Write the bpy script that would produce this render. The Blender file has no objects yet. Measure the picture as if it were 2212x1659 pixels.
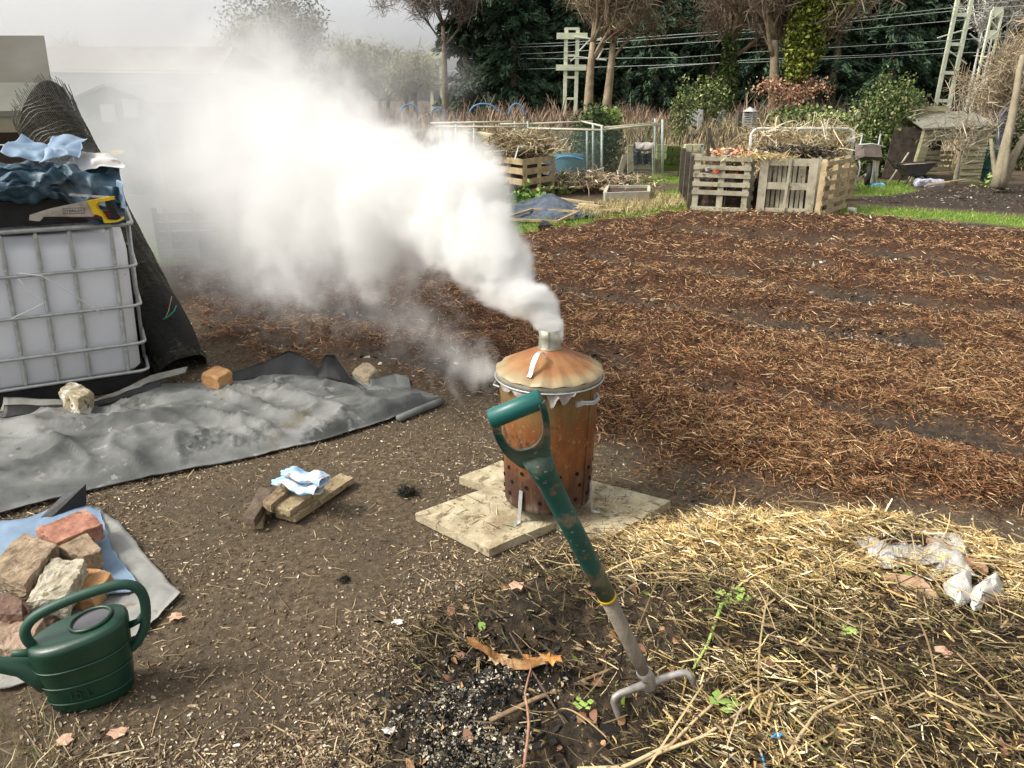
import bpy, random
import numpy as np
from math import sin, cos, pi, radians, sqrt, atan2, exp
from mathutils import Vector, Matrix, noise as mn

# ------------------------------------------------------------------ camera, sky, sun, exposure
SC = bpy.context.scene
COL = SC.collection
EYE, PITCH, FPX = 1.65, radians(20.9), 1620.0        # eye height, downward tilt, focal length for a picture 2212 wide
cam = bpy.data.cameras.new('camera'); cam_o = bpy.data.objects.new('camera', cam); COL.objects.link(cam_o)
cam.sensor_width = 36; cam.lens = FPX / 2212 * 36; cam.clip_end = 900; cam.clip_start = 0.02
cam_o.location = (0, 0, EYE); cam_o.rotation_euler = (pi / 2 - PITCH, 0, 0); SC.camera = cam_o

SUN_EL, SUN_AZ = radians(47), radians(-101)           # azimuth from +Y towards +X
W = bpy.data.worlds.new('World'); SC.world = W; W.use_nodes = True
nt = W.node_tree; bg = nt.nodes['Background']
sky = nt.nodes.new('ShaderNodeTexSky'); sky.sky_type = 'NISHITA'; sky.sun_disc = False
sky.sun_elevation = SUN_EL; sky.sun_rotation = SUN_AZ; sky.dust_density = 4.0; sky.air_density = 1.0
hs = nt.nodes.new('ShaderNodeHueSaturation'); hs.inputs['Saturation'].default_value = 0.10
nt.links.new(sky.outputs[0], hs.inputs['Color']); nt.links.new(hs.outputs[0], bg.inputs['Color'])
bg.inputs['Strength'].default_value = 0.15
sl = bpy.data.lights.new('sun', 'SUN'); sl.energy = 1.9; sl.angle = radians(12); sl.color = (1, 0.91, 0.77)
so = bpy.data.objects.new('sun', sl); COL.objects.link(so)
sd = Vector((sin(SUN_AZ) * cos(SUN_EL), cos(SUN_AZ) * cos(SUN_EL), sin(SUN_EL)))
so.rotation_euler = sd.to_track_quat('Z', 'Y').to_euler(); so.location = (0, 0, 20)
SC.view_settings.view_transform = 'Standard'; SC.view_settings.look = 'None'
SC.view_settings.exposure = 0.76; SC.view_settings.gamma = 1.0
cy = SC.cycles
cy.volume_bounces = 10; cy.max_bounces = 14; cy.diffuse_bounces = 3; cy.glossy_bounces = 2; cy.transparent_max_bounces = 12
cy.transmission_bounces = 4; cy.volume_step_rate = 2.2; cy.volume_max_steps = 256; cy.use_denoising = True

R = random.Random(7)
rng = np.random.default_rng(11)

# ------------------------------------------------------------------ measuring the place: pixel of the 2212-wide photo -> world
def at(u, v, Y):                                     # the point at distance Y ahead
    xd, yd = (u - 1106) / FPX, (v - 829.5) / FPX
    s = Y / (cos(PITCH) - yd * sin(PITCH))
    return Vector((xd * s, Y, EYE - (sin(PITCH) + yd * cos(PITCH)) * s))
def g(u, v, z=0.0):                                  # the point at height z
    xd, yd = (u - 1106) / FPX, (v - 829.5) / FPX
    s = (EYE - z) / (sin(PITCH) + yd * cos(PITCH))
    return Vector((xd * s, (cos(PITCH) - yd * sin(PITCH)) * s, z))
def gx(pts, z=0.0): return [g(u, v, z) for u, v in pts]

# ------------------------------------------------------------------ materials
def rgb(c): return (c[0], c[1], c[2], 1)
MATS = {}
def mat(name, ramp, scale=6, detail=6, rough=.85, bump=.3, bscale=None, metal=0.0, stretch=(1, 1, 1), attr=False,
        spec=.3, spots=None, trans=0.0, dist=.01, nrough=.6, backface=None, alpha=None, sss=0):
    if name in MATS: return MATS[name]
    m = bpy.data.materials.new(name); m.use_nodes = True; nt = m.node_tree; N = nt.nodes; L = nt.links.new
    b = N['Principled BSDF']; tc = N.new('ShaderNodeTexCoord'); mp = N.new('ShaderNodeMapping')
    mp.inputs['Scale'].default_value = stretch; L(tc.outputs['Object'], mp.inputs[0])
    nz = N.new('ShaderNodeTexNoise'); nz.inputs['Scale'].default_value = scale; nz.inputs['Detail'].default_value = detail
    nz.inputs['Roughness'].default_value = nrough; L(mp.outputs[0], nz.inputs['Vector'])
    if len(ramp) > 1:
        cr = N.new('ShaderNodeValToRGB'); L(nz.outputs[0], cr.inputs[0]); e = cr.color_ramp.elements
        while len(e) < len(ramp): e.new(.5)
        for i, (p, c) in enumerate(ramp): e[i].position = p; e[i].color = rgb(c)
        out = cr.outputs[0]
    else:
        r0 = N.new('ShaderNodeRGB'); r0.outputs[0].default_value = rgb(ramp[0][1]); out = r0.outputs[0]
    if spots:                                        # (scale, threshold, softness, colour)
        for sp in spots:
            n2 = N.new('ShaderNodeTexNoise'); n2.inputs['Scale'].default_value = sp[0]; n2.inputs['Detail'].default_value = 5
            n2.inputs['Roughness'].default_value = .65
            L(mp.outputs[0], n2.inputs['Vector'])
            mr = N.new('ShaderNodeMapRange'); L(n2.outputs[0], mr.inputs[0]); mr.inputs[1].default_value = sp[1]; mr.inputs[2].default_value = sp[1] + sp[2]
            mx = N.new('ShaderNodeMix'); mx.data_type = 'RGBA'; L(mr.outputs[0], mx.inputs['Factor']); L(out, mx.inputs[6])
            mx.inputs[7].default_value = rgb(sp[3]); out = mx.outputs[2]
    if attr:
        a = N.new('ShaderNodeAttribute'); a.attribute_name = 'Col'
        mx = N.new('ShaderNodeMix'); mx.data_type = 'RGBA'; mx.blend_type = 'MULTIPLY'; mx.inputs['Factor'].default_value = 1
        L(out, mx.inputs[6]); L(a.outputs['Color'], mx.inputs[7]); out = mx.outputs[2]
    L(out, b.inputs['Base Color'])
    b.inputs['Roughness'].default_value = rough; b.inputs['Metallic'].default_value = metal
    b.inputs['Specular IOR Level'].default_value = spec
    if trans: b.inputs['Transmission Weight'].default_value = trans
    if alpha is not None: b.inputs['Alpha'].default_value = alpha
    if sss:
        b.inputs['Subsurface Weight'].default_value = sss; b.inputs['Subsurface Radius'].default_value = (.05, .05, .05)
    if bump:
        bz = N.new('ShaderNodeTexNoise'); bz.inputs['Scale'].default_value = bscale or scale * 3; bz.inputs['Detail'].default_value = 6
        bz.inputs['Roughness'].default_value = .65
        L(mp.outputs[0], bz.inputs['Vector'])
        bp = N.new('ShaderNodeBump'); bp.inputs['Strength'].default_value = bump; bp.inputs['Distance'].default_value = dist
        L(bz.outputs[0], bp.inputs['Height']); L(bp.outputs[0], b.inputs['Normal'])
    MATS[name] = m
    return m
strand_mat = mat('dry_fibre', [(.3, (.75, .75, .75)), (.7, (1.15, 1.15, 1.15))], 30, attr=True, bump=0, rough=.7)
leaf_mat = mat('leaf', [(.3, (.8, .8, .8)), (.7, (1.2, 1.2, 1.1))], 3, attr=True, bump=0, rough=.6)
wood_grey = mat('weathered_wood', [(.25, (.20, .18, .125)), (.5, (.38, .345, .25)), (.75, (.50, .46, .34))], 5, stretch=(1, 1, 1), bump=.5,
                bscale=40, spots=[(9, .56, .12, (.17, .18, .085))])
wood_tan = mat('tan_wood', [(.25, (.22, .16, .08)), (.55, (.40, .31, .18)), (.8, (.52, .42, .26))], 6, bump=.5, bscale=45)
wood_dark = mat('old_dark_wood', [(.3, (.05, .042, .032)), (.7, (.14, .115, .085))], 9, bump=.6, bscale=50)
wood_split = mat('split_wood', [(.3, (.17, .13, .075)), (.55, (.33, .26, .15)), (.8, (.47, .38, .23))], 14, bump=.8, bscale=60, spots=[(30, .57, .1, (.09, .065, .04))])
galv = mat('galvanised_steel', [(.3, (.36, .37, .36)), (.7, (.55, .57, .55))], 25, rough=.45, metal=.5, bump=.12, spec=.5)
steel_pale = mat('pale_painted_steel', [(.3, (.52, .56, .38)), (.7, (.72, .75, .58))], 3, rough=.6, bump=.15)
bark = mat('bark', [(.3, (.085, .068, .045)), (.7, (.22, .18, .125))], 4, bump=.8, bscale=14, dist=.03, attr=False)

# ------------------------------------------------------------------ naming
ORG = {}
def tag(o, label=None, cat=None, group=None, kind=None):
    if label: o['label'] = label
    if cat: o['category'] = cat
    if group: o['group'] = group
    if kind: o['kind'] = kind
    return o
def thing(name, label, cat, loc, group=None):
    o = bpy.data.objects.new(name, None); COL.objects.link(o); o.location = loc; o.empty_display_size = .1
    ORG[o.name] = Vector(loc); return tag(o, label, cat, group)
def link(name, me, m, parent=None, org=None):
    o = bpy.data.objects.new(name, me); COL.objects.link(o)
    if parent is not None:
        o.parent = parent; ORG[o.name] = ORG[parent.name].copy()
    else:
        o.location = org or (0, 0, 0); ORG[o.name] = Vector(org or (0, 0, 0))
    if m: me.materials.append(m)
    return o

# ------------------------------------------------------------------ mesh builder
class MB:
    def __init__(s): s.v = []; s.f = []
    def add(s, vs, fs):
        o = len(s.v); s.v += [tuple(v) for v in vs]; s.f += [tuple(i + o for i in f) for f in fs]; return s
    def beam(s, p0, p1, w, h, up=(0, 0, 1), jit=0):
        p0, p1 = Vector(p0), Vector(p1); d = (p1 - p0)
        if d.length < 1e-6: return s
        d.normalize(); up = Vector(up)
        if abs(d.dot(up)) > .98: up = Vector((0, 1, 0))
        a = d.cross(up).normalized(); b = a.cross(d).normalized(); vs = []
        for p in (p0, p1):
            for x, y in ((-1, -1), (1, -1), (1, 1), (-1, 1)):
                vs.append(p + a * x * w / 2 + b * y * h / 2 + Vector([R.uniform(-jit, jit) for _ in range(3)]))
        return s.add(vs, [(3, 2, 1, 0), (4, 5, 6, 7), (0, 1, 5, 4), (1, 2, 6, 5), (2, 3, 7, 6), (3, 0, 4, 7)])
    def tube(s, pts, rad, n=8, cap=True, flat=1.0):
        pts = [Vector(p) for p in pts]; k = len(pts)
        if not hasattr(rad, '__len__'): rad = [rad] * k
        ref = None; vs = []; fs = []
        for i, p in enumerate(pts):
            d = (pts[min(i + 1, k - 1)] - pts[max(i - 1, 0)])
            d = d.normalized() if d.length > 1e-9 else Vector((0, 0, 1))
            if ref is None: ref = d.orthogonal().normalized()
            ref = (ref - d * ref.dot(d))
            ref = ref.normalized() if ref.length > 1e-6 else d.orthogonal().normalized()
            b = d.cross(ref)
            for j in range(n):
                a = 2 * pi * j / n; vs.append(p + (ref * cos(a) + b * sin(a) * flat) * rad[i])
        for i in range(k - 1):
            for j in range(n):
                fs.append((i * n + j, i * n + (j + 1) % n, (i + 1) * n + (j + 1) % n, (i + 1) * n + j))
        if cap: fs.append(tuple(range(n))[::-1]); fs.append(tuple((k - 1) * n + j for j in range(n)))
        return s.add(vs, fs)
    def lathe(s, c, prof, n=32, sx=1, sy=1, wob=None):
        c = Vector(c); vs = []; fs = []
        for i, (r, z) in enumerate(prof):
            for j in range(n):
                a = 2 * pi * j / n; rr = r * (1 + (wob(i, a) if wob else 0))
                vs.append(c + Vector((cos(a) * rr * sx, sin(a) * rr * sy, z)))
        for i in range(len(prof) - 1):
            for j in range(n): fs.append((i * n + j, i * n + (j + 1) % n, (i + 1) * n + (j + 1) % n, (i + 1) * n + j))
        return s.add(vs, fs)
    def prism(s, poly, nrm):                          # a flat outline given thickness nrm (vector)
        nrm = Vector(nrm); k = len(poly); poly = [Vector(p) for p in poly]
        vs = [p - nrm / 2 for p in poly] + [p + nrm / 2 for p in poly]
        return s.add(vs, [tuple(range(k))[::-1], tuple(range(k, 2 * k))] + [(i, (i + 1) % k, (i + 1) % k + k, i + k) for i in range(k)])
    def block(s, top, thick, n=6, amp=.004, freq=14, rnd=.12, seed=0, bottom_scale=1.0):  # rough-faced block under four top corners
        A, B, C, D = [Vector(p) for p in top]; cen = (A + B + C + D) / 4; idx = {}; vs = []; fs = []
        size = min((B - A).length, (D - A).length)
        def P(a, b, c):
            k = (round(a, 5), round(b, 5), round(c, 5))
            if k in idx: return idx[k]
            e = [min(t, 1 - t) for t in (a, b, c)]
            ed = sorted(e)[1]                          # near an edge of the block: pull in
            q = (A * (1 - a) + B * a) * (1 - b) + (D * (1 - a) + C * a) * b
            sc = 1 + (bottom_scale - 1) * (1 - c)
            q = cen + (q - cen) * sc - Vector((0, 0, thick * (1 - c)))
            mid = cen - Vector((0, 0, thick / 2)); pull = (max(0, 1 - ed / rnd) ** 2 * .30 + max(0, 1 - sorted(e)[2] / (rnd * 1.6)) ** 2 * .75) * rnd
            q = q + (mid - q).normalized() * pull * min(size, thick * 2)
            nv = mn.noise_vector(q * freq + Vector((seed * 7.1, 0, 0))) * amp + mn.noise_vector(q * freq * 3 + Vector((0, seed * 3.3, 0))) * amp * .55 + mn.noise_vector(q * freq * 8) * amp * .25
            vs.append(q + nv); idx[k] = len(vs) - 1; return idx[k]
        T = [i / n for i in range(n + 1)]
        for i in range(n):
            for j in range(n):
                a0, a1, b0, b1 = T[i], T[i + 1], T[j], T[j + 1]
                fs.append((P(a0, b0, 1), P(a1, b0, 1), P(a1, b1, 1), P(a0, b1, 1)))
                fs.append((P(a0, b1, 0), P(a1, b1, 0), P(a1, b0, 0), P(a0, b0, 0)))
                fs.append((P(a0, 0, b0), P(a1, 0, b0), P(a1, 0, b1), P(a0, 0, b1)))
                fs.append((P(a0, 1, b1), P(a1, 1, b1), P(a1, 1, b0), P(a0, 1, b0)))
                fs.append((P(0, a0, b1), P(0, a1, b1), P(0, a1, b0), P(0, a0, b0)))
                fs.append((P(1, a0, b0), P(1, a1, b0), P(1, a1, b1), P(1, a0, b1)))
        return s.add(vs, fs)
    def sheet(s, fn, nu, nv, thick=.004):             # cloth: fn(a,b) -> point, given a thickness
        P = [[Vector(fn(i / nu, j / nv)) for j in range(nv + 1)] for i in range(nu + 1)]; vs = []; fs = []
        for i in range(nu + 1):
            for j in range(nv + 1):
                du = P[min(i + 1, nu)][j] - P[max(i - 1, 0)][j]; dv = P[i][min(j + 1, nv)] - P[i][max(j - 1, 0)]
                n = du.cross(dv); n = n.normalized() if n.length > 1e-9 else Vector((0, 0, 1))
                vs += [P[i][j] + n * thick / 2, P[i][j] - n * thick / 2]
        ix = lambda i, j, k: (i * (nv + 1) + j) * 2 + k
        for i in range(nu):
            for j in range(nv):
                fs.append((ix(i, j, 0), ix(i + 1, j, 0), ix(i + 1, j + 1, 0), ix(i, j + 1, 0)))
                fs.append((ix(i, j + 1, 1), ix(i + 1, j + 1, 1), ix(i + 1, j, 1), ix(i, j, 1)))
        for i in range(nu):
            for j in (0, nv): fs.append((ix(i, j, 0), ix(i, j, 1), ix(i + 1, j, 1), ix(i + 1, j, 0)))
        for j in range(nv):
            for i in (0, nu): fs.append((ix(i, j, 0), ix(i, j + 1, 0), ix(i, j + 1, 1), ix(i, j, 1)))
        return s.add(vs, fs)
    def build(s, name, m, parent=None, org=None, smooth=False):
        o0 = ORG[parent.name] if parent is not None else Vector(org or (0, 0, 0))
        me = bpy.data.meshes.new(name); me.from_pydata([(v[0] - o0.x, v[1] - o0.y, v[2] - o0.z) for v in s.v], [], s.f); me.update()
        if smooth: me.polygons.foreach_set('use_smooth', [True] * len(me.polygons))
        return link(name, me, m, parent, org)
def one(name, mb, m, label, cat, org, group=None, smooth=False, kind=None):   # a thing that is one mesh
    return tag(mb.build(name, m, None, org, smooth), label, cat, group, kind)

def np_mesh(name, V, F, Cc=None, m=None, parent=None, org=None, smooth=False):
    V = np.asarray(V, np.float32).reshape(-1, 3).copy(); F = np.asarray(F, np.int32); k = F.shape[1]
    o0 = ORG[parent.name] if parent is not None else Vector(org or (0, 0, 0))
    V -= np.array(o0, np.float32)
    me = bpy.data.meshes.new(name); me.vertices.add(len(V)); me.vertices.foreach_set('co', V.ravel())
    me.loops.add(F.size); me.loops.foreach_set('vertex_index', F.ravel())
    me.polygons.add(len(F)); me.polygons.foreach_set('loop_start', np.arange(0, F.size, k, dtype=np.int32))
    me.polygons.foreach_set('loop_total', np.full(len(F), k, np.int32))
    if smooth: me.polygons.foreach_set('use_smooth', np.ones(len(F), bool))
    if Cc is not None:
        a = me.attributes.new('Col', 'FLOAT_COLOR', 'POINT'); c4 = np.ones((len(V), 4), np.float32); c4[:, :3] = Cc; a.data.foreach_set('color', c4.ravel())
    me.update(calc_edges=True); me.validate()
    return link(name, me, m, parent, org)
def unit(a): return a / np.maximum(np.linalg.norm(a, axis=1, keepdims=True), 1e-9)
def ribbons(P, D, L, Wd, Cc, bend=None, seg=2, taper=.6):
    n = len(P); D = unit(D); Rv = unit(rng.normal(size=(n, 3))); S = unit(np.cross(D, Rv))
    B = unit(np.cross(S, D)) if bend is not None else 0
    t = np.linspace(-.5, .5, seg + 1); out = np.empty((n, seg + 1, 2, 3))
    for i, ti in enumerate(t):
        c = P + D * (L * ti)[:, None]
        if bend is not None: c = c + B * (bend * (1 - 4 * ti * ti))[:, None]
        w = Wd * (1 - taper * (abs(ti) * 2) ** 2)
        out[:, i, 0] = c - S * w[:, None] / 2; out[:, i, 1] = c + S * w[:, None] / 2
    V = out.reshape(-1, 3); base = (np.arange(n) * (seg + 1) * 2)[:, None]
    F = np.concatenate([base + np.array([2 * i, 2 * i + 1, 2 * i + 3, 2 * i + 2]) for i in range(seg)])
    return V, F, np.repeat(Cc, (seg + 1) * 2, axis=0)
def merge(lst):
    V, F, Cc, o = [], [], [], 0
    for v, f, c in lst: V.append(v); F.append(f + o); Cc.append(c); o += len(v)
    return np.concatenate(V), np.concatenate(F), np.concatenate(Cc)
def pick(n, cols, wts=None, var=.18):
    cols = np.array(cols); i = rng.choice(len(cols), n, p=None if wts is None else np.array(wts) / sum(wts))
    return cols[i] * (1 + rng.normal(size=(n, 1)) * var).clip(.4, 1.7)

# ------------------------------------------------------------------ noise and ground height
_H = rng.random((512, 512))
def vn(x, y, seed=0):
    x = np.asarray(x, float) + seed * 17.3 + 1000; y = np.asarray(y, float) + seed * 9.7 + 1000
    i, j = np.floor(x).astype(int), np.floor(y).astype(int); fx, fy = x - i, y - j
    fx = fx * fx * (3 - 2 * fx); fy = fy * fy * (3 - 2 * fy); h = lambda a, b: _H[a % 512, b % 512]
    return (h(i, j) * (1 - fx) + h(i + 1, j) * fx) * (1 - fy) + (h(i, j + 1) * (1 - fx) + h(i + 1, j + 1) * fx) * fy
def fbm(x, y, f, o=4, seed=0):
    s = 0; a = .5
    for k in range(o): s = s + a * vn(x * f, y * f, seed + k); f *= 2.03; a *= .5
    return s / (1 - .5 ** o)
def inside(x, y, poly):
    x = np.asarray(x); y = np.asarray(y); c = np.zeros(x.shape, bool); n = len(poly)
    for i in range(n):
        (x1, y1), (x2, y2) = poly[i][:2], poly[(i + 1) % n][:2]
        if y1 == y2: continue
        c ^= ((y1 > y) != (y2 > y)) & (x < (x2 - x1) * (y - y1) / (y2 - y1) + x1)
    return c
def dist_poly(x, y, pts, closed=True):
    d = np.full(np.shape(x), 1e9); n = len(pts)
    for i in range(n if closed else n - 1):
        a, b = pts[i], pts[(i + 1) % n]; dx, dy = b[0] - a[0], b[1] - a[1]
        t = (((x - a[0]) * dx + (y - a[1]) * dy) / (dx * dx + dy * dy + 1e-12)).clip(0, 1)
        d = np.minimum(d, np.hypot(x - a[0] - t * dx, y - a[1] - t * dy))
    return d
def sdist(x, y, poly):                                # + inside
    return np.where(inside(x, y, poly), 1, -1) * dist_poly(x, y, poly)
def sst(a, b, x):
    t = ((np.asarray(x, float) - a) / (b - a)).clip(0, 1); return t * t * (3 - 2 * t)
MULCH = [tuple(p[:2]) for p in gx([(330, 575), (700, 560), (1150, 500), (1480, 458), (1900, 474), (2150, 500), (2700, 545), (3300, 800), (3300, 1300), (2300, 1150), (1900, 1130),
                                   (1500, 1085), (1400, 1035), (1290, 975), (1080, 890), (930, 855), (760, 800), (560, 790), (430, 745), (380, 660)])]
GAPS = [[tuple(p[:2]) for p in gx(l)] for l in (
    [(1314, 792), (1450, 825), (1601, 862), (1750, 885), (1903, 923), (2060, 965), (2206, 1013), (2700, 1150)],
    [(1150, 625), (1263, 642), (1400, 672), (1550, 691), (1700, 715), (1853, 738), (2000, 745)],
    [(1200, 560), (1330, 570), (1450, 587), (1560, 605), (1651, 622), (1853, 652), (2055, 680), (2300, 720)],
    [(1450, 500), (1530, 512), (1650, 520), (1800, 545), (1950, 560), (2150, 590)],
    [(1850, 560), (1950, 575), (2212, 625)],
    [(1280, 560), (1500, 556), (1650, 572), (1760, 580)],
    [(440, 760), (560, 742), (700, 770), (800, 775), (930, 800), (1050, 830)],
    [(1000, 700), (900, 690), (750, 690), (600, 660)],
    [(1330, 985), (1400, 1000), (1500, 1040), (1620, 1060)])]
HEAP = [(-.36, 1.72), (-.33, 1.95), (-.2, 2.15), (0, 2.3), (.25, 2.48), (.85, 2.72), (1.5, 2.62), (2.0, 2.3), (2.4, 1.6), (2.3, .75), (.9, .62), (-.1, .9), (-.34, 1.3)]
def mulch_t(x, y):
    e = sdist(x, y, MULCH) + (fbm(x, y, 1.6, 3, 5) - .5) * .5
    d = np.full(np.shape(x), 9.)
    for l in GAPS: d = np.minimum(d, dist_poly(x, y, l, False) * (.7 + .8 * vn(np.asarray(x) * .7, np.asarray(y) * .7, 9)))
    d = d + (fbm(x, y, 2.2, 3, 6) - .5) * .45
    return sst(-.05, .3, e) * sst(.0, .26, d) * (1 - .7 * sst(.66, .76, fbm(x * .6, y * 1.5, 1.6, 3, 14)))
def heap_h(x, y):
    e = sdist(x, y, HEAP) + (fbm(x, y, 3, 3, 3) - .5) * .14
    base = sst(-.04, .55, e) * .285
    x = np.asarray(x, float); y = np.asarray(y, float)
    base = base * (.30 + .70 * sst(.0, .60, x)) * (1 + .25 * (fbm(x, y, 2.1, 3, 4) - .5))
    base = base + .15 * np.exp(-(((x - .08) / .17) ** 2 + ((y - 2.03) / .14) ** 2))         # clump by the fork
    base = base - .10 * np.exp(-(((x - .12) / .22) ** 2 + ((y - 1.80) / .08) ** 2)) + .05 * np.exp(-(((x - .05) / .25) ** 2 + ((y - 1.66) / .05) ** 2))
    base = base + .05 * sst(.52, .7, fbm(x, y, 5, 3, 8)) * sst(0, .3, e)
    return np.maximum(base, 0)
def Hg(x, y):
    x = np.asarray(x, float); y = np.asarray(y, float)
    m = mulch_t(x, y)
    h = (fbm(x, y, 1.3, 3, 1) - .5) * .02 + (fbm(x, y, 9, 3, 2) - .5) * .012
    far = sst(11, 18, y)
    return h * (1 + 2 * far) + m * (.035 + .13 * (fbm(x, y, 1.8, 3, 12) - .25)) + m * (fbm(x, y, 6, 3, 13) - .5) * .09
# ------------------------------------------------------------------ ground
GRASS = [[tuple(p[:2]) for p in gx(l)] for l in (
    [(1040, 490), (1150, 470), (1300, 462), (1480, 440), (1490, 458), (1300, 478), (1150, 506), (1050, 510)],
    [(1310, 385), (1500, 377), (1560, 390), (1560, 470), (1420, 452), (1380, 420), (1480, 410), (1480, 395), (1320, 398)],
    [(1845, 420), (1850, 396), (1945, 392), (1965, 412), (1900, 422)],
    [(1770, 458), (1850, 445), (2000, 455), (2212, 468), (2600, 480), (2600, 500), (2212, 490), (2000, 472), (1850, 464)],
    [(230, 600), (330, 563), (520, 555), (800, 545), (1040, 520), (1060, 508), (700, 500), (300, 510), (200, 560)],
    [(1060, 430), (1180, 425), (1200, 440), (1080, 450)])]
def xs_line(lo, hi, cen, fine, grow):
    a = [0.0]; s = fine
    while a[-1] < hi: a.append(a[-1] + s); s = s * grow if a[-1] > cen else s
    return a
xp = np.array(xs_line(0, 260, 3.2, .035, 1.045)); xa = np.concatenate([-xp[:0:-1], xp])
ya = np.array([-3.0, -1, 0, .5] + list(.7 + np.array(xs_line(0, 400, 5.0, .03, 1.022))))
X, Y = np.meshgrid(xa, ya, indexing='ij')
Z = Hg(X, Y)
zg = np.zeros_like(X)
for p in GRASS: zg = np.maximum(zg, sst(-.12, .12, sdist(X, Y, p) + (fbm(X, Y, 2.5, 3, 21) - .5) * .5))
zm = mulch_t(X, Y)
zb = sst(.05, .4, sdist(X, Y, MULCH)) * (1 - zm)
BED = [tuple(p[:2]) for p in gx([(1845, 440), (1850, 424), (1965, 412), (2050, 400), (2212, 398), (2600, 398), (2600, 475), (2212, 462), (2000, 450)])]
BED2 = [tuple(p[:2]) for p in gx([(1500, 470), (1480, 455), (1850, 462), (2000, 476), (2212, 492), (2600, 500), (2600, 520), (2212, 530), (1950, 500), (1700, 485)])]
for p in (BED, BED2): zb = np.maximum(zb, sst(-.1, .2, sdist(X, Y, p)))
Z = Z + zb * (fbm(X, Y, 6, 3, 31) - .4) * .05
farm = sst(17, 22, Y)
ni, nj = X.shape; I = (np.arange(ni - 1)[:, None] * nj + np.arange(nj - 1)[None]).ravel()
F = np.stack([I, I + nj, I + nj + 1, I + 1], 1)
Cc = np.stack([zg, zm, zb], -1).reshape(-1, 3)
gm = bpy.data.materials.new('allotment_soil'); gm.use_nodes = True; nt = gm.node_tree; N = nt.nodes; L = nt.links.new; b = N['Principled BSDF']
tc = N.new('ShaderNodeTexCoord')
def noise_n(scale, det=6, rgh=.65):
    n = N.new('ShaderNodeTexNoise'); n.inputs['Scale'].default_value = scale; n.inputs['Detail'].default_value = det; n.inputs['Roughness'].default_value = rgh
    L(tc.outputs['Object'], n.inputs['Vector']); return n.outputs[0]
def ramp_n(src, els):
    r = N.new('ShaderNodeValToRGB'); L(src, r.inputs[0]); e = r.color_ramp.elements
    while len(e) < len(els): e.new(.5)
    for i, (p, c) in enumerate(els): e[i].position = p; e[i].color = rgb(c)
    return r.outputs[0]
def mix_n(f, a, c):
    m = N.new('ShaderNodeMix'); m.data_type = 'RGBA'; L(f, m.inputs['Factor']); L(a, m.inputs[6])
    if isinstance(c, tuple): m.inputs[7].default_value = rgb(c)
    else: L(c, m.inputs[7])
    return m.outputs[2]
n1 = noise_n(2.2, 5); n2 = noise_n(38, 5); n3 = noise_n(120, 3)
path = ramp_n(n2, [(.3, (.040, .029, .018)), (.5, (.100, .074, .046)), (.68, (.170, .132, .088))])
path = mix_n(ramp_n(n1, [(.40, (0, 0, 0)), (.62, (.75, .75, .75))]), path, (.070, .053, .036))
path = mix_n(ramp_n(n3, [(.64, (0, 0, 0)), (.69, (1, 1, 1))]), path, (.26, .21, .14))
grassc = ramp_n(n2, [(.3, (.055, .085, .012)), (.5, (.13, .21, .03)), (.7, (.22, .30, .06))])
mul = ramp_n(n2, [(.3, (.016, .009, .006)), (.5, (.055, .026, .014)), (.7, (.12, .06, .03))])
drk = ramp_n(noise_n(26, 6), [(.35, (.018, .014, .011)), (.55, (.05, .038, .028)), (.7, (.10, .078, .058))])
at_n = N.new('ShaderNodeAttribute'); at_n.attribute_name = 'Col'; sp = N.new('ShaderNodeSeparateColor'); L(at_n.outputs['Color'], sp.inputs[0])
c = mix_n(sp.outputs[2], path, drk); c = mix_n(sp.outputs[1], c, mul); c = mix_n(sp.outputs[0], c, grassc)
L(c, b.inputs['Base Color']); b.inputs['Roughness'].default_value = .9; b.inputs['Specular IOR Level'].default_value = .2
bp = N.new('ShaderNodeBump'); bp.inputs['Strength'].default_value = .8; bp.inputs['Distance'].default_value = .012; L(noise_n(60, 7, .7), bp.inputs['Height']); L(bp.outputs[0], b.inputs['Normal'])
o = np_mesh('ground', np.stack([X, Y, Z], -1), F, Cc, gm, smooth=True); tag(o, kind='structure')

# ------------------------------------------------------------------ loose stuff on the ground
def cone_pts(n, y0, y1, power=1.6, wide=.74):
    y = (y0 ** (1 - power) + rng.random(n) * (y1 ** (1 - power) - y0 ** (1 - power))) ** (1 / (1 - power))
    return (rng.random(n) * 2 - 1) * wide * (y + .25), y
def flatdir(n, up=.25):
    a = rng.random(n) * 2 * pi; return np.stack([np.cos(a), np.sin(a), rng.normal(size=n) * up], 1)
# mulch: fibres lying on the ridges
x, y = cone_pts(680000, 1.9, 14, 1.9); m = mulch_t(x, y); k = (rng.random(len(x)) < m * 1.15 * (.12 + .55 * vn(x * 5, y * 5, 41) + .75 * vn(x * 13, y * 13, 43) ** 1.6)); x, y, m = x[k], y[k], m[k]
n = len(x); z = Hg(x, y) + rng.random(n) ** 1.5 * .06 * m
tone = fbm(x, y, .8, 3, 44)[:, None]; gold = sst(.40, .62, tone + (x / 14)[:, None])
c1 = pick(n, [(.15, .060, .026), (.27, .118, .050), (.40, .215, .10), (.58, .40, .22), (.03, .014, .007)], [3.2, 4, 3.2, 1.9, 4]); c2 = pick(n, [(.25, .115, .047), (.40, .22, .10), (.60, .42, .22), (.045, .021, .010)], [3, 3, 1.7, 3.4])  # darkest fibre tones also stand in for shaded gaps between straws
far_k = np.clip(y / 6, .8, 2.2)
mul_v = ribbons(np.stack([x, y, z], 1), flatdir(n, .35), rng.gamma(2.2, .020, n).clip(.012, .2) * (.7 + .3 * far_k), (.0018 + rng.random(n) ** 2 * .0060) * far_k, np.where(rng.random((n, 1)) < gold, c2, c1), rng.normal(size=n) * .008, 2)
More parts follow.
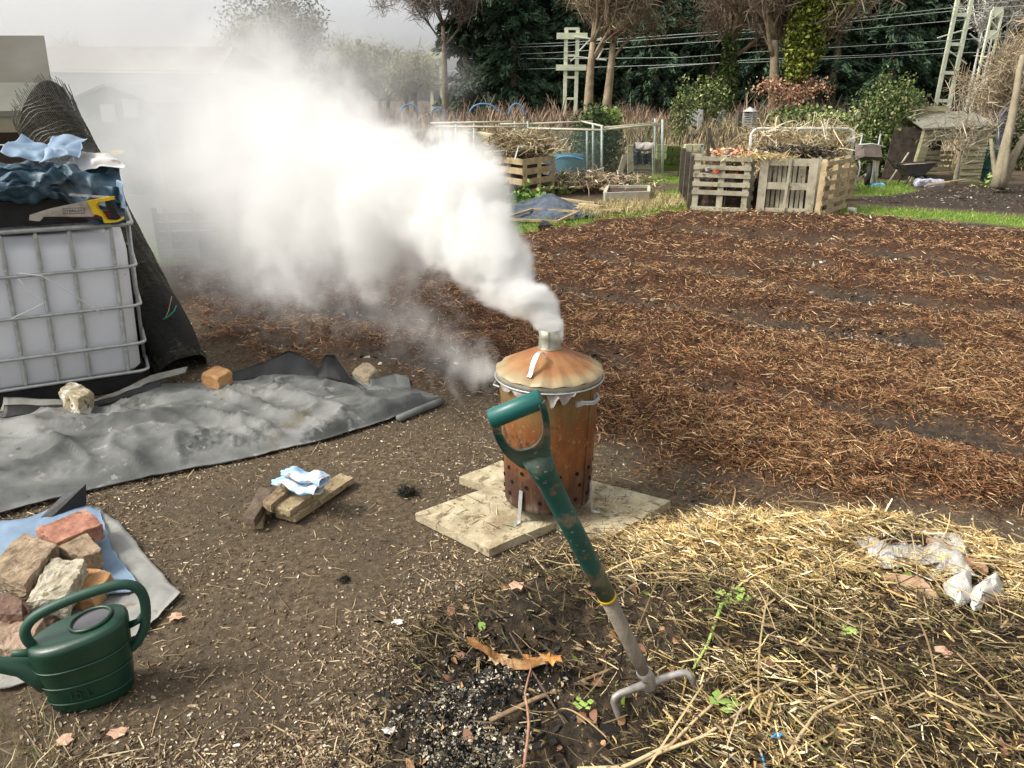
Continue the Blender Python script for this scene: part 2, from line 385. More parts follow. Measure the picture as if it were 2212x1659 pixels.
o = np_mesh('straw_mulch', *mul_v, strand_mat); tag(o, 'brown rotted straw mulch spread in ridges over the plot', 'mulch', kind='stuff')
print('mulch', n)
# flakes, pebbles and bits on the bare soil
def litter(n0, y0, y1, keep, zf, L0, W0, cols, wts, name, label, cat, up=.15, power=1.9):
    x, y = cone_pts(n0, y0, y1, power); k = rng.random(n0) < keep(x, y); x, y = x[k], y[k]; n = len(x)
    v = ribbons(np.stack([x, y, zf(x, y) + .003], 1), flatdir(n, up), L0(n), W0(n), pick(n, cols, wts), rng.normal(size=n) * .003, 2, .5)
    o = np_mesh(name, *v, strand_mat); tag(o, label, cat, kind='stuff')
bare = lambda x, y: (1 - mulch_t(x, y)) * (sdist(x, y, HEAP) < .1) * (.18 + .9 * sst(.35, .7, fbm(x, y, 1.1, 3, 50)))
litter(105000, 1.3, 12, bare, Hg, lambda n: rng.gamma(3, .0032, n).clip(.004, .04), lambda n: .003 + rng.random(n) * .006,
       [(.42, .33, .2), (.28, .2, .12), (.55, .47, .33), (.16, .11, .07), (.6, .58, .5)], [4, 4, 2, 4, .6], 'wood_chips', 'small pale wood chips and flakes scattered over bare soil', 'wood chips')
litter(15000, 1.3, 8, lambda x, y: bare(x, y) * .9, Hg, lambda n: rng.gamma(2.2, .022, n).clip(.02, .2), lambda n: .0018 + rng.random(n) * .0025,
       [(.45, .34, .19), (.3, .21, .12), (.55, .46, .29), (.15, .1, .06)], [4, 4, 2, 2], 'loose_straw', 'loose straw stalks and thin twigs lying on bare soil', 'straw', .1)
darkm = lambda x, y: np.maximum(sst(.0, .3, sdist(x, y, BED)), np.maximum(sst(0, .3, sdist(x, y, BED2)), sst(.1, .4, sdist(x, y, MULCH)) * (1 - mulch_t(x, y)) * .4))
litter(60000, 4, 19, darkm, Hg, lambda n: .02 + rng.random(n) * .05, lambda n: .012 + rng.random(n) * .025, [(.40, .34, .26), (.2, .15, .11), (.05, .035, .025), (.6, .55, .46), (.10, .07, .05)], [1.5, 3, 4, .7, 4],
       'soil_clods', 'dark clods and pale flints on the dug beds', 'soil', .5, 1.2)
# grass
def grass_in(poly, dens, name, label, hmin=.03, hmax=.07, wd=.006, cols=((.10, .18, .02), (.2, .32, .05), (.32, .38, .1), (.4, .36, .18))):
    P = np.array(poly); lo, hi = P.min(0), P.max(0); n = int((hi[0] - lo[0]) * (hi[1] - lo[1]) * dens); x = lo[0] + rng.random(n) * (hi[0] - lo[0]); y = lo[1] + rng.random(n) * (hi[1] - lo[1])
    k = (sdist(x, y, poly) + (fbm(x, y, 2.5, 3, 21) - .5) * .5 > -.02) & (np.abs(x) < .8 * y + .6); x, y = x[k], y[k]; n = len(x); h = hmin + rng.random(n) * (hmax - hmin)
    d = rng.normal(size=(n, 3)) * .45; d[:, 2] = 1
    v = ribbons(np.stack([x, y, Hg(x, y) + h * .4], 1), d, h, np.full(n, wd), pick(n, cols, [4, 5, 2, .7]), h * .12, 2, .7)
    o = np_mesh(name, *v, leaf_mat); tag(o, label, 'grass', kind='stuff')
for p, l, dn in zip(GRASS, ('green grass edge beside the mulched plot and plastic sheet', 'bright grass behind the mulched plot, left of the pallets', 'grass in front of the open wooden shed', 'long grass path across the plots at right', 'grass path seen through the smoke at left', 'grass tuft by the slatted compost box'), (1500, 900, 1200, 900, 700, 1200)):
    grass_in(p, dn, 'grass', l)
STR = [tuple(p[:2]) for p in gx([(1220, 475), (1320, 440), (1400, 425), (1470, 432), (1480, 446), (1330, 470)])]
grass_in(STR, 1500, 'dry_grass', 'pale dry grass tufts at the edge of the mulched plot', .06, .18, .008, ((.45, .36, .18), (.55, .47, .27), (.3, .22, .1), (.2, .2, .06)))
DG = [tuple(p[:2]) for p in gx([(-60, 1560), (20, 1575), (90, 1610), (150, 1690), (-80, 1710)])]
grass_in(DG, 1500, 'dry_grass', 'dry grass and green shoots in the bottom left corner', .05, .17, .0028, ((.5, .42, .25), (.35, .28, .15), (.55, .5, .35), (.2, .3, .05)))

# ------------------------------------------------------------------ straw heap in the foreground
hx, hy = np.meshgrid(np.arange(-.55, 2.6, .022), np.arange(.45, 2.95, .022), indexing='ij')
e = sdist(hx, hy, HEAP)
hz = np.where(e > -.15, Hg(hx, hy) - .03 + sst(-.1, .05, e) * .035 + heap_h(hx, hy) + (fbm(hx, hy, 14, 3, 60) - .5) * .035, -.1)
ni, nj = hx.shape; I = (np.arange(ni - 1)[:, None] * nj + np.arange(nj - 1)[None]).ravel(); F = np.stack([I, I + nj, I + nj + 1, I + 1], 1)
ev = e.ravel(); F = F[(ev[F] > -.14).all(1)]
heap_m = mat('heap_compost', [(.3, (.012, .009, .006)), (.5, (.032, .023, .014)), (.7, (.09, .062, .034))], 22, bump=.9, bscale=60, dist=.02, spots=[(45, .62, .06, (.30, .22, .10))])
o = np_mesh('compost_heap', np.stack([hx, hy, hz], -1), F, None, heap_m, smooth=True); tag(o, 'low heap of dark rotting compost under straw, bottom right', 'compost heap', kind='stuff')
def Hh(x, y): return Hg(x, y) + heap_h(x, y) + (fbm(x, y, 14, 3, 60) - .5) * .035 * (sdist(x, y, HEAP) > 0)
def px_of(x, y, z):
    dn = EYE - z; fw = y * cos(PITCH) + dn * sin(PITCH); return 1106 + FPX * x / fw, 829.5 + FPX * (dn * cos(PITCH) - y * sin(PITCH)) / fw
n0 = 330000; x = -.4 + rng.random(n0) * 2.9; y = .7 + rng.random(n0) * 2.1; k = sdist(x, y, HEAP) > -.05; x, y = x[k], y[k]; z = Hh(x, y)
# gold fresh straw crowns the far side; older brown stalks on the near side; a burnt patch at left
gold = sst(.15, .55, fbm(x, y, 1.7, 3, 71) * .5 + .5 * sst(1.55, 2.2, y + (x - 1) * .15)) * sst(.2, .55, x)
rightm = sst(1.15, 1.7, x) * .55; gold = np.maximum(gold, rightm * .7)
burnt = np.exp(-(((x + .10) / .26) ** 2 + ((y - 1.58) / .30) ** 2)); leftd = sst(.75, .05, x); dens = (.24 + .76 * np.maximum(gold, rightm)) * (1 - .93 * burnt) * (1 - .45 * leftd) * (.45 + .8 * vn(x * 6, y * 6, 72))
ex_k = np.ones(len(x), bool)
for q in ([(1838, 1158), (1992, 1138), (2034, 1216), (1903, 1238)], [(1988, 1148), (2092, 1163), (2102, 1247), (2008, 1252)], [(2033, 1267), (2090, 1230), (2152, 1233), (2175, 1290), (2100, 1328), (2063, 1322)], [(1893, 1238), (1992, 1243), (2032, 1302), (1923, 1272)]):
    ex_k &= ~inside(*px_of(x, y, z), q)
hp = px_of(x, y, z); near_f = np.exp(-(((hp[0] - 1412) / 105) ** 2 + ((hp[1] - 1492) / 55) ** 2)); ex_k &= rng.random(len(x)) > .75 * near_f
k = (rng.random(len(x)) < dens * 1.1) & (ex_k | (rng.random(len(x)) < .06)); x, y, z, gold = x[k], y[k], z[k], gold[k]; n = len(x)
cg = pick(n, [(.62, .45, .19), (.76, .60, .31), (.46, .30, .11), (.84, .74, .50), (.10, .07, .03)], [4, 3, 2, 1.3, 1]); cb = pick(n, [(.13, .09, .045), (.27, .195, .095), (.46, .36, .19), (.04, .027, .014), (.17, .17, .055)], [3, 2.5, 1.8, 5, 1])  # near-black stalks in cb put the shaded gaps between straws into the colour
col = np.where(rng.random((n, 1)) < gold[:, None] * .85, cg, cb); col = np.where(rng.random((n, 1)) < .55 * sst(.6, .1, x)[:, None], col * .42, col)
D = flatdir(n, .32); ang = np.where(rng.random(n) < .4, 1, 0)[:, None]; D = D * (1 - ang) + ang * (np.array([.75, -.65, 0])[None] + rng.normal(size=(n, 3)) * .35)
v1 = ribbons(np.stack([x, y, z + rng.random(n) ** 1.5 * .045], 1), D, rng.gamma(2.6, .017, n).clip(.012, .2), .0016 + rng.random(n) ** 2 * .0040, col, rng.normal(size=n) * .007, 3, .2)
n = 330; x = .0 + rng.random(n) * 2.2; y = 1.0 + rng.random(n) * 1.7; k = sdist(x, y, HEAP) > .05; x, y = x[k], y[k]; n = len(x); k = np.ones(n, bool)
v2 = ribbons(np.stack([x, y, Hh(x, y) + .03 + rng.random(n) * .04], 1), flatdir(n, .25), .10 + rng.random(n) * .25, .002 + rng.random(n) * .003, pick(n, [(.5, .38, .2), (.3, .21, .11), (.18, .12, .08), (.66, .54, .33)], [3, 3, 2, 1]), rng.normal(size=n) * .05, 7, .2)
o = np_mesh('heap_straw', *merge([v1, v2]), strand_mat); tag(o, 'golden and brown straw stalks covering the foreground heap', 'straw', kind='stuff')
# small leaf scraps in the heap
n = 700; x = -.3 + rng.random(n) * 2.6; y = .9 + rng.random(n) * 1.8; k = sdist(x, y, HEAP) > 0; x, y = x[k], y[k]; n = len(x)
v = ribbons(np.stack([x, y, Hh(x, y) + .02], 1), flatdir(n, .5), .015 + rng.random(n) * .035, .01 + rng.random(n) * .02, pick(n, [(.35, .2, .1), (.2, .1, .06), (.12, .2, .03), (.5, .36, .22)], [4, 4, 1, 2]), rng.normal(size=n) * .006, 3, .8)
o = np_mesh('leaf_litter', *v, leaf_mat); tag(o, 'brown and green leaf scraps lying among the heap straw', 'leaves', kind='stuff')
# ash
n = 8200; x = rng.normal(size=n) * .12 - .10; y = rng.normal(size=n) * .14 + 1.53; w = .0016 + rng.random(n) ** 3 * .008
q = vn(x * 9, y * 9, 80); k = q > .42; x, y, w = x[k], y[k], w[k]; n = len(x)
v = ribbons(np.stack([x, y, Hh(x, y) + .006 + rng.random(n) * .012], 1), flatdir(n, .5), w * 1.5, w, pick(n, [(.55, .49, .36), (.30, .26, .19), (.42, .41, .37), (.05, .045, .04)], [3, 4, 1, 3]), w * .3, 2, .5)
o = np_mesh('ash', *v, strand_mat); tag(o, 'pale ash and charred crumbs at the left foot of the heap', 'ash', kind='stuff')
n = 1000; x = rng.normal(size=n) * .13 - .08; y = rng.normal(size=n) * .17 + 1.6
v = ribbons(np.stack([x, y, Hh(x, y) + .01], 1), flatdir(n, .6), .01 + rng.random(n) * .04, .006 + rng.random(n) * .015, pick(n, [(.008, .008, .009), (.02, .018, .016)]), None, 2, .5)
o = np_mesh('charcoal', *v, strand_mat); tag(o, 'black charcoal bits in the burnt patch beside the fork', 'charcoal', kind='stuff')
def twig(pts_px, zoff, r, label, m=None, name='twig', group=None, cat='twig'):
    P = []
    for q in pts_px:
        z = .15
        for _ in range(6): w = g(q[0], q[1], z); z = float(Hh(np.array([w.x]), np.array([w.y]))[0]) + (q[2] if len(q) > 2 else zoff)
        P.append(g(q[0], q[1], z))
    Q = []
    for i in range(len(P) - 1):
        for t in (0, .25, .5, .75): Q.append(P[i].lerp(P[i + 1], t) + mn.noise_vector(P[i].lerp(P[i + 1], t) * 9) * .006)
    Q.append(P[-1]); rr = [r * (1 - .55 * i / len(Q)) for i in range(len(Q))]
    return one(name, MB().tube(Q, rr, 6), m or mat('twig_brown', [(.3, (.13, .085, .05)), (.7, (.32, .22, .13))], 40, bump=.4), label, cat, tuple(P[0]), group, True)
twig([(1132, 1659, .05), (1140, 1560, .06), (1135, 1500, .07), (1148, 1440, .05)], .03, .0045, 'upright thin brown stem at the bottom, left of the fork', mat('stem_red', [(.3, (.25, .12, .08)), (.7, (.42, .25, .17))], 30))
twig([(1060, 1560), (1160, 1510), (1260, 1470), (1330, 1440)], .03, .0075, 'long brown twig running up right to the fork head')
twig([(1330, 1659), (1450, 1610), (1560, 1500), (1640, 1460)], .04, .005, 'curved pale stalk crossing the heap below the fork', mat('stalk_tan', [(.3, (.42, .3, .16)), (.7, (.6, .48, .3))], 20))
twig([(1250, 1659), (1350, 1655), (1520, 1590), (1700, 1470)], .035, .006, 'thick straw stalk along the bottom edge of the heap', MATS['stalk_tan'])
twig([(1500, 1150), (1620, 1120), (1780, 1085), (1900, 1110)], .03, .003, 'arching bramble stem above the far edge of the heap', name='bramble_stem', cat='stem')
twig([(1560, 1150), (1650, 1090, .05), (1740, 1060, .09), (1790, 1090, .06)], .02, .0025, 'thin bramble stem arching highest behind the heap', name='bramble_stem', cat='stem')
twig([(1850, 1140), (1960, 1120, .05), (2060, 1150, .05), (2150, 1200)], .02, .003, 'pale stem looping behind the paper scraps', MATS['stalk_tan'], name='bramble_stem', cat='stem')
twig([(1700, 1630), (1760, 1540), (1850, 1500), (1950, 1480)], .04, .0045, 'forked tan stalk low on the right of the heap', MATS['stalk_tan'])
twig([(1350, 1260), (1420, 1210), (1500, 1180)], .02, .004, 'short dark twig between the slab and the straw')
# green weed stalk
wm = mat('weed_green', [(.3, (.20, .34, .05)), (.7, (.42, .55, .16))], 20, bump=.2, rough=.6)
wd = thing('weed_stalk', 'bright green wilted weed lying on the straw heap', 'weed', tuple(g(1500, 1400, .3)))
mb = MB(); pts = [g(u, v, .34) for u, v in ((1500, 1425), (1530, 1385), (1555, 1340), (1580, 1300), (1610, 1275))]
zz = lambda p: Vector((p.x, p.y, float(Hh(np.array([p.x]), np.array([p.y]))[0]) + .035)); pts = [zz(p) for p in pts]
mb.tube(pts, [.003, .004, .005, .006, .004], 6).build('stem', wm, wd, smooth=True); mb = MB()
for i in range(26):
    p = pts[-1].lerp(pts[-3], R.random()) + Vector((R.uniform(-.03, .03), R.uniform(-.03, .03), R.uniform(0, .02))); a = R.uniform(0, 6.28); d = Vector((cos(a), sin(a), .2)); s = Vector((-sin(a), cos(a), .3)); l = R.uniform(.012, .028)
    mb.add([p, p + d * l * .5 + s * l * .4, p + d * l, p + d * l * .5 - s * l * .4], [(0, 1, 2, 3)])
mb.build('leaves', wm, wd)
for (u, v, sz, lab) in ((1262, 1490, .018, 'small green seedling leaf left of the fork head'), (1555, 1562, .03, 'dark green leaf half under stalks below the fork'), (1820, 1420, .018, 'pale green sprout in the middle of the heap'), (1690, 1230, .01, 'tiny green shoot by the brown wood piece')):
    p = g(u, v, .25); p = zz(p); mb = MB()
    for i in range(9):
        a = R.uniform(0, 6.28); d = Vector((cos(a), sin(a), .25)); s = Vector((-sin(a), cos(a), 0)); q = p + Vector((R.uniform(-1, 1), R.uniform(-1, 1), 0)) * sz * .7
        mb.add([q, q + d * sz * .5 + s * sz * .45, q + d * sz, q + d * sz * .5 - s * sz * .45], [(0, 1, 2, 3)])
    one('seedling', mb, wm, lab, 'seedling', tuple(p))
# blue baler twine
bt = mat('blue_twine', [(0, (.03, .28, .55))], bump=0, rough=.5)
twig([(1643, 1615), (1650, 1640), (1656, 1665)], .04, .003, 'blue twine end sticking out at the bottom of the heap', bt, name='baler_twine', cat='twine')
twig([(1668, 1590), (1680, 1582), (1690, 1584), (1678, 1592)], .05, .003, 'short blue twine knot above the other blue end', bt, name='baler_twine', cat='twine')
# crumpled sheets and wood in the heap top
def on_heap(u, v, dz=0.0):
    z = .2
    for _ in range(8): w = g(u, v, z); z = float(Hh(np.array([w.x]), np.array([w.y]))[0]) + dz
    return g(u, v, z)
def crumple(px, label, m, name, cat, lift=.03, seed=0, amp=.02, freq=14):
    A, B, C, D = [on_heap(u, v, .025) for u, v in px]; cen = (A + B + C + D) / 4
    def fn(a, b):
        q = (A * (1 - a) + B * a) * (1 - b) + (D * (1 - a) + C * a) * b
        ez = min(a, 1 - a, b, 1 - b) * 4; nv = mn.noise_vector(q * freq + Vector((seed, 0, 0))); n2 = mn.noise_vector(q * freq * 2.6 + Vector((seed, 5, 0)))
        q = q + Vector((nv.x, nv.y, 0)) * amp * .9
        q.z += lift * min(1, ez) + abs(nv.z) * amp + abs(n2.z) * amp * .7; return q
    return one(name, MB().sheet(fn, 26, 22, .002), m, label, cat, tuple(cen), smooth=False)
paper = mat('dirty_paper', [(.3, (.42, .40, .35)), (.6, (.62, .61, .57)), (.8, (.70, .68, .62))], 12, bump=.3, bscale=30, rough=.7, spots=[(26, .62, .05, (.28, .22, .15)), (9, .66, .04, (.45, .30, .42))])
film = mat('clear_film', [(.3, (.36, .33, .26)), (.55, (.52, .50, .45)), (.7, (.30, .25, .32))], 16, bump=.5, bscale=40, rough=.3, spec=.6, spots=[(20, .58, .06, (.45, .42, .18)), (14, .64, .04, (.22, .16, .3)), (30, .6, .05, (.35, .25, .15))])
crumple([(1840, 1160), (1990, 1140), (2030, 1215), (1905, 1235)], 'crumpled clear plastic wrapper with purple print on the straw', film, 'plastic_wrapper', 'wrapper', .03, 3)
crumple([(1990, 1150), (2090, 1165), (2100, 1245), (2010, 1250)], 'dirty pale plastic sheet bunched round the wood scraps', film, 'plastic_sheet', 'plastic', .03, 9)
crumple([(2035, 1265), (2090, 1232), (2108, 1290), (2065, 1320)], 'left half of torn white paper at the right of the heap', paper, 'torn_paper', 'paper', .03, 14, .012)
crumple([(2098, 1275), (2150, 1235), (2172, 1290), (2100, 1325)], 'right half of torn white paper beside the other piece', paper, 'torn_paper', 'paper', .03, 19, .012)
def wood_piece(pts, thick, label, m, name='wood_offcut', seed=1, amp=.006, cat='wood', z=None, lift=.03, group=None, n=8):
    top = [on_heap(u, v, lift) if z is None else g(u, v, z) for u, v in pts]
    return one(name, MB().block(top, thick, n, amp, 18, .1, seed), m, label, cat, tuple(top[0]), group)
rotw = mat('rotten_wood', [(.3, (.17, .08, .045)), (.5, (.36, .22, .13)), (.75, (.50, .36, .24))], 9, stretch=(.5, 3, 3), bump=.9, bscale=30)
wood_piece([(1893, 1238), (1990, 1240), (2032, 1300), (1915, 1275)], .045, 'split brown log piece lying on the heap straw', rotw, seed=4, lift=.05)
wood_piece([(2000, 1160), (2070, 1180), (2080, 1195), (2012, 1172)], .02, 'reddish bark strip across the clear plastic', rotw, seed=5)
wood_piece([(2020, 1200), (2075, 1190), (2082, 1225), (2045, 1232)], .06, 'curved bark chunk standing in the plastic sheet', rotw, seed=6)
wood_piece([(2085, 1195), (2130, 1215), (2135, 1232), (2090, 1210)], .02, 'thin red-brown bark strip right of the bark chunk', rotw, seed=8)
wood_piece([(1735, 1200), (1760, 1192), (1772, 1210), (1745, 1218)], .03, 'small dark brown lump in the golden straw', mat('dark_lump', [(.3, (.07, .035, .025)), (.7, (.17, .09, .06))], 20), 'compost_lump', 7, cat='lump')
# dry leaves
lf = mat('dead_leaf', [(.3, (.42, .24, .15)), (.7, (.62, .42, .30))], 25, bump=.3, rough=.6)
def leaf(u, v, sz, label, onh=True, m=lf, seed=0):
    p = on_heap(u, v, .03) if onh else g(u, v, .01); mb = MB(); a0 = R.uniform(0, 6.28); vs = [p + Vector((0, 0, sz * .15))]; K = 12
    for i in range(K):
        a = a0 + i * 2 * pi / K; r = sz * (.35 + .18 * (i % 2) + R.uniform(-.05, .05)); vs.append(p + Vector((cos(a) * r * 1.3, sin(a) * r, R.uniform(0, sz * .25))))
    mb.add(vs, [(0, 1 + i, 1 + (i + 1) % K) for i in range(K)]); one('dead_leaf', mb, m, label, 'leaf', tuple(p), 'dead leaves lying on heap and soil')
leaf(1118, 1268, .045, 'pinkish round dead leaf on the clump left of the fork'); leaf(2040, 1412, .045, 'tan star-shaped dead leaf at the right of the heap')
leaf(1190, 1425, .05, 'orange leaf at the right end of the curled rotten strip', m=mat('orange_leaf', [(.3, (.35, .14, .03)), (.7, (.6, .3, .09))], 20)); leaf(1140, 1425, .035, 'brown orange leaf in the hollow beside the burnt patch', m=MATS['orange_leaf'])
leaf(380, 1335, .05, 'pale orange dead leaf just right of the green watering can', False); leaf(255, 1585, .045, 'curled tan leaf on bare soil below the watering can', False)
leaf(140, 1600, .04, 'long dry leaf in the bottom left grass', False); leaf(860, 1345, .03, 'pale grey leaf on bare soil near the middle', False, mat('grey_leaf', [(0, (.5, .5, .46))])); leaf(842, 1580, .035, 'grey-white leaf at the bottom beside the ash', False, MATS['grey_leaf'])
leaf(1075, 1425, .055, 'cream crinkled leaf at the left of the curled strip', m=mat('cream_leaf', [(.3, (.42, .33, .17)), (.7, (.62, .52, .33))], 20))
for (u, v, r, lab) in ((880, 1068, .035, 'black tuft of burnt roots on the soil left of the slabs'), (745, 1255, .012, 'tiny dark clod on the bare soil')):
    p = g(u, v); n = 260; D = rng.normal(size=(n, 3)); D[:, 2] = abs(D[:, 2]) * .6; v_ = ribbons(np.array(p)[None] + rng.normal(size=(n, 3)) * r * .55 * np.array([1, 1, .3]) + [0, 0, r * .4], D, np.full(n, r * 1.3), np.full(n, .003), pick(n, [(.01, .01, .008), (.025, .022, .012)]), rng.normal(size=n) * .01, 3)
    o = np_mesh('root_tuft', *v_, strand_mat, org=tuple(p)); tag(o, lab, 'root tuft')
def text_mesh(name, cv):
    o = bpy.data.objects.new(name + '_c', cv); COL.objects.link(o); bpy.context.view_layer.update(); me = bpy.data.meshes.new_from_object(o.evaluated_get(bpy.context.evaluated_depsgraph_get()))
    bpy.data.objects.remove(o); me.name = name; return bpy.data.objects.new(name, me)
# ------------------------------------------------------------------ concrete slabs
slab_m = mat('concrete_slab', [(.3, (.30, .26, .16)), (.5, (.45, .39, .26)), (.72, (.58, .52, .37))], 9, bump=.6, bscale=50, dist=.006,
             spots=[(4, .50, .16, (.27, .21, .13)), (13, .55, .08, (.19, .145, .085)), (60, .62, .05, (.09, .07, .045)), (7, .64, .06, (.20, .21, .10))])
def pslab(px, label, z, thick=.038, seed=0):
    A, B, C = gx(px, z); D = A + C - B
    one('paving_slab', MB().block([A, B, C, D], thick, 16, .0028, 9, .035, seed), slab_m, label, 'paving slab', tuple(A), 'concrete slabs under the incinerator')
pslab([(897, 1108), (1057, 1186), (1222, 1118)], 'front left concrete slab, muddy, its corner nearest the viewer', .046, seed=1)
pslab([(1085, 1093), (1316, 1162), (1450, 1082)], 'right concrete slab strewn with straw bits', .043, seed=2)
pslab([(992, 1030), (1085, 1060), (1180, 1020)], 'back left concrete slab half behind the rusty bin', .040, seed=3)
n = 900; P = []
for (u0, v0, su, sv) in ((1200, 1180, 60, 14), (1330, 1100, 60, 24), (1180, 1060, 60, 20), (1290, 1070, 40, 25), (1010, 1110, 80, 30)):
    for _ in range(150):
        q = g(u0 + R.gauss(0, su), v0 + R.gauss(0, sv), .05); P.append((q.x, q.y, .051))
P = np.array(P); n = len(P)
o = np_mesh('slab_straw', *ribbons(P, flatdir(n, .08), rng.gamma(2, .016, n).clip(.006, .12), .0015 + rng.random(n) * .0025, pick(n, [(.6, .48, .24), (.4, .28, .13), (.08, .06, .04)], [3, 2, 3]), rng.normal(size=n) * .004, 2), strand_mat); tag(o, 'straw bits and crumbs strewn over the concrete slabs', 'straw', kind='stuff')

# ------------------------------------------------------------------ incinerator
CX, CY = .148, 2.79
inc = thing('garden_incinerator', 'rusty galvanised garden incinerator bin smoking on concrete slabs', 'incinerator', (CX, CY, .045))
rust = mat('rusty_bin_steel', [(.25, (.095, .034, .013)), (.45, (.19, .068, .022)), (.6, (.26, .11, .032)), (.8, (.30, .16, .052))], 4.5, stretch=(1.2, 1.2, .85), rough=.62, metal=.15, bump=.25, bscale=25, dist=.004,
           spots=[(3.5, .60, .12, (.20, .14, .05)), (24, .60, .05, (.24, .16, .085)), (9, .56, .08, (.075, .035, .022)), (55, .62, .04, (.32, .20, .10))])
# the bin's own wear: olive zinc left near the top, soot and grey near the foot
nt = rust.node_tree; N = nt.nodes; L = nt.links.new; b = N['Principled BSDF']; src = b.inputs['Base Color'].links[0].from_socket
gmn = N.new('ShaderNodeNewGeometry'); sx = N.new('ShaderNodeSeparateXYZ'); tc = N.new('ShaderNodeTexCoord'); L(tc.outputs['Object'], sx.inputs[0])
nz = N.new('ShaderNodeTexNoise'); nz.inputs['Scale'].default_value = 9; nz.inputs['Detail'].default_value = 6
mp = N.new('ShaderNodeMapping'); mp.inputs['Scale'].default_value = (2.5, 2.5, .5); L(tc.outputs['Object'], mp.inputs[0]); L(mp.outputs[0], nz.inputs[0])
def mth(op, a, b2):
    m = N.new('ShaderNodeMath'); m.operation = op
    for i, v in enumerate((a, b2)):
        if isinstance(v, (int, float)): m.inputs[i].default_value = v
        else: L(v, m.inputs[i])
    return m.outputs[0]
def mr_(s, a, b2, c=0, d=1):
    m = N.new('ShaderNodeMapRange'); m.interpolation_type = 'SMOOTHSTEP'; L(s, m.inputs[0]); m.inputs[1].default_value = a; m.inputs[2].default_value = b2; m.inputs[3].default_value = c; m.inputs[4].default_value = d; return m.outputs[0]
def mixc(f, a, c):
    m = N.new('ShaderNodeMix'); m.data_type = 'RGBA'; L(f, m.inputs['Factor']); L(a, m.inputs[6]); m.inputs[7].default_value = rgb(c); return m.outputs[2]
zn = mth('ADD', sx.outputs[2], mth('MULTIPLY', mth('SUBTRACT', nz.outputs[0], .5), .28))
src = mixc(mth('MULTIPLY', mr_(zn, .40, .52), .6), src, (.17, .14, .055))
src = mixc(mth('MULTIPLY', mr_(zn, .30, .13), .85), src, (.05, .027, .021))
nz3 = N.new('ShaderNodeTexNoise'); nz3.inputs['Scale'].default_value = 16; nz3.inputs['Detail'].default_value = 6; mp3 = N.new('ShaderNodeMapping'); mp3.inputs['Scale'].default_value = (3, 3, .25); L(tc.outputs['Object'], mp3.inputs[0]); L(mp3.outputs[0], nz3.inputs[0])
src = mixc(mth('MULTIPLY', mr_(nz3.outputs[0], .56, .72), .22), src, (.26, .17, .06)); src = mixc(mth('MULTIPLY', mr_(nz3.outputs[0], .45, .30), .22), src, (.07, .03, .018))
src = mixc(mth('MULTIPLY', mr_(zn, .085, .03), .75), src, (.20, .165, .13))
L(src, b.inputs['Base Color'])
zb0, zt0 = .092, .628
def body():
    mb = MB(); rows = []; prof = []
    K = 30
    for i in range(K + 1):
        t = i / K; z = zb0 + (zt0 - zb0) * t; r = .178 + .020 * t
        if .84 < t < .875: r += .0025
        prof.append((r, z))
    mb.lathe((CX, CY, 0), [(.0, zb0 + .012), (.17, zb0 + .012), (.174, zb0)] + prof + [(.196, zt0), (.172, zb0 + .02)], 96, wob=lambda i, a: .0035 * sin(3 * a + 1) + .002 * sin(7 * a + i * .2))
    return mb
bm_ = body()
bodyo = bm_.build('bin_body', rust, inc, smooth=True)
# air holes round the foot: near-black discs on the wall, the shade inside each put in as colour
holem = mat('hole_dark', [(0, (.006, .004, .003))], bump=0, rough=1); hr_m = mat('hole_rim', [(.3, (.22, .09, .03)), (.7, (.34, .2, .1))], 30)
hz = 0
for row, zz_ in enumerate((.145, .205, .262)):
    for k in range(14):
        a = radians(-90 + (k - 6.5) * 24 + (6 if row == 1 else 0)); r = .178 + .02 * (zz_ - zb0) / (zt0 - zb0) + .0006
        if sin(a) > .25: continue
        c = Vector((CX + cos(a) * r, CY + sin(a) * r, zz_)); nrm = Vector((cos(a), sin(a), 0)); tx = Vector((-sin(a), cos(a), 0)); up = Vector((0, 0, 1)); rad = .0082
        disc = [c + (tx * cos(q * pi / 6) + up * sin(q * pi / 6)) * rad for q in range(12)]
        MB().prism(disc, nrm * .005).build('air_hole', holem, bodyo)
sm = MB(); a = radians(-38)
sm.beam((CX + cos(a) * .179, CY + sin(a) * .179, .10), (CX + cos(a) * .199, CY + sin(a) * .199, .62), .012, .005, (cos(a), sin(a), 0)); sm.build('seam', rust, bodyo)
# legs
for a_ in (-127, -22, 118):
    a = radians(a_); c = Vector((CX + cos(a) * .186, CY + sin(a) * .186, 0)); mb = MB()
    mb.beam(c + Vector((0, 0, .185)), c + Vector((cos(a) * .012, sin(a) * .012, .046)), .017, .004, (cos(a), sin(a), 0)); mb.beam(c + Vector((cos(a) * .012, sin(a) * .012, .049)), c + Vector((cos(a) * .045, sin(a) * .045, .048)), .017, .004)
    mb.build('leg', galv, inc)
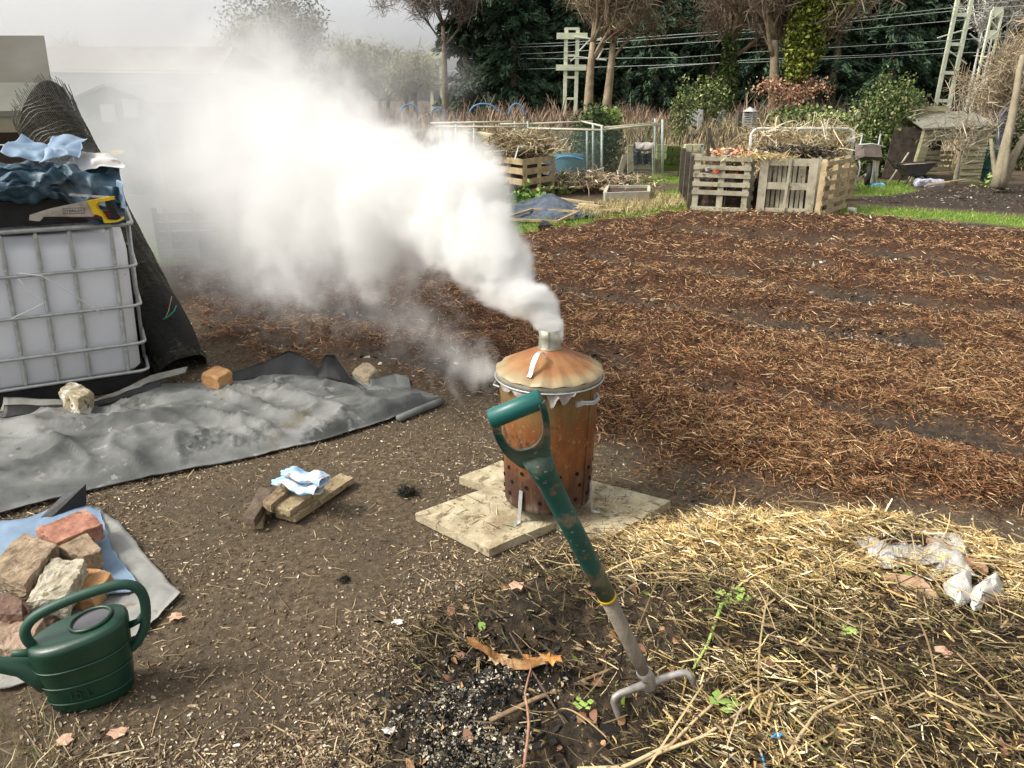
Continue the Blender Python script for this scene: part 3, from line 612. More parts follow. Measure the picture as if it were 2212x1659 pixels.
# side handle
mb = MB(); a1, a2 = radians(-58), radians(-28); P = []
for i in range(11):
    t = i / 10; a = a1 + (a2 - a1) * t; r = .197 + .026 * min(1, 5 * min(t, 1 - t)); P.append((CX + cos(a) * r, CY + sin(a) * r, .575 + .004 * sin(t * 9)))
mb.tube(P, .0042, 8); mb.tube([(p[0], p[1], p[2] - .009) for p in P], .0042, 8)
for a in (a1, a2): mb.beam((CX + cos(a) * .194, CY + sin(a) * .194, .570), (CX + cos(a) * .206, CY + sin(a) * .206, .570), .03, .022)
mb.build('side_handle', galv, inc, smooth=False)
mb = MB(); P = [(CX + cos(a) * (.197 + .024 * min(1, 5 * min(t, 1 - t))), CY + sin(a) * (.197 + .024 * min(1, 5 * min(t, 1 - t))), .575) for t in [i / 10 for i in range(11)] for a in [radians(152) + radians(30) * t]]
mb.tube(P, .0042, 8); mb.build('side_handle', galv, inc)
# lid: fluted shallow cone, skirt, rolled bead
lidm = mat('rusty_lid', [(.25, (.17, .062, .026)), (.45, (.27, .115, .045)), (.6, (.34, .185, .08)), (.8, (.38, .27, .14))], 5, rough=.5, metal=.15, bump=.15, bscale=25, spots=[(4, .58, .12, (.42, .30, .13)), (40, .68, .03, (.14, .05, .02))])
nt = lidm.node_tree; N = nt.nodes; L = nt.links.new; b = N['Principled BSDF']; src = b.inputs['Base Color'].links[0].from_socket
tc = N.new('ShaderNodeTexCoord'); vm_ = N.new('ShaderNodeVectorMath'); vm_.operation = 'MULTIPLY'; vm_.inputs[1].default_value = (1, 1, 0); L(tc.outputs['Object'], vm_.inputs[0])
ln = N.new('ShaderNodeVectorMath'); ln.operation = 'LENGTH'; L(vm_.outputs[0], ln.inputs[0]); nz = N.new('ShaderNodeTexNoise'); nz.inputs['Scale'].default_value = 14; nz.inputs['Detail'].default_value = 5; L(tc.outputs['Object'], nz.inputs[0])
rn = mth('ADD', ln.outputs['Value'], mth('MULTIPLY', mth('SUBTRACT', nz.outputs[0], .5), .09))
src = mixc(mth('MULTIPLY', mr_(rn, .15, .205), .7), src, (.33, .295, .18)); src = mixc(mth('MULTIPLY', mr_(rn, .12, .06), .6), src, (.28, .10, .045)); L(src, b.inputs['Base Color'])
skm = mat('lid_skirt_zinc', [(.3, (.22, .20, .15)), (.7, (.38, .36, .29))], 18, rough=.6, metal=.35, bump=.2)
LZ = .632; mb = MB(); n_ = 192; FL = 16
vs = []; fs = []; rings = [(.044, .114), (.047, .104), (.08, .090), (.12, .070), (.16, .050), (.195, .032), (.2095, .024), (.2125, .019)]
for i, (r, z) in enumerate(rings):
    for j in range(n_):
        a = 2 * pi * j / n_; ph = (a * FL / (2 * pi)) % 1; fl = 1 - abs(2 * ph - 1); am = .007 * sst(.05, .2, r)
        vs.append((CX + cos(a) * (r + (.004 * (fl - .5) if i > 5 else 0)), CY + sin(a) * (r + (.004 * (fl - .5) if i > 5 else 0)), LZ + z + float(am) * (1 - abs(2 * ph - 1) - .6)))
for i in range(len(rings) - 1):
    for j in range(n_): fs.append((i * n_ + j, i * n_ + (j + 1) % n_, (i + 1) * n_ + (j + 1) % n_, (i + 1) * n_ + j))
mb.add(vs, fs); lid = mb.build('lid', lidm, inc, smooth=True)
MB().lathe((CX, CY, LZ), [(.2085, .016), (.2098, .008), (.2115, -.006), (.2100, -.006), (.2080, .008)], 96).build('lid_skirt', skm, lid, smooth=True)
P = [(CX + cos(2 * pi * i / 72) * .2145, CY + sin(2 * pi * i / 72) * .2145, LZ - .007) for i in range(73)]; MB().tube(P, .0035, 8, False).build('rim_bead', galv, lid, smooth=True)
chm = mat('chimney_steel', [(.3, (.20, .20, .15)), (.7, (.36, .36, .28))], 20, rough=.5, metal=.5, bump=.15, spots=[(7, .60, .05, (.30, .10, .05))])
MB().lathe((CX, CY, LZ), [(.048, .108), (.0445, .112), (.0435, .15), (.0435, .182), (.0415, .182), (.0415, .10)], 48, wob=lambda i, a: .01 * sin(2 * a)).build('chimney', chm, inc, smooth=True)
mb = MB(); a = radians(-100); MB().beam((CX + cos(a) * .0445, CY + sin(a) * .0445, LZ + .112), (CX + cos(a) * .0445, CY + sin(a) * .0445, LZ + .181), .003, .002, (cos(a), sin(a), 0)).build('chimney_seam', chm, inc)
# strap handle on the lid
mb = MB(); P0 = Vector((CX - .078, CY - .155, LZ + .052)); P1 = Vector((CX - .020, CY - .080, LZ + .090)); dr = (P1 - P0)
L0 = [P0 + dr * t + Vector((0, 0, .050 * sin(pi * min(1, t * 1.02)) ** .7 if 0 < t < 1 else 0)) for t in [i / 14 for i in range(15)]]
L0 = [P0 - dr.normalized() * .014 - Vector((0, 0, .004))] + L0
side = dr.cross(Vector((0, 0, 1))).normalized() * .0095; vs = []; fs = []
for i, p in enumerate(L0):
    t_ = (L0[min(i + 1, len(L0) - 1)] - L0[max(0, i - 1)]).normalized(); nr = side.cross(t_).normalized() * .0012
    vs += [p - side - nr, p + side - nr, p + side + nr, p - side + nr]
for i in range(len(L0) - 1):
    for j in range(4): fs.append((i * 4 + j, i * 4 + (j + 1) % 4, i * 4 + 4 + (j + 1) % 4, i * 4 + 4 + j))
mb.add(vs, fs + [(3, 2, 1, 0), tuple(len(vs) - 4 + q for q in range(4))]); mb.build('lid_handle', mat('bright_zinc', [(.3, (.55, .57, .6)), (.7, (.75, .77, .8))], 40, rough=.3, metal=.7, bump=.1), lid)
# torn paper caught under the lid
pm = mat('charred_paper', [(.3, (.16, .13, .11)), (.7, (.42, .38, .35))], 18, bump=.3)
def torn(a0, a1, drop, label, seed):
    def fn(u, v):
        a = radians(a0 + (a1 - a0) * u); r = .203 + .012 * v + .008 * sin(u * 11 + seed) * v; d = drop * (.30 + 1.7 * abs(mn.noise(Vector((u * 2.2 + seed * 7, 0, 0)))) + .25 * abs(mn.noise(Vector((u * 6, seed, 0))))) * min(1, 6 * min(u, 1 - u) + .1); return (CX + cos(a) * r, CY + sin(a) * r, LZ - .004 - d * v)
    one('paper_scrap', MB().sheet(fn, 26, 6, .001), pm, label, 'paper scrap', (CX + cos(radians(a0)) * .2, CY + sin(radians(a0)) * .2, LZ - .02), 'scraps of paper caught under the lid')
torn(-150, -112, .045, 'charred paper scrap hanging left under the bin lid', 1.0); torn(-96, -66, .05, 'pointed paper scrap hanging at the middle of the lid', 3.3)

# ------------------------------------------------------------------ fork (three-tined cultivator)
head = on_heap(1402, 1478, .055)
def sh(u, v, t):                                      # points of the handle between head and grip
    Y = head.y + (1.17 - head.y) * t; return at(u, v, Y)
forkT = thing('garden_fork', 'upright three-pronged garden fork, green handle, stuck in the heap', 'garden fork', tuple(head))
gp = mat('green_fork_plastic', [(.3, (.005, .050, .040)), (.6, (.010, .085, .068)), (.8, (.02, .12, .10))], 6, rough=.5, bump=.15, bscale=60, dist=.002, spec=.4, spots=[(9, .53, .09, (.22, .18, .125)), (22, .57, .06, (.15, .10, .06)), (5, .56, .1, (.07, .095, .065)), (70, .64, .04, (.3, .26, .2))])
gpc = mat('green_grip_plastic', [(.3, (.004, .072, .062)), (.7, (.008, .115, .10))], 8, rough=.38, bump=.05, spec=.5, spots=[(50, .72, .03, (.3, .25, .18))])
S0, S1 = head + Vector((-.004, .0, .012)), sh(1311, 1288, .40)
S2, S3 = sh(1190, 1050, .80), sh(1158, 985, .88)
woodh = mat('shaft_wood', [(.3, (.13, .11, .085)), (.7, (.30, .255, .20))], 10, stretch=(6, 6, .6), bump=.4, bscale=30, rough=.7)
MB().tube([S0, S0.lerp(S1, .3), S1], [.013, .0165, .0175], 20).build('shaft', woodh, forkT, smooth=True)
MB().tube([S1 - (S1 - S0).normalized() * .003, S1 + (S1 - S0).normalized() * .006], .0208, 24).build('yellow_ring', mat('yellow_band', [(0, (.75, .50, .02))], bump=0, rough=.4), forkT, smooth=True)
MB().tube([S1, S1.lerp(S2, .35), S1.lerp(S2, .7), S2, S2.lerp(S3, .5), S3], [.0200, .0203, .0205, .0215, .0235, .028], 28).build('sleeve', gp, forkT, smooth=True)
# D grip: crossbar and a dished yoke
GA, GB = sh(1061, 905, 1.0), sh(1168, 862, 1.0)
ax = (GB - GA).normalized()
MB().tube([GA - ax * .002, GA, GB, GB + ax * .002], [.0155, .0175, .0175, .0155], 28).build('grip_bar', gpc, forkT, smooth=True)
Yf = head.y + (1.17 - head.y) * .95
def grp(u, v): t = .88 + .12 * (985 - v) / 100.; return sh(u, v, t)
mb = MB(); inner = [(1075, 905), (1081, 926), (1088, 945), (1098, 960), (1113, 970), (1134, 970), (1154, 962), (1168, 945), (1173, 922), (1170, 898), (1163, 874)]
outer = [(1052, 897), (1062, 925), (1074, 955), (1090, 980), (1110, 998), (1132, 1012), (1168, 1012), (1185, 985), (1189, 940), (1186, 903), (1177, 864)]
vs = []; fs = []; Kn = 6; dpt = Vector((0, -1, .35)).normalized(); outs = []
def sm_poly(pl, n=24):
    pts = []; m = len(pl) - 1
    for i in range(n + 1):
        t = i / n * m; k = min(int(t), m - 1); f = t - k; p0, p1, p2, p3 = pl[max(k - 1, 0)], pl[k], pl[k + 1], pl[min(k + 2, m)]
        pts.append(tuple(.5 * ((2 * p1[c]) + (-p0[c] + p2[c]) * f + (2 * p0[c] - 5 * p1[c] + 4 * p2[c] - p3[c]) * f * f + (-p0[c] + 3 * p1[c] - 3 * p2[c] + p3[c]) * f ** 3) for c in (0, 1)))
    return pts
I_, O_ = sm_poly(inner), sm_poly(outer); n_ = len(I_)
for i in range(n_):
    mid = sin(pi * i / (n_ - 1)); rowf = []
    for k in range(Kn + 1):
        t = k / Kn; u = I_[i][0] * (1 - t) + O_[i][0] * t; v = I_[i][1] * (1 - t) + O_[i][1] * t; p = grp(u, v); w = sin(pi * t) ** .6
        rowf.append((p, w))
    vs += [p + dpt * (.006 + .012 * (1 if k in (0,) else .55) - .006 * mid * w) for k, (p, w) in enumerate(rowf)] + [p - dpt * (.010 + .006 * w) for p, w in rowf]
m2 = (Kn + 1) * 2
for i in range(n_ - 1):
    for k in range(Kn):
        fs.append((i * m2 + k, (i + 1) * m2 + k, (i + 1) * m2 + k + 1, i * m2 + k + 1)); q = Kn + 1
        fs.append((i * m2 + q + k + 1, (i + 1) * m2 + q + k + 1, (i + 1) * m2 + q + k, i * m2 + q + k))
    fs.append((i * m2, i * m2 + Kn + 1, (i + 1) * m2 + Kn + 1, (i + 1) * m2)); fs.append((i * m2 + Kn, (i + 1) * m2 + Kn, (i + 1) * m2 + 2 * Kn + 1, i * m2 + 2 * Kn + 1))
fs += [tuple(range(Kn + 1)) + tuple(range(2 * Kn + 1, Kn, -1)), tuple(((n_ - 1) * m2 + k) for k in range(Kn, -1, -1)) + tuple((n_ - 1) * m2 + k for k in range(Kn + 1, 2 * Kn + 2))]
mb.add(vs, fs)
yk = mb.build('grip_yoke', gp, forkT, smooth=True); md = yk.modifiers.new('soft', 'BEVEL'); md.width = .002; md.segments = 2
# head and prongs
stl = mat('worn_steel', [(.3, (.20, .18, .15)), (.55, (.46, .44, .41)), (.75, (.72, .71, .69))], 16, rough=.42, metal=.55, bump=.3, bscale=50, dist=.003)
MB().tube([head + Vector((0, 0, -.006)), head + Vector((-.004, 0, .022)), head.lerp(S1, .16)], [.02, .0165, .0175], 16).build('socket', stl, forkT, smooth=True)
def h_at(u, v, dy=0): return at(u, v, head.y + dy)
for pts, rr in (([(1400, 1476, 0), (1370, 1487, -.012), (1338, 1499, -.022), (1328, 1506, -.026), (1326, 1517, -.028), (1335, 1545, -.03), (1345, 1575, -.02)], [.011, .0095, .009, .009, .0088, .007, .004]),
                ([(1405, 1476, 0), (1435, 1465, .008), (1462, 1456, .012), (1480, 1453, .014), (1492, 1462, .013), (1500, 1480, .01), (1508, 1520, 0)], [.011, .0095, .009, .009, .0088, .0075, .004]),
                ([(1402, 1480, -.004), (1407, 1490, .01), (1410, 1502, .04), (1412, 1512, .06)], [.012, .011, .009, .005])):
    P = [h_at(*q) for q in pts]; P2 = []
    for i in range(len(P) - 1): P2 += [P[i].lerp(P[i + 1], t) for t in (0, .5)]
    P2.append(P[-1]); r2 = np.interp(np.linspace(0, 1, len(P2)), np.linspace(0, 1, len(rr)), rr)
    MB().tube(P2, list(r2), 10).build('prong', stl, forkT, smooth=True)

# clump: rotted strip beside the fork
strip = mat('rotten_strip', [(.3, (.12, .05, .018)), (.52, (.28, .14, .05)), (.75, (.50, .40, .25))], 14, bump=.6, bscale=35)
SP = [on_heap(u, v, .035) for u, v in ((1010, 1390), (1040, 1405), (1075, 1425), (1110, 1440), (1150, 1437), (1185, 1430))]
def fn(a, b):
    t = a * (len(SP) - 1); k = min(int(t), len(SP) - 2); p = SP[k].lerp(SP[k + 1], t - k); w = .045 * (.6 + .5 * sin(a * 3.1)); n1 = mn.noise_vector(p * 30 + Vector((0, b * 2, 0)))
    return p + Vector((.15 * w * (b - .5), -w * (b - .5) * .9, .03 * sin(b * pi) * (1 - .5 * a) + .02 * (b - .5))) + n1 * .008
one('rotten_bark_strip', MB().sheet(fn, 30, 8, .004), strip, 'curled orange-brown rotten strip lying across the hollow of the heap', 'bark', tuple(SP[2]))

# ------------------------------------------------------------------ firewood and gloves
def plank(px, z, thick, label, m=wood_split, seed=0, amp=.003, n=8, name='firewood_piece'):
    top = gx(px, z); one(name, MB().block(top, thick, n, amp, 25, .05, seed), m, label, 'firewood', tuple(top[0]), 'offcuts stacked under the gloves')
plank([(594, 1104), (637, 1116), (764, 1031), (735, 1022)], .045, .03, 'longest mossy board, lying right under the gloves', wood_split, 1)
plank([(578, 1092), (625, 1104), (700, 1052), (665, 1030)], .075, .03, 'grooved board end with frayed tip under the gloves', wood_split, 2, .005)
plank([(525, 1115), (548, 1122), (588, 1060), (562, 1050)], .075, .04, 'dark square block at the left end of the firewood', mat('dark_block', [(.3, (.07, .05, .035)), (.7, (.17, .125, .09))], 14, bump=.6), 3)
plank([(566, 1082), (585, 1092), (640, 1045), (618, 1034)], .095, .035, 'split dark stick between the block and the gloves', mat('split_dark', [(.3, (.11, .08, .05)), (.6, (.3, .22, .13))], 25, bump=.8), 4, .005)
plank([(561, 1090), (580, 1100), (610, 1075), (592, 1065)], .05, .03, 'short pale wedge in the middle of the firewood', wood_tan, 5)
plank([(524, 1132), (567, 1130), (572, 1108), (535, 1108)], .03, .028, 'pale sawn end nearest the viewer in the firewood', wood_tan, 6)
plank([(600, 1095), (622, 1108), (640, 1092), (622, 1082)], .045, .02, 'thin broken slip under the frayed board', MATS['dark_block'], 7)
glv = mat('glove_cloth', [(.3, (.26, .46, .72)), (.7, (.36, .56, .80))], 20, bump=.4, bscale=90, rough=.9, spots=[(7, .53, .03, (.72, .72, .70))])
cuff = mat('cuff_white', [(.3, (.60, .62, .62)), (.7, (.75, .76, .75))], 20, bump=.3)
def glove(cu, P0, P1, w, h, label, seed):
    A, B = P0, P1; d = (B - A); s = d.cross(Vector((0, 0, 1))).normalized(); rt = thing('work_glove', label, 'glove', tuple(A), 'pair of work gloves on the firewood')
    mb = MB(); n_, K = 22, 16; vs = []; fs = []
    for i in range(n_ + 1):
        t = i / n_; c = A + d * t + Vector((0, 0, .012 * sin(t * 7 + seed) + .01 * t * (1 - t))); ww = w * (.72 + .28 * t + .05 * sin(t * 11)); hh = h * (.55 + .5 * t)
        for j in range(K):
            a = 2 * pi * j / K; p = c + s * cos(a) * ww / 2 + Vector((0, 0, 1)) * (sin(a) * hh / 2 + .004 * sin(3 * a + t * 9 + seed)); vs.append(p + mn.noise_vector(p * 40) * .004)
    for i in range(n_):
        for j in range(K): fs.append((i * K + j, i * K + (j + 1) % K, (i + 1) * K + (j + 1) % K, (i + 1) * K + j))
    fs.append(tuple(range(K))[::-1]); mb.add(vs, fs); body_ = mb.build('glove_body', glv, rt, smooth=True); body_.modifiers.new('t', 'SOLIDIFY').thickness = .002
    ring = [vs[n_ * K + j] for j in range(K)] + [vs[n_ * K]]; MB().tube(ring, .0035, 6, False).build('cuff_edge', cuff, rt, smooth=True)
    for k in range(4):                                # fingers folded back at the closed end
        o_ = s * (k - 1.5) * w * .22; q0 = A + o_; MB().tube([q0 + d.normalized() * .01, q0 - d.normalized() * .02, q0 - d.normalized() * (.035 + .008 * (k % 3)) + Vector((0, 0, .004 - .01))], [.011, .0105, .006], 8).build('finger', glv, rt, smooth=True)
glove(0, g(612, 1040, .135), g(690, 1063, .125), .085, .03, 'lower blue and white glove, its cuff nearest the viewer', 1.)
glove(0, g(632, 1020, .175), g(700, 1040, .165), .085, .034, 'upper blue and white glove, cuff open to the right', 2.4)

# ------------------------------------------------------------------ bricks and the sheets they lie on
def sheet_px(px_rows, zf, name, label, m, cat, nu=40, nv=24, thick=.003, amp=.008, seed=0, parent=None):
    rows = [[g(u, v, 0) for u, v in r] for r in px_rows]
    def fn(a, b):
        def along(r):
            t = a * (len(r) - 1); k = min(int(t), len(r) - 2); return r[k].lerp(r[k + 1], t - k)
        t = b * (len(rows) - 1); k = min(int(t), len(rows) - 2); p = along(rows[k]).lerp(along(rows[k + 1]), t - k)
        nv_ = mn.noise_vector(p * 6 + Vector((seed, 0, 0))); n2 = mn.noise_vector(p * 17 + Vector((0, seed, 0)))
        p.z = zf(a, b) + abs(nv_.z) * amp * 1.6 + abs(n2.z) * amp * .7; p.x += n2.x * amp * .6; p.y += n2.y * amp * .6
        return p
    mb = MB().sheet(fn, nu, nv, thick)
    if parent is not None: return mb.build(name, m, parent, smooth=True)
    return one(name, mb, m, label, cat, tuple(fn(.5, .5)), smooth=True)
greys = mat('grey_tarpaulin', [(.3, (.10, .10, .085)), (.5, (.22, .22, .19)), (.68, (.36, .36, .33))], 3.5, rough=.55, bump=.35, bscale=14, dist=.01, spec=.45, spots=[(6, .57, .1, (.22, .18, .12)), (30, .66, .03, (.1, .085, .06))])
sheet2 = mat('grey_sheeting', [(.3, (.18, .18, .165)), (.6, (.29, .29, .27))], 5, rough=.6, bump=.3, bscale=16, spots=[(12, .6, .08, (.2, .16, .11))])
blues = mat('pale_blue_sheeting', [(.3, (.13, .20, .29)), (.7, (.23, .32, .43))], 5, rough=.5, bump=.3, bscale=18, spots=[(16, .64, .05, (.25, .22, .16))])
sheet_px([[(60, 1130), (160, 1095), (215, 1105), (262, 1140), (330, 1225), (392, 1292)], [(0, 1300), (100, 1290), (180, 1300), (240, 1320), (290, 1350), (330, 1352)], [(-30, 1420), (0, 1432), (60, 1440), (90, 1450), (200, 1420), (300, 1380)]],
         lambda a, b: .012, 'grey_plastic_sheet', 'crumpled grey plastic sheet spread under the bricks', sheet2, 'plastic sheet', 50, 30, amp=.012, seed=2)
sheet_px([[(-60, 1150), (0, 1140), (60, 1135), (110, 1115), (150, 1098), (200, 1108), (218, 1115)], [(-60, 1280), (0, 1280), (80, 1270), (150, 1260), (200, 1230), (225, 1215), (245, 1200)], [(-60, 1330), (20, 1330), (100, 1330), (180, 1320), (240, 1300), (280, 1295), (308, 1288)]],
         lambda a, b: .028, 'blue_plastic_sheet', 'pale blue plastic sheet showing round the brick pile', blues, 'plastic sheet', 50, 30, amp=.010, seed=5)
sheet_px([[(-60, 1428), (0, 1430), (40, 1432), (82, 1440)], [(-50, 1490), (-5, 1500), (25, 1497), (78, 1478)]], lambda a, b: .02, 'grey_plastic_scrap', 'grey plastic scrap on the soil below the can spout', sheet2, 'plastic sheet', 20, 10, seed=8)
brk = mat('red_brick', [(.3, (.20, .085, .055)), (.55, (.36, .17, .115)), (.75, (.46, .27, .19))], 14, bump=.7, bscale=60, dist=.004, spots=[(18, .6, .06, (.15, .09, .06))])
brk2 = mat('mortared_brick', [(.3, (.14, .10, .062)), (.52, (.29, .215, .14)), (.75, (.42, .33, .225))], 16, bump=1, bscale=50, dist=.006, spots=[(26, .58, .06, (.15, .11, .07)), (9, .6, .08, (.45, .30, .22))])
conc = mat('pitted_concrete', [(.3, (.22, .18, .11)), (.5, (.42, .38, .29)), (.75, (.56, .53, .44))], 20, bump=1, bscale=45, dist=.008, spots=[(18, .58, .05, (.20, .16, .09))])
orb = mat('orange_brick', [(.3, (.32, .155, .06)), (.7, (.54, .32, .15))], 9, bump=.8, bscale=40, spots=[(25, .64, .05, (.25, .16, .1))])
drkb = mat('dark_brick', [(.3, (.10, .06, .042)), (.7, (.24, .15, .11))], 16, bump=1, bscale=50, dist=.006)
def brick(px, z, thick, label, m, seed, amp=.006, name='brick', n=18, rnd=.05):
    top = gx(px, z); one(name, MB().block(top, thick, n, amp * .9, 22, rnd, seed), m, label, name.replace('_', ' '), tuple(sum(top, Vector()) / 4 - Vector((0, 0, thick))))
brick([(76, 1142), (118, 1172), (222, 1131), (184, 1098)], .135, .065, 'reddest whole brick at the back of the brick pile', brk, 1, .006)
brick([(121, 1182), (180, 1203), (219, 1189), (188, 1150)], .125, .07, 'half brick with mortared face just below the red one', brk2, 2)
brick([(-38, 1232), (50, 1262), (124, 1176), (52, 1148)], .150, .07, 'long pitted sand-coloured brick along the left of the pile', brk2, 3, .007)
brick([(56, 1300), (140, 1290), (186, 1208), (108, 1204)], .135, .08, 'palest lump, a pitted concrete block in the middle of the pile', conc, 4, .011, 'concrete_lump', 14)
brick([(138, 1285), (200, 1290), (243, 1236), (180, 1222)], .075, .06, 'orange broken brick end just behind the watering can', orb, 5, .007)
brick([(-45, 1325), (45, 1328), (50, 1290), (-40, 1268)], .135, .09, 'dark purplish brick at the left edge of the photo', drkb, 6, .007)
brick([(-45, 1400), (60, 1400), (95, 1325), (-40, 1330)], .105, .07, 'pinkish flat brick directly behind the can spout', mat('pink_brick', [(.3, (.26, .18, .12)), (.7, (.46, .34, .25))], 18, bump=1, bscale=50), 7, .007)
brick([(-40, 1362), (110, 1350), (150, 1300), (60, 1290)], .06, .055, 'buried brick under the palest lump', drkb, 8, .006)
# dark flap of the tarpaulin behind the bricks
one('rubber_offcut', MB().prism([g(86, 1120, .03), g(110, 1118, .03), g(186, 1092, .03), at(185, 1046, g(186, 1092, .03).y + .03), at(140, 1065, g(140, 1100, .03).y + .03)], (0, .006, .002)), mat('black_rubber', [(.3, (.012, .013, .013)), (.7, (.03, .031, .031))], 8, rough=.5, bump=.3), 'black triangular flap standing up behind the red brick', 'rubber sheet', tuple(g(140, 1110, .02)))

# ------------------------------------------------------------------ watering can
WC = g(203, 1503, 0); WC.y += .005
wc = thing('watering_can', 'dark green ten litre plastic watering can standing before the bricks', 'watering can', (WC.x, WC.y, .004))
th = radians(24); ex, ey = Vector((cos(th), sin(th), 0)), Vector((-sin(th), cos(th), 0)); ez = Vector((0, 0, 1))
canm = mat('green_can_plastic', [(.3, (.004, .032, .018)), (.7, (.008, .052, .028))], 5, rough=.36, bump=.06, bscale=80, spec=.5, spots=[(6, .62, .12, (.03, .085, .06))])
can2 = mat('green_can_dusty', [(.3, (.010, .052, .033)), (.7, (.03, .082, .055))], 5, rough=.5, bump=.1, spec=.4)
def W_(x, y, z): return Vector((WC.x, WC.y, .004)) + ex * x + ey * y + ez * z
def oval(a, A_, B_, e=2.4):
    c, s = cos(a), sin(a); return (A_ * abs(c) ** (2 / e) * (1 if c >= 0 else -1), B_ * abs(s) ** (2 / e) * (1 if s >= 0 else -1))
mb = MB(); prof = [(.0, 0, 0), (.60, .60, 0), (.78, .80, .002), (.84, .87, .012), (.88, .90, .05), (.92, .93, .10), (.955, .96, .15), (.985, .985, .19), (1, 1, .212), (1.0, 1.0, .224), (.975, .965, .234), (.90, .86, .2405), (.72, .66, .244), (.0, .0, .246)]
K = 72; vs = []; fs = []; A_, B_ = .130, .082
for (fa, fb, z) in prof:
    for j in range(K):
        a = 2 * pi * j / K; x, y = oval(a, A_ * fa, B_ * fb); rid = 0
        for zr in (.075, .125, .17): rid = max(rid, exp(-((z - zr) / .004) ** 2))
        vs.append(W_(x, y, z + .02 * (x / A_) * (z / .24)))
for i in range(len(prof) - 1):
    for j in range(K): fs.append((i * K + j, i * K + (j + 1) % K, (i + 1) * K + (j + 1) % K, (i + 1) * K + j))
mb.add(vs, fs); cb_ = mb.build('can_body', canm, wc, smooth=True)
for zr, f in ((.045, .89), (.105, .935), (.165, .972)):
    P = []
    for j in range(29):
        a = radians(-165 + 150 * j / 28); x, y = oval(a, A_ * f + .0015, B_ * f + .0015); P.append(W_(x, y, zr + .02 * (x / A_) * (zr / .24) - .004 * sin(pi * j / 28)))
    MB().tube(P, [.0012 + .0026 * sin(pi * j / 28) for j in range(29)], 8).build('moulded_rib', canm, cb_, smooth=True)
# filler opening: collar and dark inside
oc = (.035, .004); P = [W_(oc[0] + cos(2 * pi * i / 40) * .054, oc[1] + sin(2 * pi * i / 40) * .048, .2485 + .02 * cos(2 * pi * i / 40) * .054 / A_ + .02 * oc[0] / A_) for i in range(41)]; MB().tube(P, .0055, 10, False).build('opening_rim', canm, cb_, smooth=True)
mb = MB(); vs = [W_(oc[0] + cos(2 * pi * i / 40) * .052 * r, oc[1] + sin(2 * pi * i / 40) * .046 * r, z) for r, z in ((1.0, .2525), (1, .246)) for i in range(40)]
mb.add(vs, [(i, (i + 1) % 40, 40 + (i + 1) % 40, 40 + i) for i in range(40)]).build('opening_collar', canm, cb_, smooth=True)
MB().prism([W_(oc[0] + cos(2 * pi * i / 40) * .049, oc[1] + sin(2 * pi * i / 40) * .043, .2512 + .02 * cos(2 * pi * i / 40) * .049 / A_) for i in range(40)], (0, 0, .002)).build('water', mat('murky_water', [(0, (.07, .065, .07))], bump=0, rough=.08, spec=.8), cb_)
# handle: one arch from the spout end over the top and down the far end
HP = [(-.108, 0, .20), (-.124, 0, .235), (-.122, 0, .272), (-.092, 0, .305), (-.03, 0, .328), (.05, 0, .343), (.12, 0, .347), (.158, 0, .333), (.176, 0, .30), (.177, 0, .25), (.165, 0, .19), (.140, 0, .145), (.118, 0, .125)]
Q = sm_poly([(a[0], a[2]) for a in HP], 44); MB().tube([W_(x, 0, z) for x, z in Q], [.0150 - .003 * abs(i / 44 - .45) for i in range(45)], 16).build('handle', can2, wc, smooth=True)
MB().tube([W_(x, 0, z) for x, z in ((.125, .205), (.15, .212), (.168, .228))], [.011, .009, .011], 12).build('handle_bridge', canm, wc, smooth=True)
sp_ = [(-.095, .10), (-.125, .13), (-.155, .155), (-.20, .178), (-.27, .21), (-.36, .25)]
MB().tube([W_(x, 0, z) for x, z in sp_], [.048, .038, .028, .022, .019, .017], 20).build('spout', can2, wc, smooth=True)
MB().tube([W_(-.10, -.01, .195), W_(-.135, -.012, .205), W_(-.165, -.014, .215)], [.014, .011, .009], 12).build('rose_peg', can2, wc, smooth=True)
fc = bpy.data.curves.new('volume_mark', 'FONT'); fc.body = '10 L'; fc.size = .036; fc.extrude = .0014; fc.bevel_depth = .0004; fc.align_x = 'CENTER'
fo = text_mesh('volume_mark', fc); COL.objects.link(fo); fo.parent = cb_; ORG[fo.name] = ORG[wc.name]; fo.data.materials.append(canm)
fp = W_(-.018, -.0805, .056) - ORG[wc.name]; Rm = Matrix((ex, Vector((0, 0, 1)), -ey)).transposed(); fo.matrix_local = Matrix.Translation(fp) @ Rm.to_4x4() @ Matrix.Rotation(radians(-4), 4, 'X')
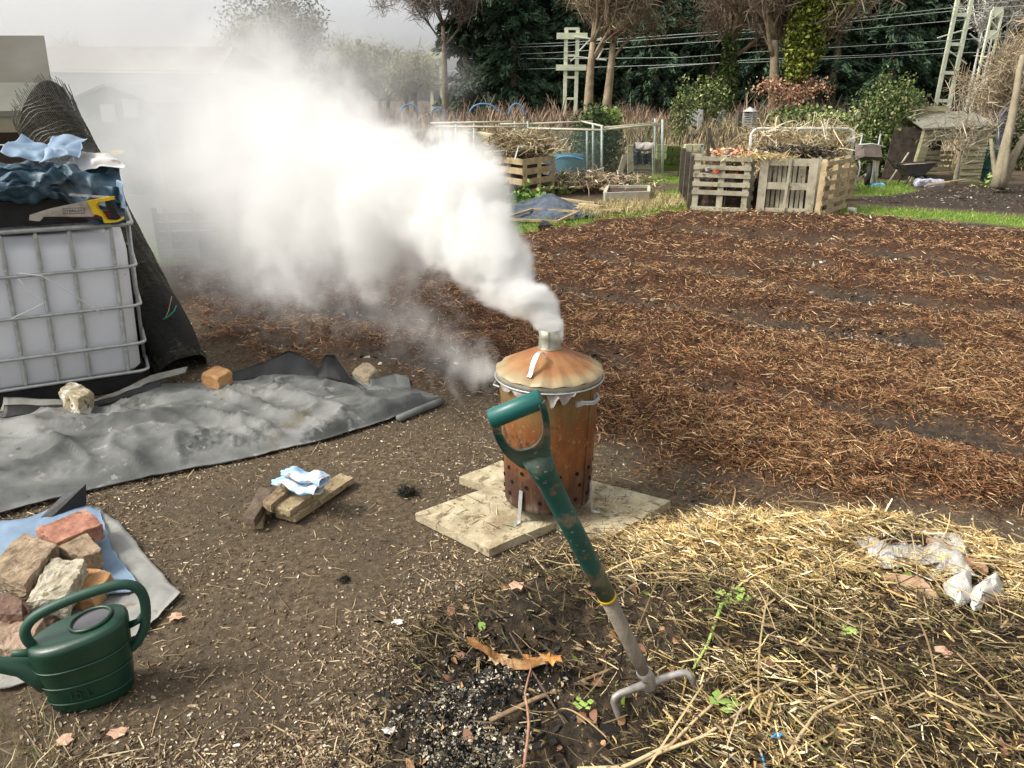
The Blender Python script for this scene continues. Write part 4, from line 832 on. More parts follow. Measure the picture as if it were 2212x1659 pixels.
# ------------------------------------------------------------------ large rubber membrane
mem = thing('rubber_membrane', 'large grey rubber membrane spread on the ground, folds edged black', 'membrane', tuple(g(450, 930)))
TOPE = [(-120, 930), (0, 905), (120, 885), (240, 872), (340, 842), (430, 838), (500, 822), (600, 812), (680, 815), (740, 828), (800, 858), (870, 822), (890, 845), (935, 862)]
MIDE = [(-120, 1010), (0, 985), (150, 960), (260, 945), (350, 920), (430, 905), (510, 895), (590, 890), (660, 888), (730, 885), (790, 880), (850, 875), (900, 872), (940, 866)]
BOTE = [(-120, 1160), (0, 1118), (100, 1090), (195, 1064), (300, 1042), (400, 1022), (480, 1006), (560, 990), (640, 970), (720, 950), (800, 925), (860, 905), (915, 884), (952, 868)]
rows = [[g(u, v, 0) for u, v in r] for r in (TOPE, MIDE, BOTE)]
def crv(r, a):
    t = a * (len(r) - 1); k = min(int(t), len(r) - 2); f = t - k; p0, p1, p2, p3 = r[max(k - 1, 0)], r[k], r[k + 1], r[min(k + 2, len(r) - 1)]
    return .5 * ((2 * p1) + (p2 - p0) * f + (2 * p0 - 5 * p1 + 4 * p2 - p3) * f * f + (3 * p1 - p0 - 3 * p2 + p3) * f ** 3)
def mfn(a, b):
    A0, A1, A2 = crv(rows[0], a), crv(rows[1], a), crv(rows[2], a)
    p = A0.lerp(A1, b * 2) if b < .5 else A1.lerp(A2, b * 2 - 1)
    q = Vector((p.x * .9 + p.y * .5, p.y * 1.6, 0))
    n1 = mn.noise(q * 1.9); n2 = mn.noise(q * 4.3 + Vector((5, 0, 0))); n3 = mn.noise(Vector((q.x * 2, q.y * 9, 3)))
    ridge = (1 - abs(mn.noise(q * 2.4 + Vector((0, 9, 0))))) ** 7 * .05 + (1 - abs(mn.noise(Vector((q.x * 3.1 + q.y * 2, q.y * 2.2 - q.x, 7))))) ** 9 * .028
    env = min(1, 5 * (1 - b) + .25) * min(1, 8 * (1 - a) + .15)
    env *= min(1, .12 + 2.6 * b)
    z = .024 + env * (.042 + .034 * n1 + .012 * n2 + ridge) + .008 * n3 * env
    if b > .93: z *= 1 - .55 * (b - .93) / .07
    p.z = max(.012, z); return p
rubber = mat('grey_rubber', [(.3, (.045, .048, .045)), (.46, (.11, .115, .11)), (.6, (.19, .195, .188)), (.8, (.27, .27, .265))], 2.6, rough=.62, bump=.3, bscale=16, dist=.01, spec=.25,
             spots=[(3.2, .61, .10, (.13, .115, .085)), (2.1, .58, .07, (.055, .058, .055)), (22, .64, .04, (.08, .065, .045)), (11, .60, .06, (.24, .24, .225))])
MB().sheet(mfn, 170, 56, .006).build('spread_sheet', rubber, mem, smooth=True)
blk = MATS['black_rubber']
def standing(low, up, dy, name, m=blk, amp=.006):
    n = 40; mb = MB(); L_ = [g(u, v, .05) for u, v in low]
    def fn(a, b):
        t = a * (len(low) - 1); k = min(int(t), len(low) - 2); f = t - k; lo = L_[k].lerp(L_[k + 1], f)
        uu = up[k][0] * (1 - f) + up[k + 1][0] * f; vv = up[k][1] * (1 - f) + up[k + 1][1] * f; hi = at(uu, vv, lo.y + dy)
        p = lo.lerp(hi, b); p.y -= .03 * sin(pi * b) * 0 - .035 * sin(b * pi * .5); return p + mn.noise_vector(p * 12) * amp
    return mb.sheet(fn, n, 8, .006).build(name, m, mem, smooth=True)
standing([(425, 842), (470, 834), (520, 822), (570, 815), (620, 813), (665, 816), (690, 820)], [(440, 828), (470, 818), (520, 803), (570, 786), (620, 761), (660, 780), (692, 806)], .05, 'upturned_fold')
standing([(682, 818), (710, 820), (740, 828), (775, 845), (800, 860)], [(684, 805), (703, 771), (722, 772), (755, 820), (800, 852)], .03, 'upturned_fold')
standing([(0, 905), (90, 893), (180, 885), (240, 872), (300, 850), (345, 840)], [(0, 880), (90, 882), (180, 878), (240, 862), (300, 838), (345, 826)], .03, 'upturned_fold')
standing([(0, 890), (100, 884), (200, 876), (250, 862), (320, 828), (400, 806)], [(0, 862), (100, 868), (200, 868), (250, 850), (320, 815), (400, 796)], .03, 'folded_back_edge', greys)
standing([(745, 835), (800, 850), (860, 836), (888, 842)], [(745, 812), (800, 822), (850, 812), (880, 818)], .05, 'folded_back_edge', rubber)
P = [g(u, v, .02) for u, v in ((860, 905), (900, 888), (930, 876), (954, 866))]; MB().tube(P, [.02, .022, .022, .02], 12).build('rolled_corner', rubber, mem, smooth=True)
# weights on the membrane
def rock(px, z, thick, label, m, seed, amp=.01, name='stone', n=12, rnd=.18, cat=None):
    top = gx(px, z); one(name, MB().block(top, thick, n, amp, 14, rnd, seed), m, label, cat or name.replace('_', ' '), tuple(sum(top, Vector()) / 4 - Vector((0, 0, thick))))
flint = mat('flint_mortar', [(.35, (.26, .21, .12)), (.5, (.42, .36, .24)), (.58, (.68, .66, .58))], 14, bump=1, bscale=26, dist=.02, spots=[(20, .58, .05, (.15, .11, .06))])
rock([(124, 838), (168, 860), (202, 842), (160, 822)], .185, .14, 'square flint and mortar block on the membrane before the tank', flint, 21, .012, 'flint_block', 14)
rock([(433, 806), (470, 816), (503, 800), (470, 786)], .15, .09, 'orange brick end weighing the membrane by the netting roll', orb, 22, .007, 'brick_end', 12, .12, 'brick')
rock([(758, 800), (795, 815), (822, 793), (788, 778)], .13, .09, 'angular grey stone holding the membrane at its right fold', mat('grey_stone', [(.3, (.20, .16, .10)), (.7, (.36, .30, .20))], 12, bump=.8), 23, .008, 'stone')

# ------------------------------------------------------------------ intermediate bulk container
CR = Vector((-2.215, 4.262, 0)); dx_ = Vector((-.883, -.469, 0)); dy_ = Vector((-.469, .883, 0))   # right front corner, leftwards, backwards
def I3(a, d, z): return CR + dx_ * (a - .055 * z) + dy_ * d + Vector((0, 0, z))
ibc = thing('water_tank', 'white plastic bulk water tank in a galvanised cage', 'water tank', tuple(I3(.6, .4, 0)))
tkm = mat('tank_plastic', [(.3, (.70, .72, .76)), (.7, (.80, .81, .84))], 2.5, rough=.35, bump=.05, spec=.4, sss=.15, spots=[(8, .70, .05, (.30, .33, .22))])
wt = MB(); Wd, Dp, zb_, zt_ = 1.16, .78, .09, .955; rr = .10
def rbox(mb, a0, a1, d0, d1, z0, z1, r, n=8, topr=.13):
    prof = [(1.0 * r * .4, z0), (0, z0 + r * .4), (0, z1 - topr)] + [(topr * (1 - cos(q * pi / 2 / 5)), z1 - topr + topr * sin(q * pi / 2 / 5)) for q in range(1, 6)]; K = 4 * (n + 1); vs = []; fs = []
    for ins, z in prof:
        for c in range(4):
            cxx = (a1 - r, a0 + r, a0 + r, a1 - r)[c]; cyy = (d1 - r, d1 - r, d0 + r, d0 + r)[c]
            for q in range(n + 1):
                t = (c + q / n) * pi / 2; rr_ = max(r - ins, .002) ; ox = (a1 - a0) / 2 ; vs.append(I3(cxx + cos(t) * r - (ins if cos(t) > 0 else -ins) * (abs(cos(t)) ** .5), cyy + sin(t) * r - (ins if sin(t) > 0 else -ins) * (abs(sin(t)) ** .5), z))
    for i in range(len(prof) - 1):
        for j in range(K): fs.append((i * K + j, i * K + (j + 1) % K, (i + 1) * K + (j + 1) % K, (i + 1) * K + j))
    fs.append(tuple((len(prof) - 1) * K + j for j in range(K))); fs.append(tuple(range(K))[::-1]); mb.add(vs, fs)
rbox(wt, .025, Wd, .02, Dp, zb_, zt_, rr); tank = wt.build('tank', tkm, ibc, smooth=True)
def hoop(z, out=.012, r=.0095, name='horizontal_tube'):
    P = []
    for c, (a, d) in enumerate(((Wd + .02, -.0), (0, -.0), (0, Dp + .02), (Wd + .02, Dp + .02))):
        for q in range(6):
            t = q / 5; R_ = .05; P.append(({0: (Wd + .02 - R_ * sin(t * 1.57) * 0, 0)}).get(9) or (a, d))
    pts = []
    cor = [(Wd + .02, -out), (-out, -out), (-out, Dp + out), (Wd + .02, Dp + out)]
    R_ = .055
    pts.append(I3(Wd + .02, -out, z)); pts.append(I3(.5, -out, z))
    for q in range(7): t = q / 6 * pi / 2; pts.append(I3(-out + R_ - R_ * sin(t), -out + R_ - R_ * cos(t), z))
    for q in range(7): t = q / 6 * pi / 2; pts.append(I3(-out + R_ - R_ * cos(t), Dp + out - R_ + R_ * sin(t), z))
    pts.append(I3(Wd + .02, Dp + out, z)); pts.append(I3(Wd + .02, -out, z))
    MB().tube(pts, r, 10, False).build(name, galv, ibc, smooth=True)
for z in (.115, .287, .515, .745): hoop(z)
hoop(.985, .012, .0135, 'top_rail')
for a in (.095, .30, .46, .62, .80, 1.0):               # uprights, pressed flat where the hoops cross
    mb = MB(); P = []; Rr = []
    for k in range(41):
        z = .115 + (.97 - .115) * k / 40; near = min(abs(z - q) for q in (.115, .287, .515, .745, .985)); P.append(I3(a, .004 - .004 * (near < .03), z)); Rr.append(.0115 if near > .025 else .0085)
    mb.tube(P, Rr, 10).build('upright_tube', galv, ibc, smooth=True)
    for z in (.287, .515, .745):
        for dz in (-.03, .03):
            c = I3(a, -.008, z + dz); MB().lathe(c, [(0, -.006), (.008, -.004), (.008, .004), (0, .006)], 10).build('weld_knob', galv, ibc, smooth=True)
for d in (.25, .5): MB().tube([I3(-.004, d, .115), I3(-.004, d, .97)], .011, 10).build('upright_tube', galv, ibc, smooth=True)
mb = MB(); mb.beam(I3(.02, .05, .045), I3(1.15, .05, .045), .09, .08); mb.beam(I3(.02, .7, .045), I3(1.15, .7, .045), .09, .08); mb.build('pallet_base', mat('black_plastic', [(.3, (.012, .012, .012)), (.7, (.03, .03, .03))], 8, rough=.5), ibc)
# loose white strap over the cage
def wire_px(pts, Y, r, name, label, m, cat, smooth=True):
    P = [at(u, v, Y if len(q) == 0 else q[0]) for u, v, *q in pts]; Q = []
    for i in range(len(P) - 1):
        for t in (0, .33, .66): Q.append(P[i].lerp(P[i + 1], t))
    Q.append(P[-1]); return one(name, MB().tube(Q, r, 8), m, label, cat, tuple(P[0]), smooth=smooth)
wst = mat('white_strap', [(0, (.6, .62, .62))], bump=0, rough=.5)
wire_px([(40, 602, 3.86), (72, 640, 3.88), (100, 652, 3.90), (70, 668, 3.88), (25, 688, 3.84)], 3.9, .0032, 'plastic_strap', 'bent white strap hanging down the left of the tank cage', wst, 'strap')
wire_px([(40, 590, 3.86), (90, 596, 3.88), (140, 625, 3.93), (185, 655, 3.98), (220, 678, 4.03)], 3.9, .0032, 'plastic_strap', 'longer white strap trailing right across the tank cage', wst, 'strap')

# ------------------------------------------------------------------ things on top of the tank
crate = MB(); blp = MATS['black_plastic']
for (a0, a1, d0, d1, z0, z1) in ((.12, .78, .05, .07, 1.0, 1.12), (.12, .14, .05, .5, 1.0, 1.12), (.76, .78, .05, .5, 1.0, 1.12), (.12, .78, .48, .5, 1.0, 1.12)):
    crate.beam(I3(a0, (d0 + d1) / 2 if d1 - d0 < .1 else d0, (z0 + z1) / 2), I3(a1, (d0 + d1) / 2 if d1 - d0 < .1 else d1, (z0 + z1) / 2), .02, z1 - z0)
crate.beam(I3(.1, .04, 1.128), I3(.8, .04, 1.128), .03, .016); crate.beam(I3(.12, .27, 1.003), I3(.78, .27, 1.003), .43, .01)
one('plastic_crate', crate, blp, 'black plastic crate on the tank, half under the blue tarpaulin', 'crate', tuple(I3(.45, .27, 1.0)))
cl_ = MB()
cl_.beam(at(150, 462, 4.02), at(350, 455, 4.05) * .0 + at(238, 463, 4.10), .02, .04); one('red_tool_handle', cl_, mat('dark_red', [(.3, (.09, .015, .02)), (.7, (.2, .05, .05))], 20), 'dark red tool handle lying under the saw blade', 'tool', tuple(at(150, 462, 4.0)))
blu = mat('blue_tarpaulin', [(.3, (.005, .018, .032)), (.48, (.009, .036, .060)), (.62, (.03, .075, .11)), (.75, (.13, .20, .26))], 2.6, rough=.55, bump=.5, bscale=9, dist=.02, spec=.5, spots=[(3.3, .58, .10, (.13, .18, .22)), (4, .62, .1, (.08, .075, .06))])
def bfn(a, b):                                        # a: left (1) to right (0) ; b: back, over the top, down the front
    A = a * 1.22 + .015; arch = sst(.12, .26, a) * sst(.78, .62, a)
    if b < .35: t = b / .35; d = .70 - .66 * t; z = 1.10 + (.19 + .03 * sin(a * 5)) * sst(0, .8, t)
    else:
        t = (b - .35) / .65; d = .04 - .09 * sin(min(1, t * 1.4) * pi / 2) - .05 * sin(t * pi) * (1 - arch); zb1 = 1.155 * arch + (1 - arch) * 1.0; z = 1.29 + .03 * sin(a * 5) + (zb1 - 1.29 - .03 * sin(a * 5)) * t
    p = I3(A, d, float(z)); q = Vector((A * 4.2, b * 3.0, 0)); n1 = mn.noise(q * 1.5); n2 = mn.noise(Vector((A * 16 + b * 5, b * 3.5, 4))); n3 = mn.noise(q * 4); n4 = (1 - abs(mn.noise(Vector((A * 9 - b * 4, b * 5, 9))))) ** 5
    return p + dy_ * -(.07 * n1 + .045 * n2 + .04 * n4) + Vector((0, 0, .03 * n3 + .035 * n1))
one('blue_tarpaulin', MB().sheet(bfn, 110, 70, .004), blu, 'dark blue tarpaulin bunched over the crate on the tank', 'tarpaulin', tuple(I3(.5, .3, 1.1)), smooth=True)
one('tarpaulin_corner', MB().sheet(lambda a, b: at(252 + 14 * a + 6 * b, 388 + 60 * b + 10 * a * (1 - b), 4.18 - .06 * a) + mn.noise_vector(Vector((a * 3, b * 3, 0))) * .01, 8, 14, .003), blues, 'pale blue corner of sheet hanging at the right end of the tarpaulin', 'plastic sheet', tuple(at(255, 400, 4.2)), smooth=True)
def psheet(px, Y, bulge, name, label, m, cat, seed, n=30, amp=.045):
    A, B, C, D = [at(u, v, Y + dy) for (u, v, dy) in px]
    def fn(a, b):
        p = (A * (1 - a) + B * a) * (1 - b) + (D * (1 - a) + C * a) * b; nv = mn.noise_vector(p * 6 + Vector((seed, 0, 0))); return p + nv * amp + Vector((0, -bulge * sin(pi * a) * sin(pi * b), 0)) + mn.noise_vector(p * 17) * amp * .35
    return one(name, MB().sheet(fn, n, n, .003), m, label, cat, tuple((A + B + C + D) / 4), smooth=True)
psheet([(10, 332, -.25), (52, 280, .0), (100, 322, -.02), (112, 352, -.22)], 4.35, .02, 'blue_plastic_sheet', 'peaked pale blue sheet on the tarpaulin, left of the other', blues, 'plastic sheet', 1)
psheet([(80, 345, -.22), (115, 290, .0), (190, 300, .05), (170, 345, -.15)], 4.33, .02, 'blue_plastic_sheet', 'pale blue sheet with rounded top beside the peaked one', blues, 'plastic sheet', 4)
psheet([(128, 360, -.22), (155, 318, .0), (225, 330, .05), (262, 362, -.15)], 4.37, .05, 'white_plastic_sheet', 'off-white crumpled sheet at the right of the tarpaulin top', mat('offwhite_sheet', [(.3, (.40, .36, .30)), (.55, (.50, .50, .50)), (.8, (.50, .56, .64))], 6, bump=.4, bscale=20, spots=[(9, .6, .06, (.33, .26, .19))]), 'plastic sheet', 7)
# hand saw
sawY = I3(.5, -.015, 1.0).y - .06
saw = thing('hand_saw', 'hand saw with yellow and black handle lying on the tank', 'hand saw', tuple(at(150, 480, sawY)))
def sp3(u, v, off=0.0): k = (u - 60) / 200; return at(u, v, sawY + .17 * (k - .3) + off)
def poly3(px, th, off=0): return MB().prism([sp3(u, v, off) for u, v in px], Vector((.0, th, 0)))
bld = poly3([(64, 464), (63, 476), (86, 478), (95, 468), (200, 468), (208, 463), (197, 433), (190, 433), (110, 450)], .0018); blo = bld.build('blade', mat('dirty_blade', [(.3, (.28, .23, .16)), (.5, (.46, .42, .36)), (.75, (.56, .54, .50))], 14, rough=.5, metal=.3, spots=[(12, .6, .06, (.25, .17, .1))]), saw)
yel = mat('yellow_plastic', [(.3, (.66, .43, .015)), (.7, (.78, .54, .03))], 10, rough=.45, bump=.05)
for nm, px, m_ in (('handle_top', [(191, 433), (245, 424), (245, 431), (214, 437), (210, 444), (201, 447)], yel), ('handle_cheek', [(191, 434), (207, 440), (213, 452), (219, 456), (226, 466), (232, 476), (231, 480), (227, 480), (224, 468), (213, 463), (203, 461), (200, 450)], yel),
                   ('handle_foot', [(227, 474), (245, 476), (258, 474), (265, 468), (266, 474), (258, 478), (240, 481), (228, 481)], yel), ('black_grip', [(228, 432), (244, 430), (250, 446), (258, 462), (264, 470), (256, 475), (247, 474), (240, 460), (233, 446)], blp)):
    poly3(px, .028).build(nm, m_, saw)
tcv = bpy.data.curves.new('blade_lettering', 'FONT'); tcv.body = 'STANLEY'; tcv.size = .030; tcv.extrude = .0004
to = text_mesh('blade_lettering', tcv); COL.objects.link(to); to.parent = saw; ORG[to.name] = ORG[saw.name]; inkm = mat('black_print', [(0, (.02, .02, .02))], bump=0); to.data.materials.append(inkm)
p0 = sp3(139, 459, -.003); p1 = sp3(178, 458.5, -.003); ex_ = (p1 - p0).normalized(); yn = Vector((0, 0, 1)); nz_ = ex_.cross(yn).normalized(); yn = nz_.cross(ex_); wid = (p1 - p0).length
to.matrix_local = Matrix.Translation(p0 - ORG[saw.name]) @ Matrix((ex_, yn, nz_)).transposed().to_4x4(); bpy.context.view_layer.update(); sc_ = wid / max(to.dimensions.x, .001); to.matrix_local = to.matrix_local @ Matrix.Scale(sc_, 4)
mb = MB(); c4 = [(136, 450), (182, 449), (182, 461), (136, 462)]
for i in range(4): mb.tube([sp3(*c4[i], -.002), sp3(*c4[(i + 1) % 4], -.002)], .0011, 5)
mb.build('print_border', inkm, saw)
one('old_saw_blade', MB().prism([at(u, v, sawY + .10) for u, v in ((150, 418), (238, 424), (238, 429), (150, 423))], (0, .004, 0)), mat('grey_batten', [(.3, (.2, .2, .19)), (.7, (.4, .4, .38))], 30), 'grey metal strip along the crate edge behind the saw', 'metal strip', tuple(at(190, 422, sawY)))

# ------------------------------------------------------------------ roll of black netting
nb, ntp = g(386, 806, .0) + Vector((0, .06, .0)), at(92, 238, 5.75)
nt_m = mat('netting_black', [(.35, (.004, .004, .003)), (.6, (.012, .012, .009)), (.75, (.04, .037, .025))], 40, stretch=(1, 1, .6), rough=.6, bump=1, bscale=55, dist=.02)
nr = thing('netting_roll', 'tall leaning roll of black plastic netting behind the tank', 'netting roll', tuple(nb))
ax_ = (ntp - nb); s1_ = ax_.normalized().orthogonal().normalized(); s2_ = ax_.normalized().cross(s1_); P = [nb + ax_ * (i / 30) for i in range(31)]; rad = [.16 + .02 * sin(i * .4) + (.05 * (i / 30)) for i in range(31)]
NA = atan2(Vector((1, 0, .3)).dot(s2_), Vector((1, 0, .3)).dot(s1_))
mb = MB(); vs = []; fs = []; KK = 36
for i in range(31):
    for j in range(KK):
        a = 2 * pi * j / KK; t = i / 30; t2 = t * (1 + (.075 * cos(a - NA) - .03) * t * t); vs.append(nb + ax_ * t2 + (s1_ * cos(a) + s2_ * sin(a)) * (rad[i] * (1 + .03 * sin(5 * a + i * .3))))
for i in range(30):
    for j in range(KK): fs.append((i * KK + j, i * KK + (j + 1) % KK, (i + 1) * KK + (j + 1) % KK, (i + 1) * KK + j))
mb.add(vs, fs).build('roll_core', nt_m, nr, smooth=True)
# mesh strands standing proud of the roll, frayed at the top
a_n = ax_.normalized(); s1 = a_n.orthogonal().normalized(); s2 = a_n.cross(s1); mb = MB(); Ln = ax_.length
nV = []
for k in range(110):                                   # long strands
    a = 2 * pi * k / 110; ext = R.uniform(-.06, .02) + .10 * cos(2 * pi * k / 110 - NA); pts = []
    for i in range(26):
        t = i / 25 * (1 + ext / Ln); r_ = .163 + .05 * t + .004 * sin(i * 1.7 + k) + .03 * max(0, t - .93) * R.uniform(0, 8); pts.append(nb + ax_ * t + (s1 * cos(a + .25 * sin(t * 4)) + s2 * sin(a + .25 * sin(t * 4))) * r_)
    mb.tube(pts, .0028, 3, False)
for k in range(62):
    t = k / 62 * .97 + .01; r_ = .168 + .05 * t; pts = [nb + ax_ * t + (s1 * cos(q * 2 * pi / 30) + s2 * sin(q * 2 * pi / 30)) * r_ + a_n * .012 * sin(q * 1.3 + k) for q in range(31)]; mb.tube(pts, .0028, 3, False)
mb.build('net_strands', mat('net_strand', [(.3, (.012, .012, .009)), (.7, (.12, .11, .075))], 60, rough=.45, bump=0), nr)
grt = mat('green_twine', [(0, (.02, .30, .20))], bump=0, rough=.6)
def band(t0, a0, a1, slope, name, label, m):
    pts = [nb + ax_ * (t0 + slope * (q / 14)) + (s1 * cos(a0 + (a1 - a0) * q / 14) + s2 * sin(a0 + (a1 - a0) * q / 14)) * (.175 + .05 * t0) for q in range(15)]; one(name, MB().tube(pts, .004, 6), m, label, 'twine', tuple(pts[0]), smooth=True)
def facing(): return atan2(-Vector((0, 1, 0)).dot(s2) , -Vector((0, 1, 0)).dot(s1))
fa = facing()
Yn = nb.y + .1
wire_px([(340, 696, Yn - .05), (362, 685, Yn - .06), (376, 672, Yn - .02), (381, 660, Yn + .03)], Yn, .004, 'green_twine', 'green twine tied round the netting roll', grt, 'twine')
wire_px([(340, 712, Yn - .05), (344, 716, Yn - .05), (349, 712, Yn - .05)], Yn, .004, 'green_twine', 'short green twine end just below the knot on the roll', grt, 'twine')
wire_px([(371, 640, Yn + .02), (364, 672, Yn - .03), (356, 690, Yn - .05), (352, 722, Yn - .06)], Yn, .0025, 'plant_stem', 'thin dry stem hanging down the netting roll', MATS['stalk_tan'], 'stem')
# ------------------------------------------------------------------ middle distance: compost bins of pallets
def gz(u, v, z=0): return g(u, v, z)
def pallet(P0, P1, h, kind, label, slats, name='pallet', group=None, lean=0.0, depth=.12, m=wood_grey, dark=wood_dark, missing=(), brace=False, org=None, parent=None, skew=0.0):
    P0, P1 = Vector(P0), Vector(P1); P0.z = P1.z = .03; ex = (P1 - P0); wd = ex.length; ex.normalize(); back = Vector((-ex.y, ex.x, 0)); up = (Vector((0, 0, 1)) + back * lean + ex * skew).normalized()
    root = parent or thing(name, label, 'pallet', tuple(P0), group); Q = lambda a, d, z: P0 + ex * a + back * d + up * z
    jz = lambda: R.uniform(-.006, .006)
    if kind == 'h':                                   # level slats, uprights behind and at both sides
        for a in (.055, wd / 2, wd - .055): MB().beam(Q(a, .055, 0), Q(a + jz(), .055, h), .085, .075, back, .003).build('upright', m, root)
        for i in range(slats):
            if i in missing: continue
            z = .05 + (h - .1) * i / (slats - 1) + jz(); MB().beam(Q(-.0, .006, z), Q(wd, .006, z + jz()), .022, .062, up, .003).build('slat', m, root)
    elif kind == 'frame':                             # frame of heavy boards over upright slats
        for z in (.05, h * .52, h - .05): MB().beam(Q(0, 0, z), Q(wd, 0, z + jz()), .022, .10, up, .003).build('rail', m, root)
        for a in (.05, wd - .05): MB().beam(Q(a, -.014, 0), Q(a, -.014, h), .115, .022, back, .003).build('stile', m, root)
        for i in range(slats): a = .15 + (wd - .3) * i / (slats - 1); MB().beam(Q(a + jz(), .10, .02), Q(a + jz() * 2, .10, h - .02), .048, .02, back, .003).build('slat', m, root)
        for a in (.05, wd - .05): MB().beam(Q(a, .07, 0), Q(a, .07, h), .07, .10, back, .003).build('upright', m, root)
    if brace: MB().beam(Q(wd * .48, -.03, 0), Q(wd * .52, -.03, h * 1.02), .035, .02, back).build('stake', m, root)
    return root
gA = 'pallets standing as compost bin walls'
pallet(gz(1490, 461), gz(1612, 467), .83, 'h', 'left front pallet with level slats and a string down its middle', 7, group=gA, lean=.03, depth=.12, missing=(1,))
a0 = gz(1492, 461); one('string', MB().tube([a0 + Vector((.48, -.05, .02)), a0 + Vector((.49, -.06, .4)), a0 + Vector((.50, -.04, .86))], .006, 5), mat('grey_string', [(0, (.3, .29, .26))], bump=0), 'grey string tied down the front of the slatted pallet', 'string', tuple(a0 + Vector((.48, -.05, .02))))
pallet(gz(1632, 467), gz(1752, 471), .80, 'frame', 'middle pallet with upright slats behind a frame and centre stake', 8, group=gA, lean=.13, brace=True)
pallet(gz(1770, 474), gz(1826, 455), .80, 'h', 'right pallet turned sideways and leaning, pale wood', 6, group=gA, lean=.06, m=wood_tan, skew=.22)
pallet(gz(1497, 458), gz(1475, 425), .80, 'h', 'dark side pallet at the left end of the compost bins', 6, group=gA, m=wood_dark)
pallet(gz(1622, 460), gz(1615, 428), .78, 'h', 'side pallet in the gap between the left and middle bins', 6, group=gA)
pallet(gz(1766, 462), gz(1755, 430), .74, 'h', 'side pallet between the middle and right bins', 6, group=gA)
one('fallen_slat', MB().block(gx([(1500, 464), (1560, 462), (1612, 470), (1500, 468)], .06), .03, 6, .006, 9, .05, 3), wood_tan, 'bleached loose board at the foot of the left pallet', 'board', tuple(g(1500, 466)))
# compost in the bins
def mound(cpx, Y, w, d, h, name, label, m, seed, cat='compost', z0=0.0, n=36, pw=.8):
    c = at(cpx[0], cpx[1], Y); c.z = 0; mb = MB(); vs = []; fs = []
    for i in range(n + 1):
        for j in range(n + 1):
            a, b = i / n * 2 - 1, j / n * 2 - 1; r = min(1, (a ** 4 + b ** 4) ** .25); q = Vector((c.x + a * w, c.y + b * d, 0)); z = z0 + h * (1 - r ** 3) ** pw * (1 + .35 * mn.noise(q * 3 + Vector((seed, 0, 0)))) + .05 * mn.noise(q * 11) + .02 * mn.noise(q * 30) ; vs.append((q.x, q.y, max(z, .0) if r < .99 else 0))
    for i in range(n):
        for j in range(n): fs.append((i * (n + 1) + j, (i + 1) * (n + 1) + j, (i + 1) * (n + 1) + j + 1, i * (n + 1) + j + 1))
    mb.add(vs, fs); return tag(one(name, mb, m, label, cat, tuple(c), smooth=True), kind='stuff'), vs
comp = mat('bin_compost', [(.3, (.025, .018, .013)), (.55, (.08, .055, .038)), (.7, (.22, .16, .10))], 9, bump=1, bscale=30, dist=.03)
mound((1567, 400), 12.05, .46, .36, .80, 'bin_compost', 'kitchen waste heaped in the left pallet bin', comp, 1)
mound((1700, 400), 12.05, .56, .38, .86, 'bin_compost', 'dark garden compost heaped in the middle pallet bin', comp, 5)
def scraps(cu, cv, Y, n, su, sy, sz, z, cols, name, label, sl=.06, sw=.045, wts=None, cat='scraps'):
    c = at(cu, cv, Y); P = np.array([c.x, c.y, z])[None] + rng.normal(size=(n, 3)) * np.array([su, sy, sz]); V = ribbons(P, flatdir(n, .5), sl * (.5 + rng.random(n)), sw * (.5 + rng.random(n)), pick(n, cols, wts), rng.normal(size=n) * sl * .2, 2, .5)
    o = np_mesh(name, *V, strand_mat, org=tuple(c)); return tag(o, label, cat, kind='stuff')
scraps(1590, 340, 11.8, 420, .18, .12, .03, .86, [(.60, .24, .12), (.62, .36, .22), (.66, .56, .44), (.3, .17, .1), (.45, .45, .1)], 'kitchen_scraps', 'orange and pale kitchen scraps topping the left bin', wts=[3, 3, 2, 3, .5])
scraps(1558, 380, 11.6, 130, .13, .03, .09, .64, [(.66, .62, .54), (.6, .12, .06), (.25, .2, .15), (.6, .5, .1)], 'kitchen_scraps', 'papers and red peel showing between the left pallet slats', .1, .05, [4, 1, 3, .5])
scraps(1650, 345, 11.5, 450, .24, .10, .015, .84, [(.55, .44, .2), (.42, .31, .14), (.66, .55, .32)], 'bin_straw', 'golden straw lying over the top of the bins', .16, .010, cat='straw')
scraps(1720, 345, 12.0, 1100, .26, .15, .03, .88, [(.03, .022, .016), (.07, .05, .035), (.2, .16, .1)], 'plant_waste', 'dark stems and roots on the middle compost bin', .14, .02, cat='plant waste')
# wire gate panel with dead climber
Yg = 14.2; A, B = at(1624, 278, Yg), at(1847, 278, Yg); gp_ = thing('gate_panel', 'tubular metal gate panel covered with dead climber stems', 'gate', (A.x, Yg, 0)); zt = A.z; rr = .14
pts = [Vector((A.x, Yg, .02)), Vector((A.x, Yg, zt - rr))] + [Vector((A.x + rr - rr * cos(t), Yg, zt - rr + rr * sin(t))) for t in np.linspace(0, pi / 2, 7)] + [Vector((B.x - rr + rr * sin(t), Yg, zt - rr + rr * cos(t))) for t in np.linspace(0, pi / 2, 7)] + [Vector((B.x, Yg, .02))]
MB().tube(pts, .026, 8).build('gate_frame', mat('pale_pipe', [(0, (.62, .62, .56))], bump=0, rough=.5), gp_, smooth=True)
mb = MB()
for k in range(9): mb.tube([(A.x + .1 + (B.x - A.x - .2) * k / 8, Yg + .02, .1), (A.x + .1 + (B.x - A.x - .2) * k / 8, Yg + .02, zt)], .006, 4)
mb.build('wire_mesh', galv, gp_); p = at(1838, 303, Yg - .03); MB().beam((p.x - .07, p.y, p.z), (p.x + .07, p.y, p.z), .01, .07).build('name_plate', mat('white_plate', [(0, (.7, .7, .68))], bump=0), gp_)
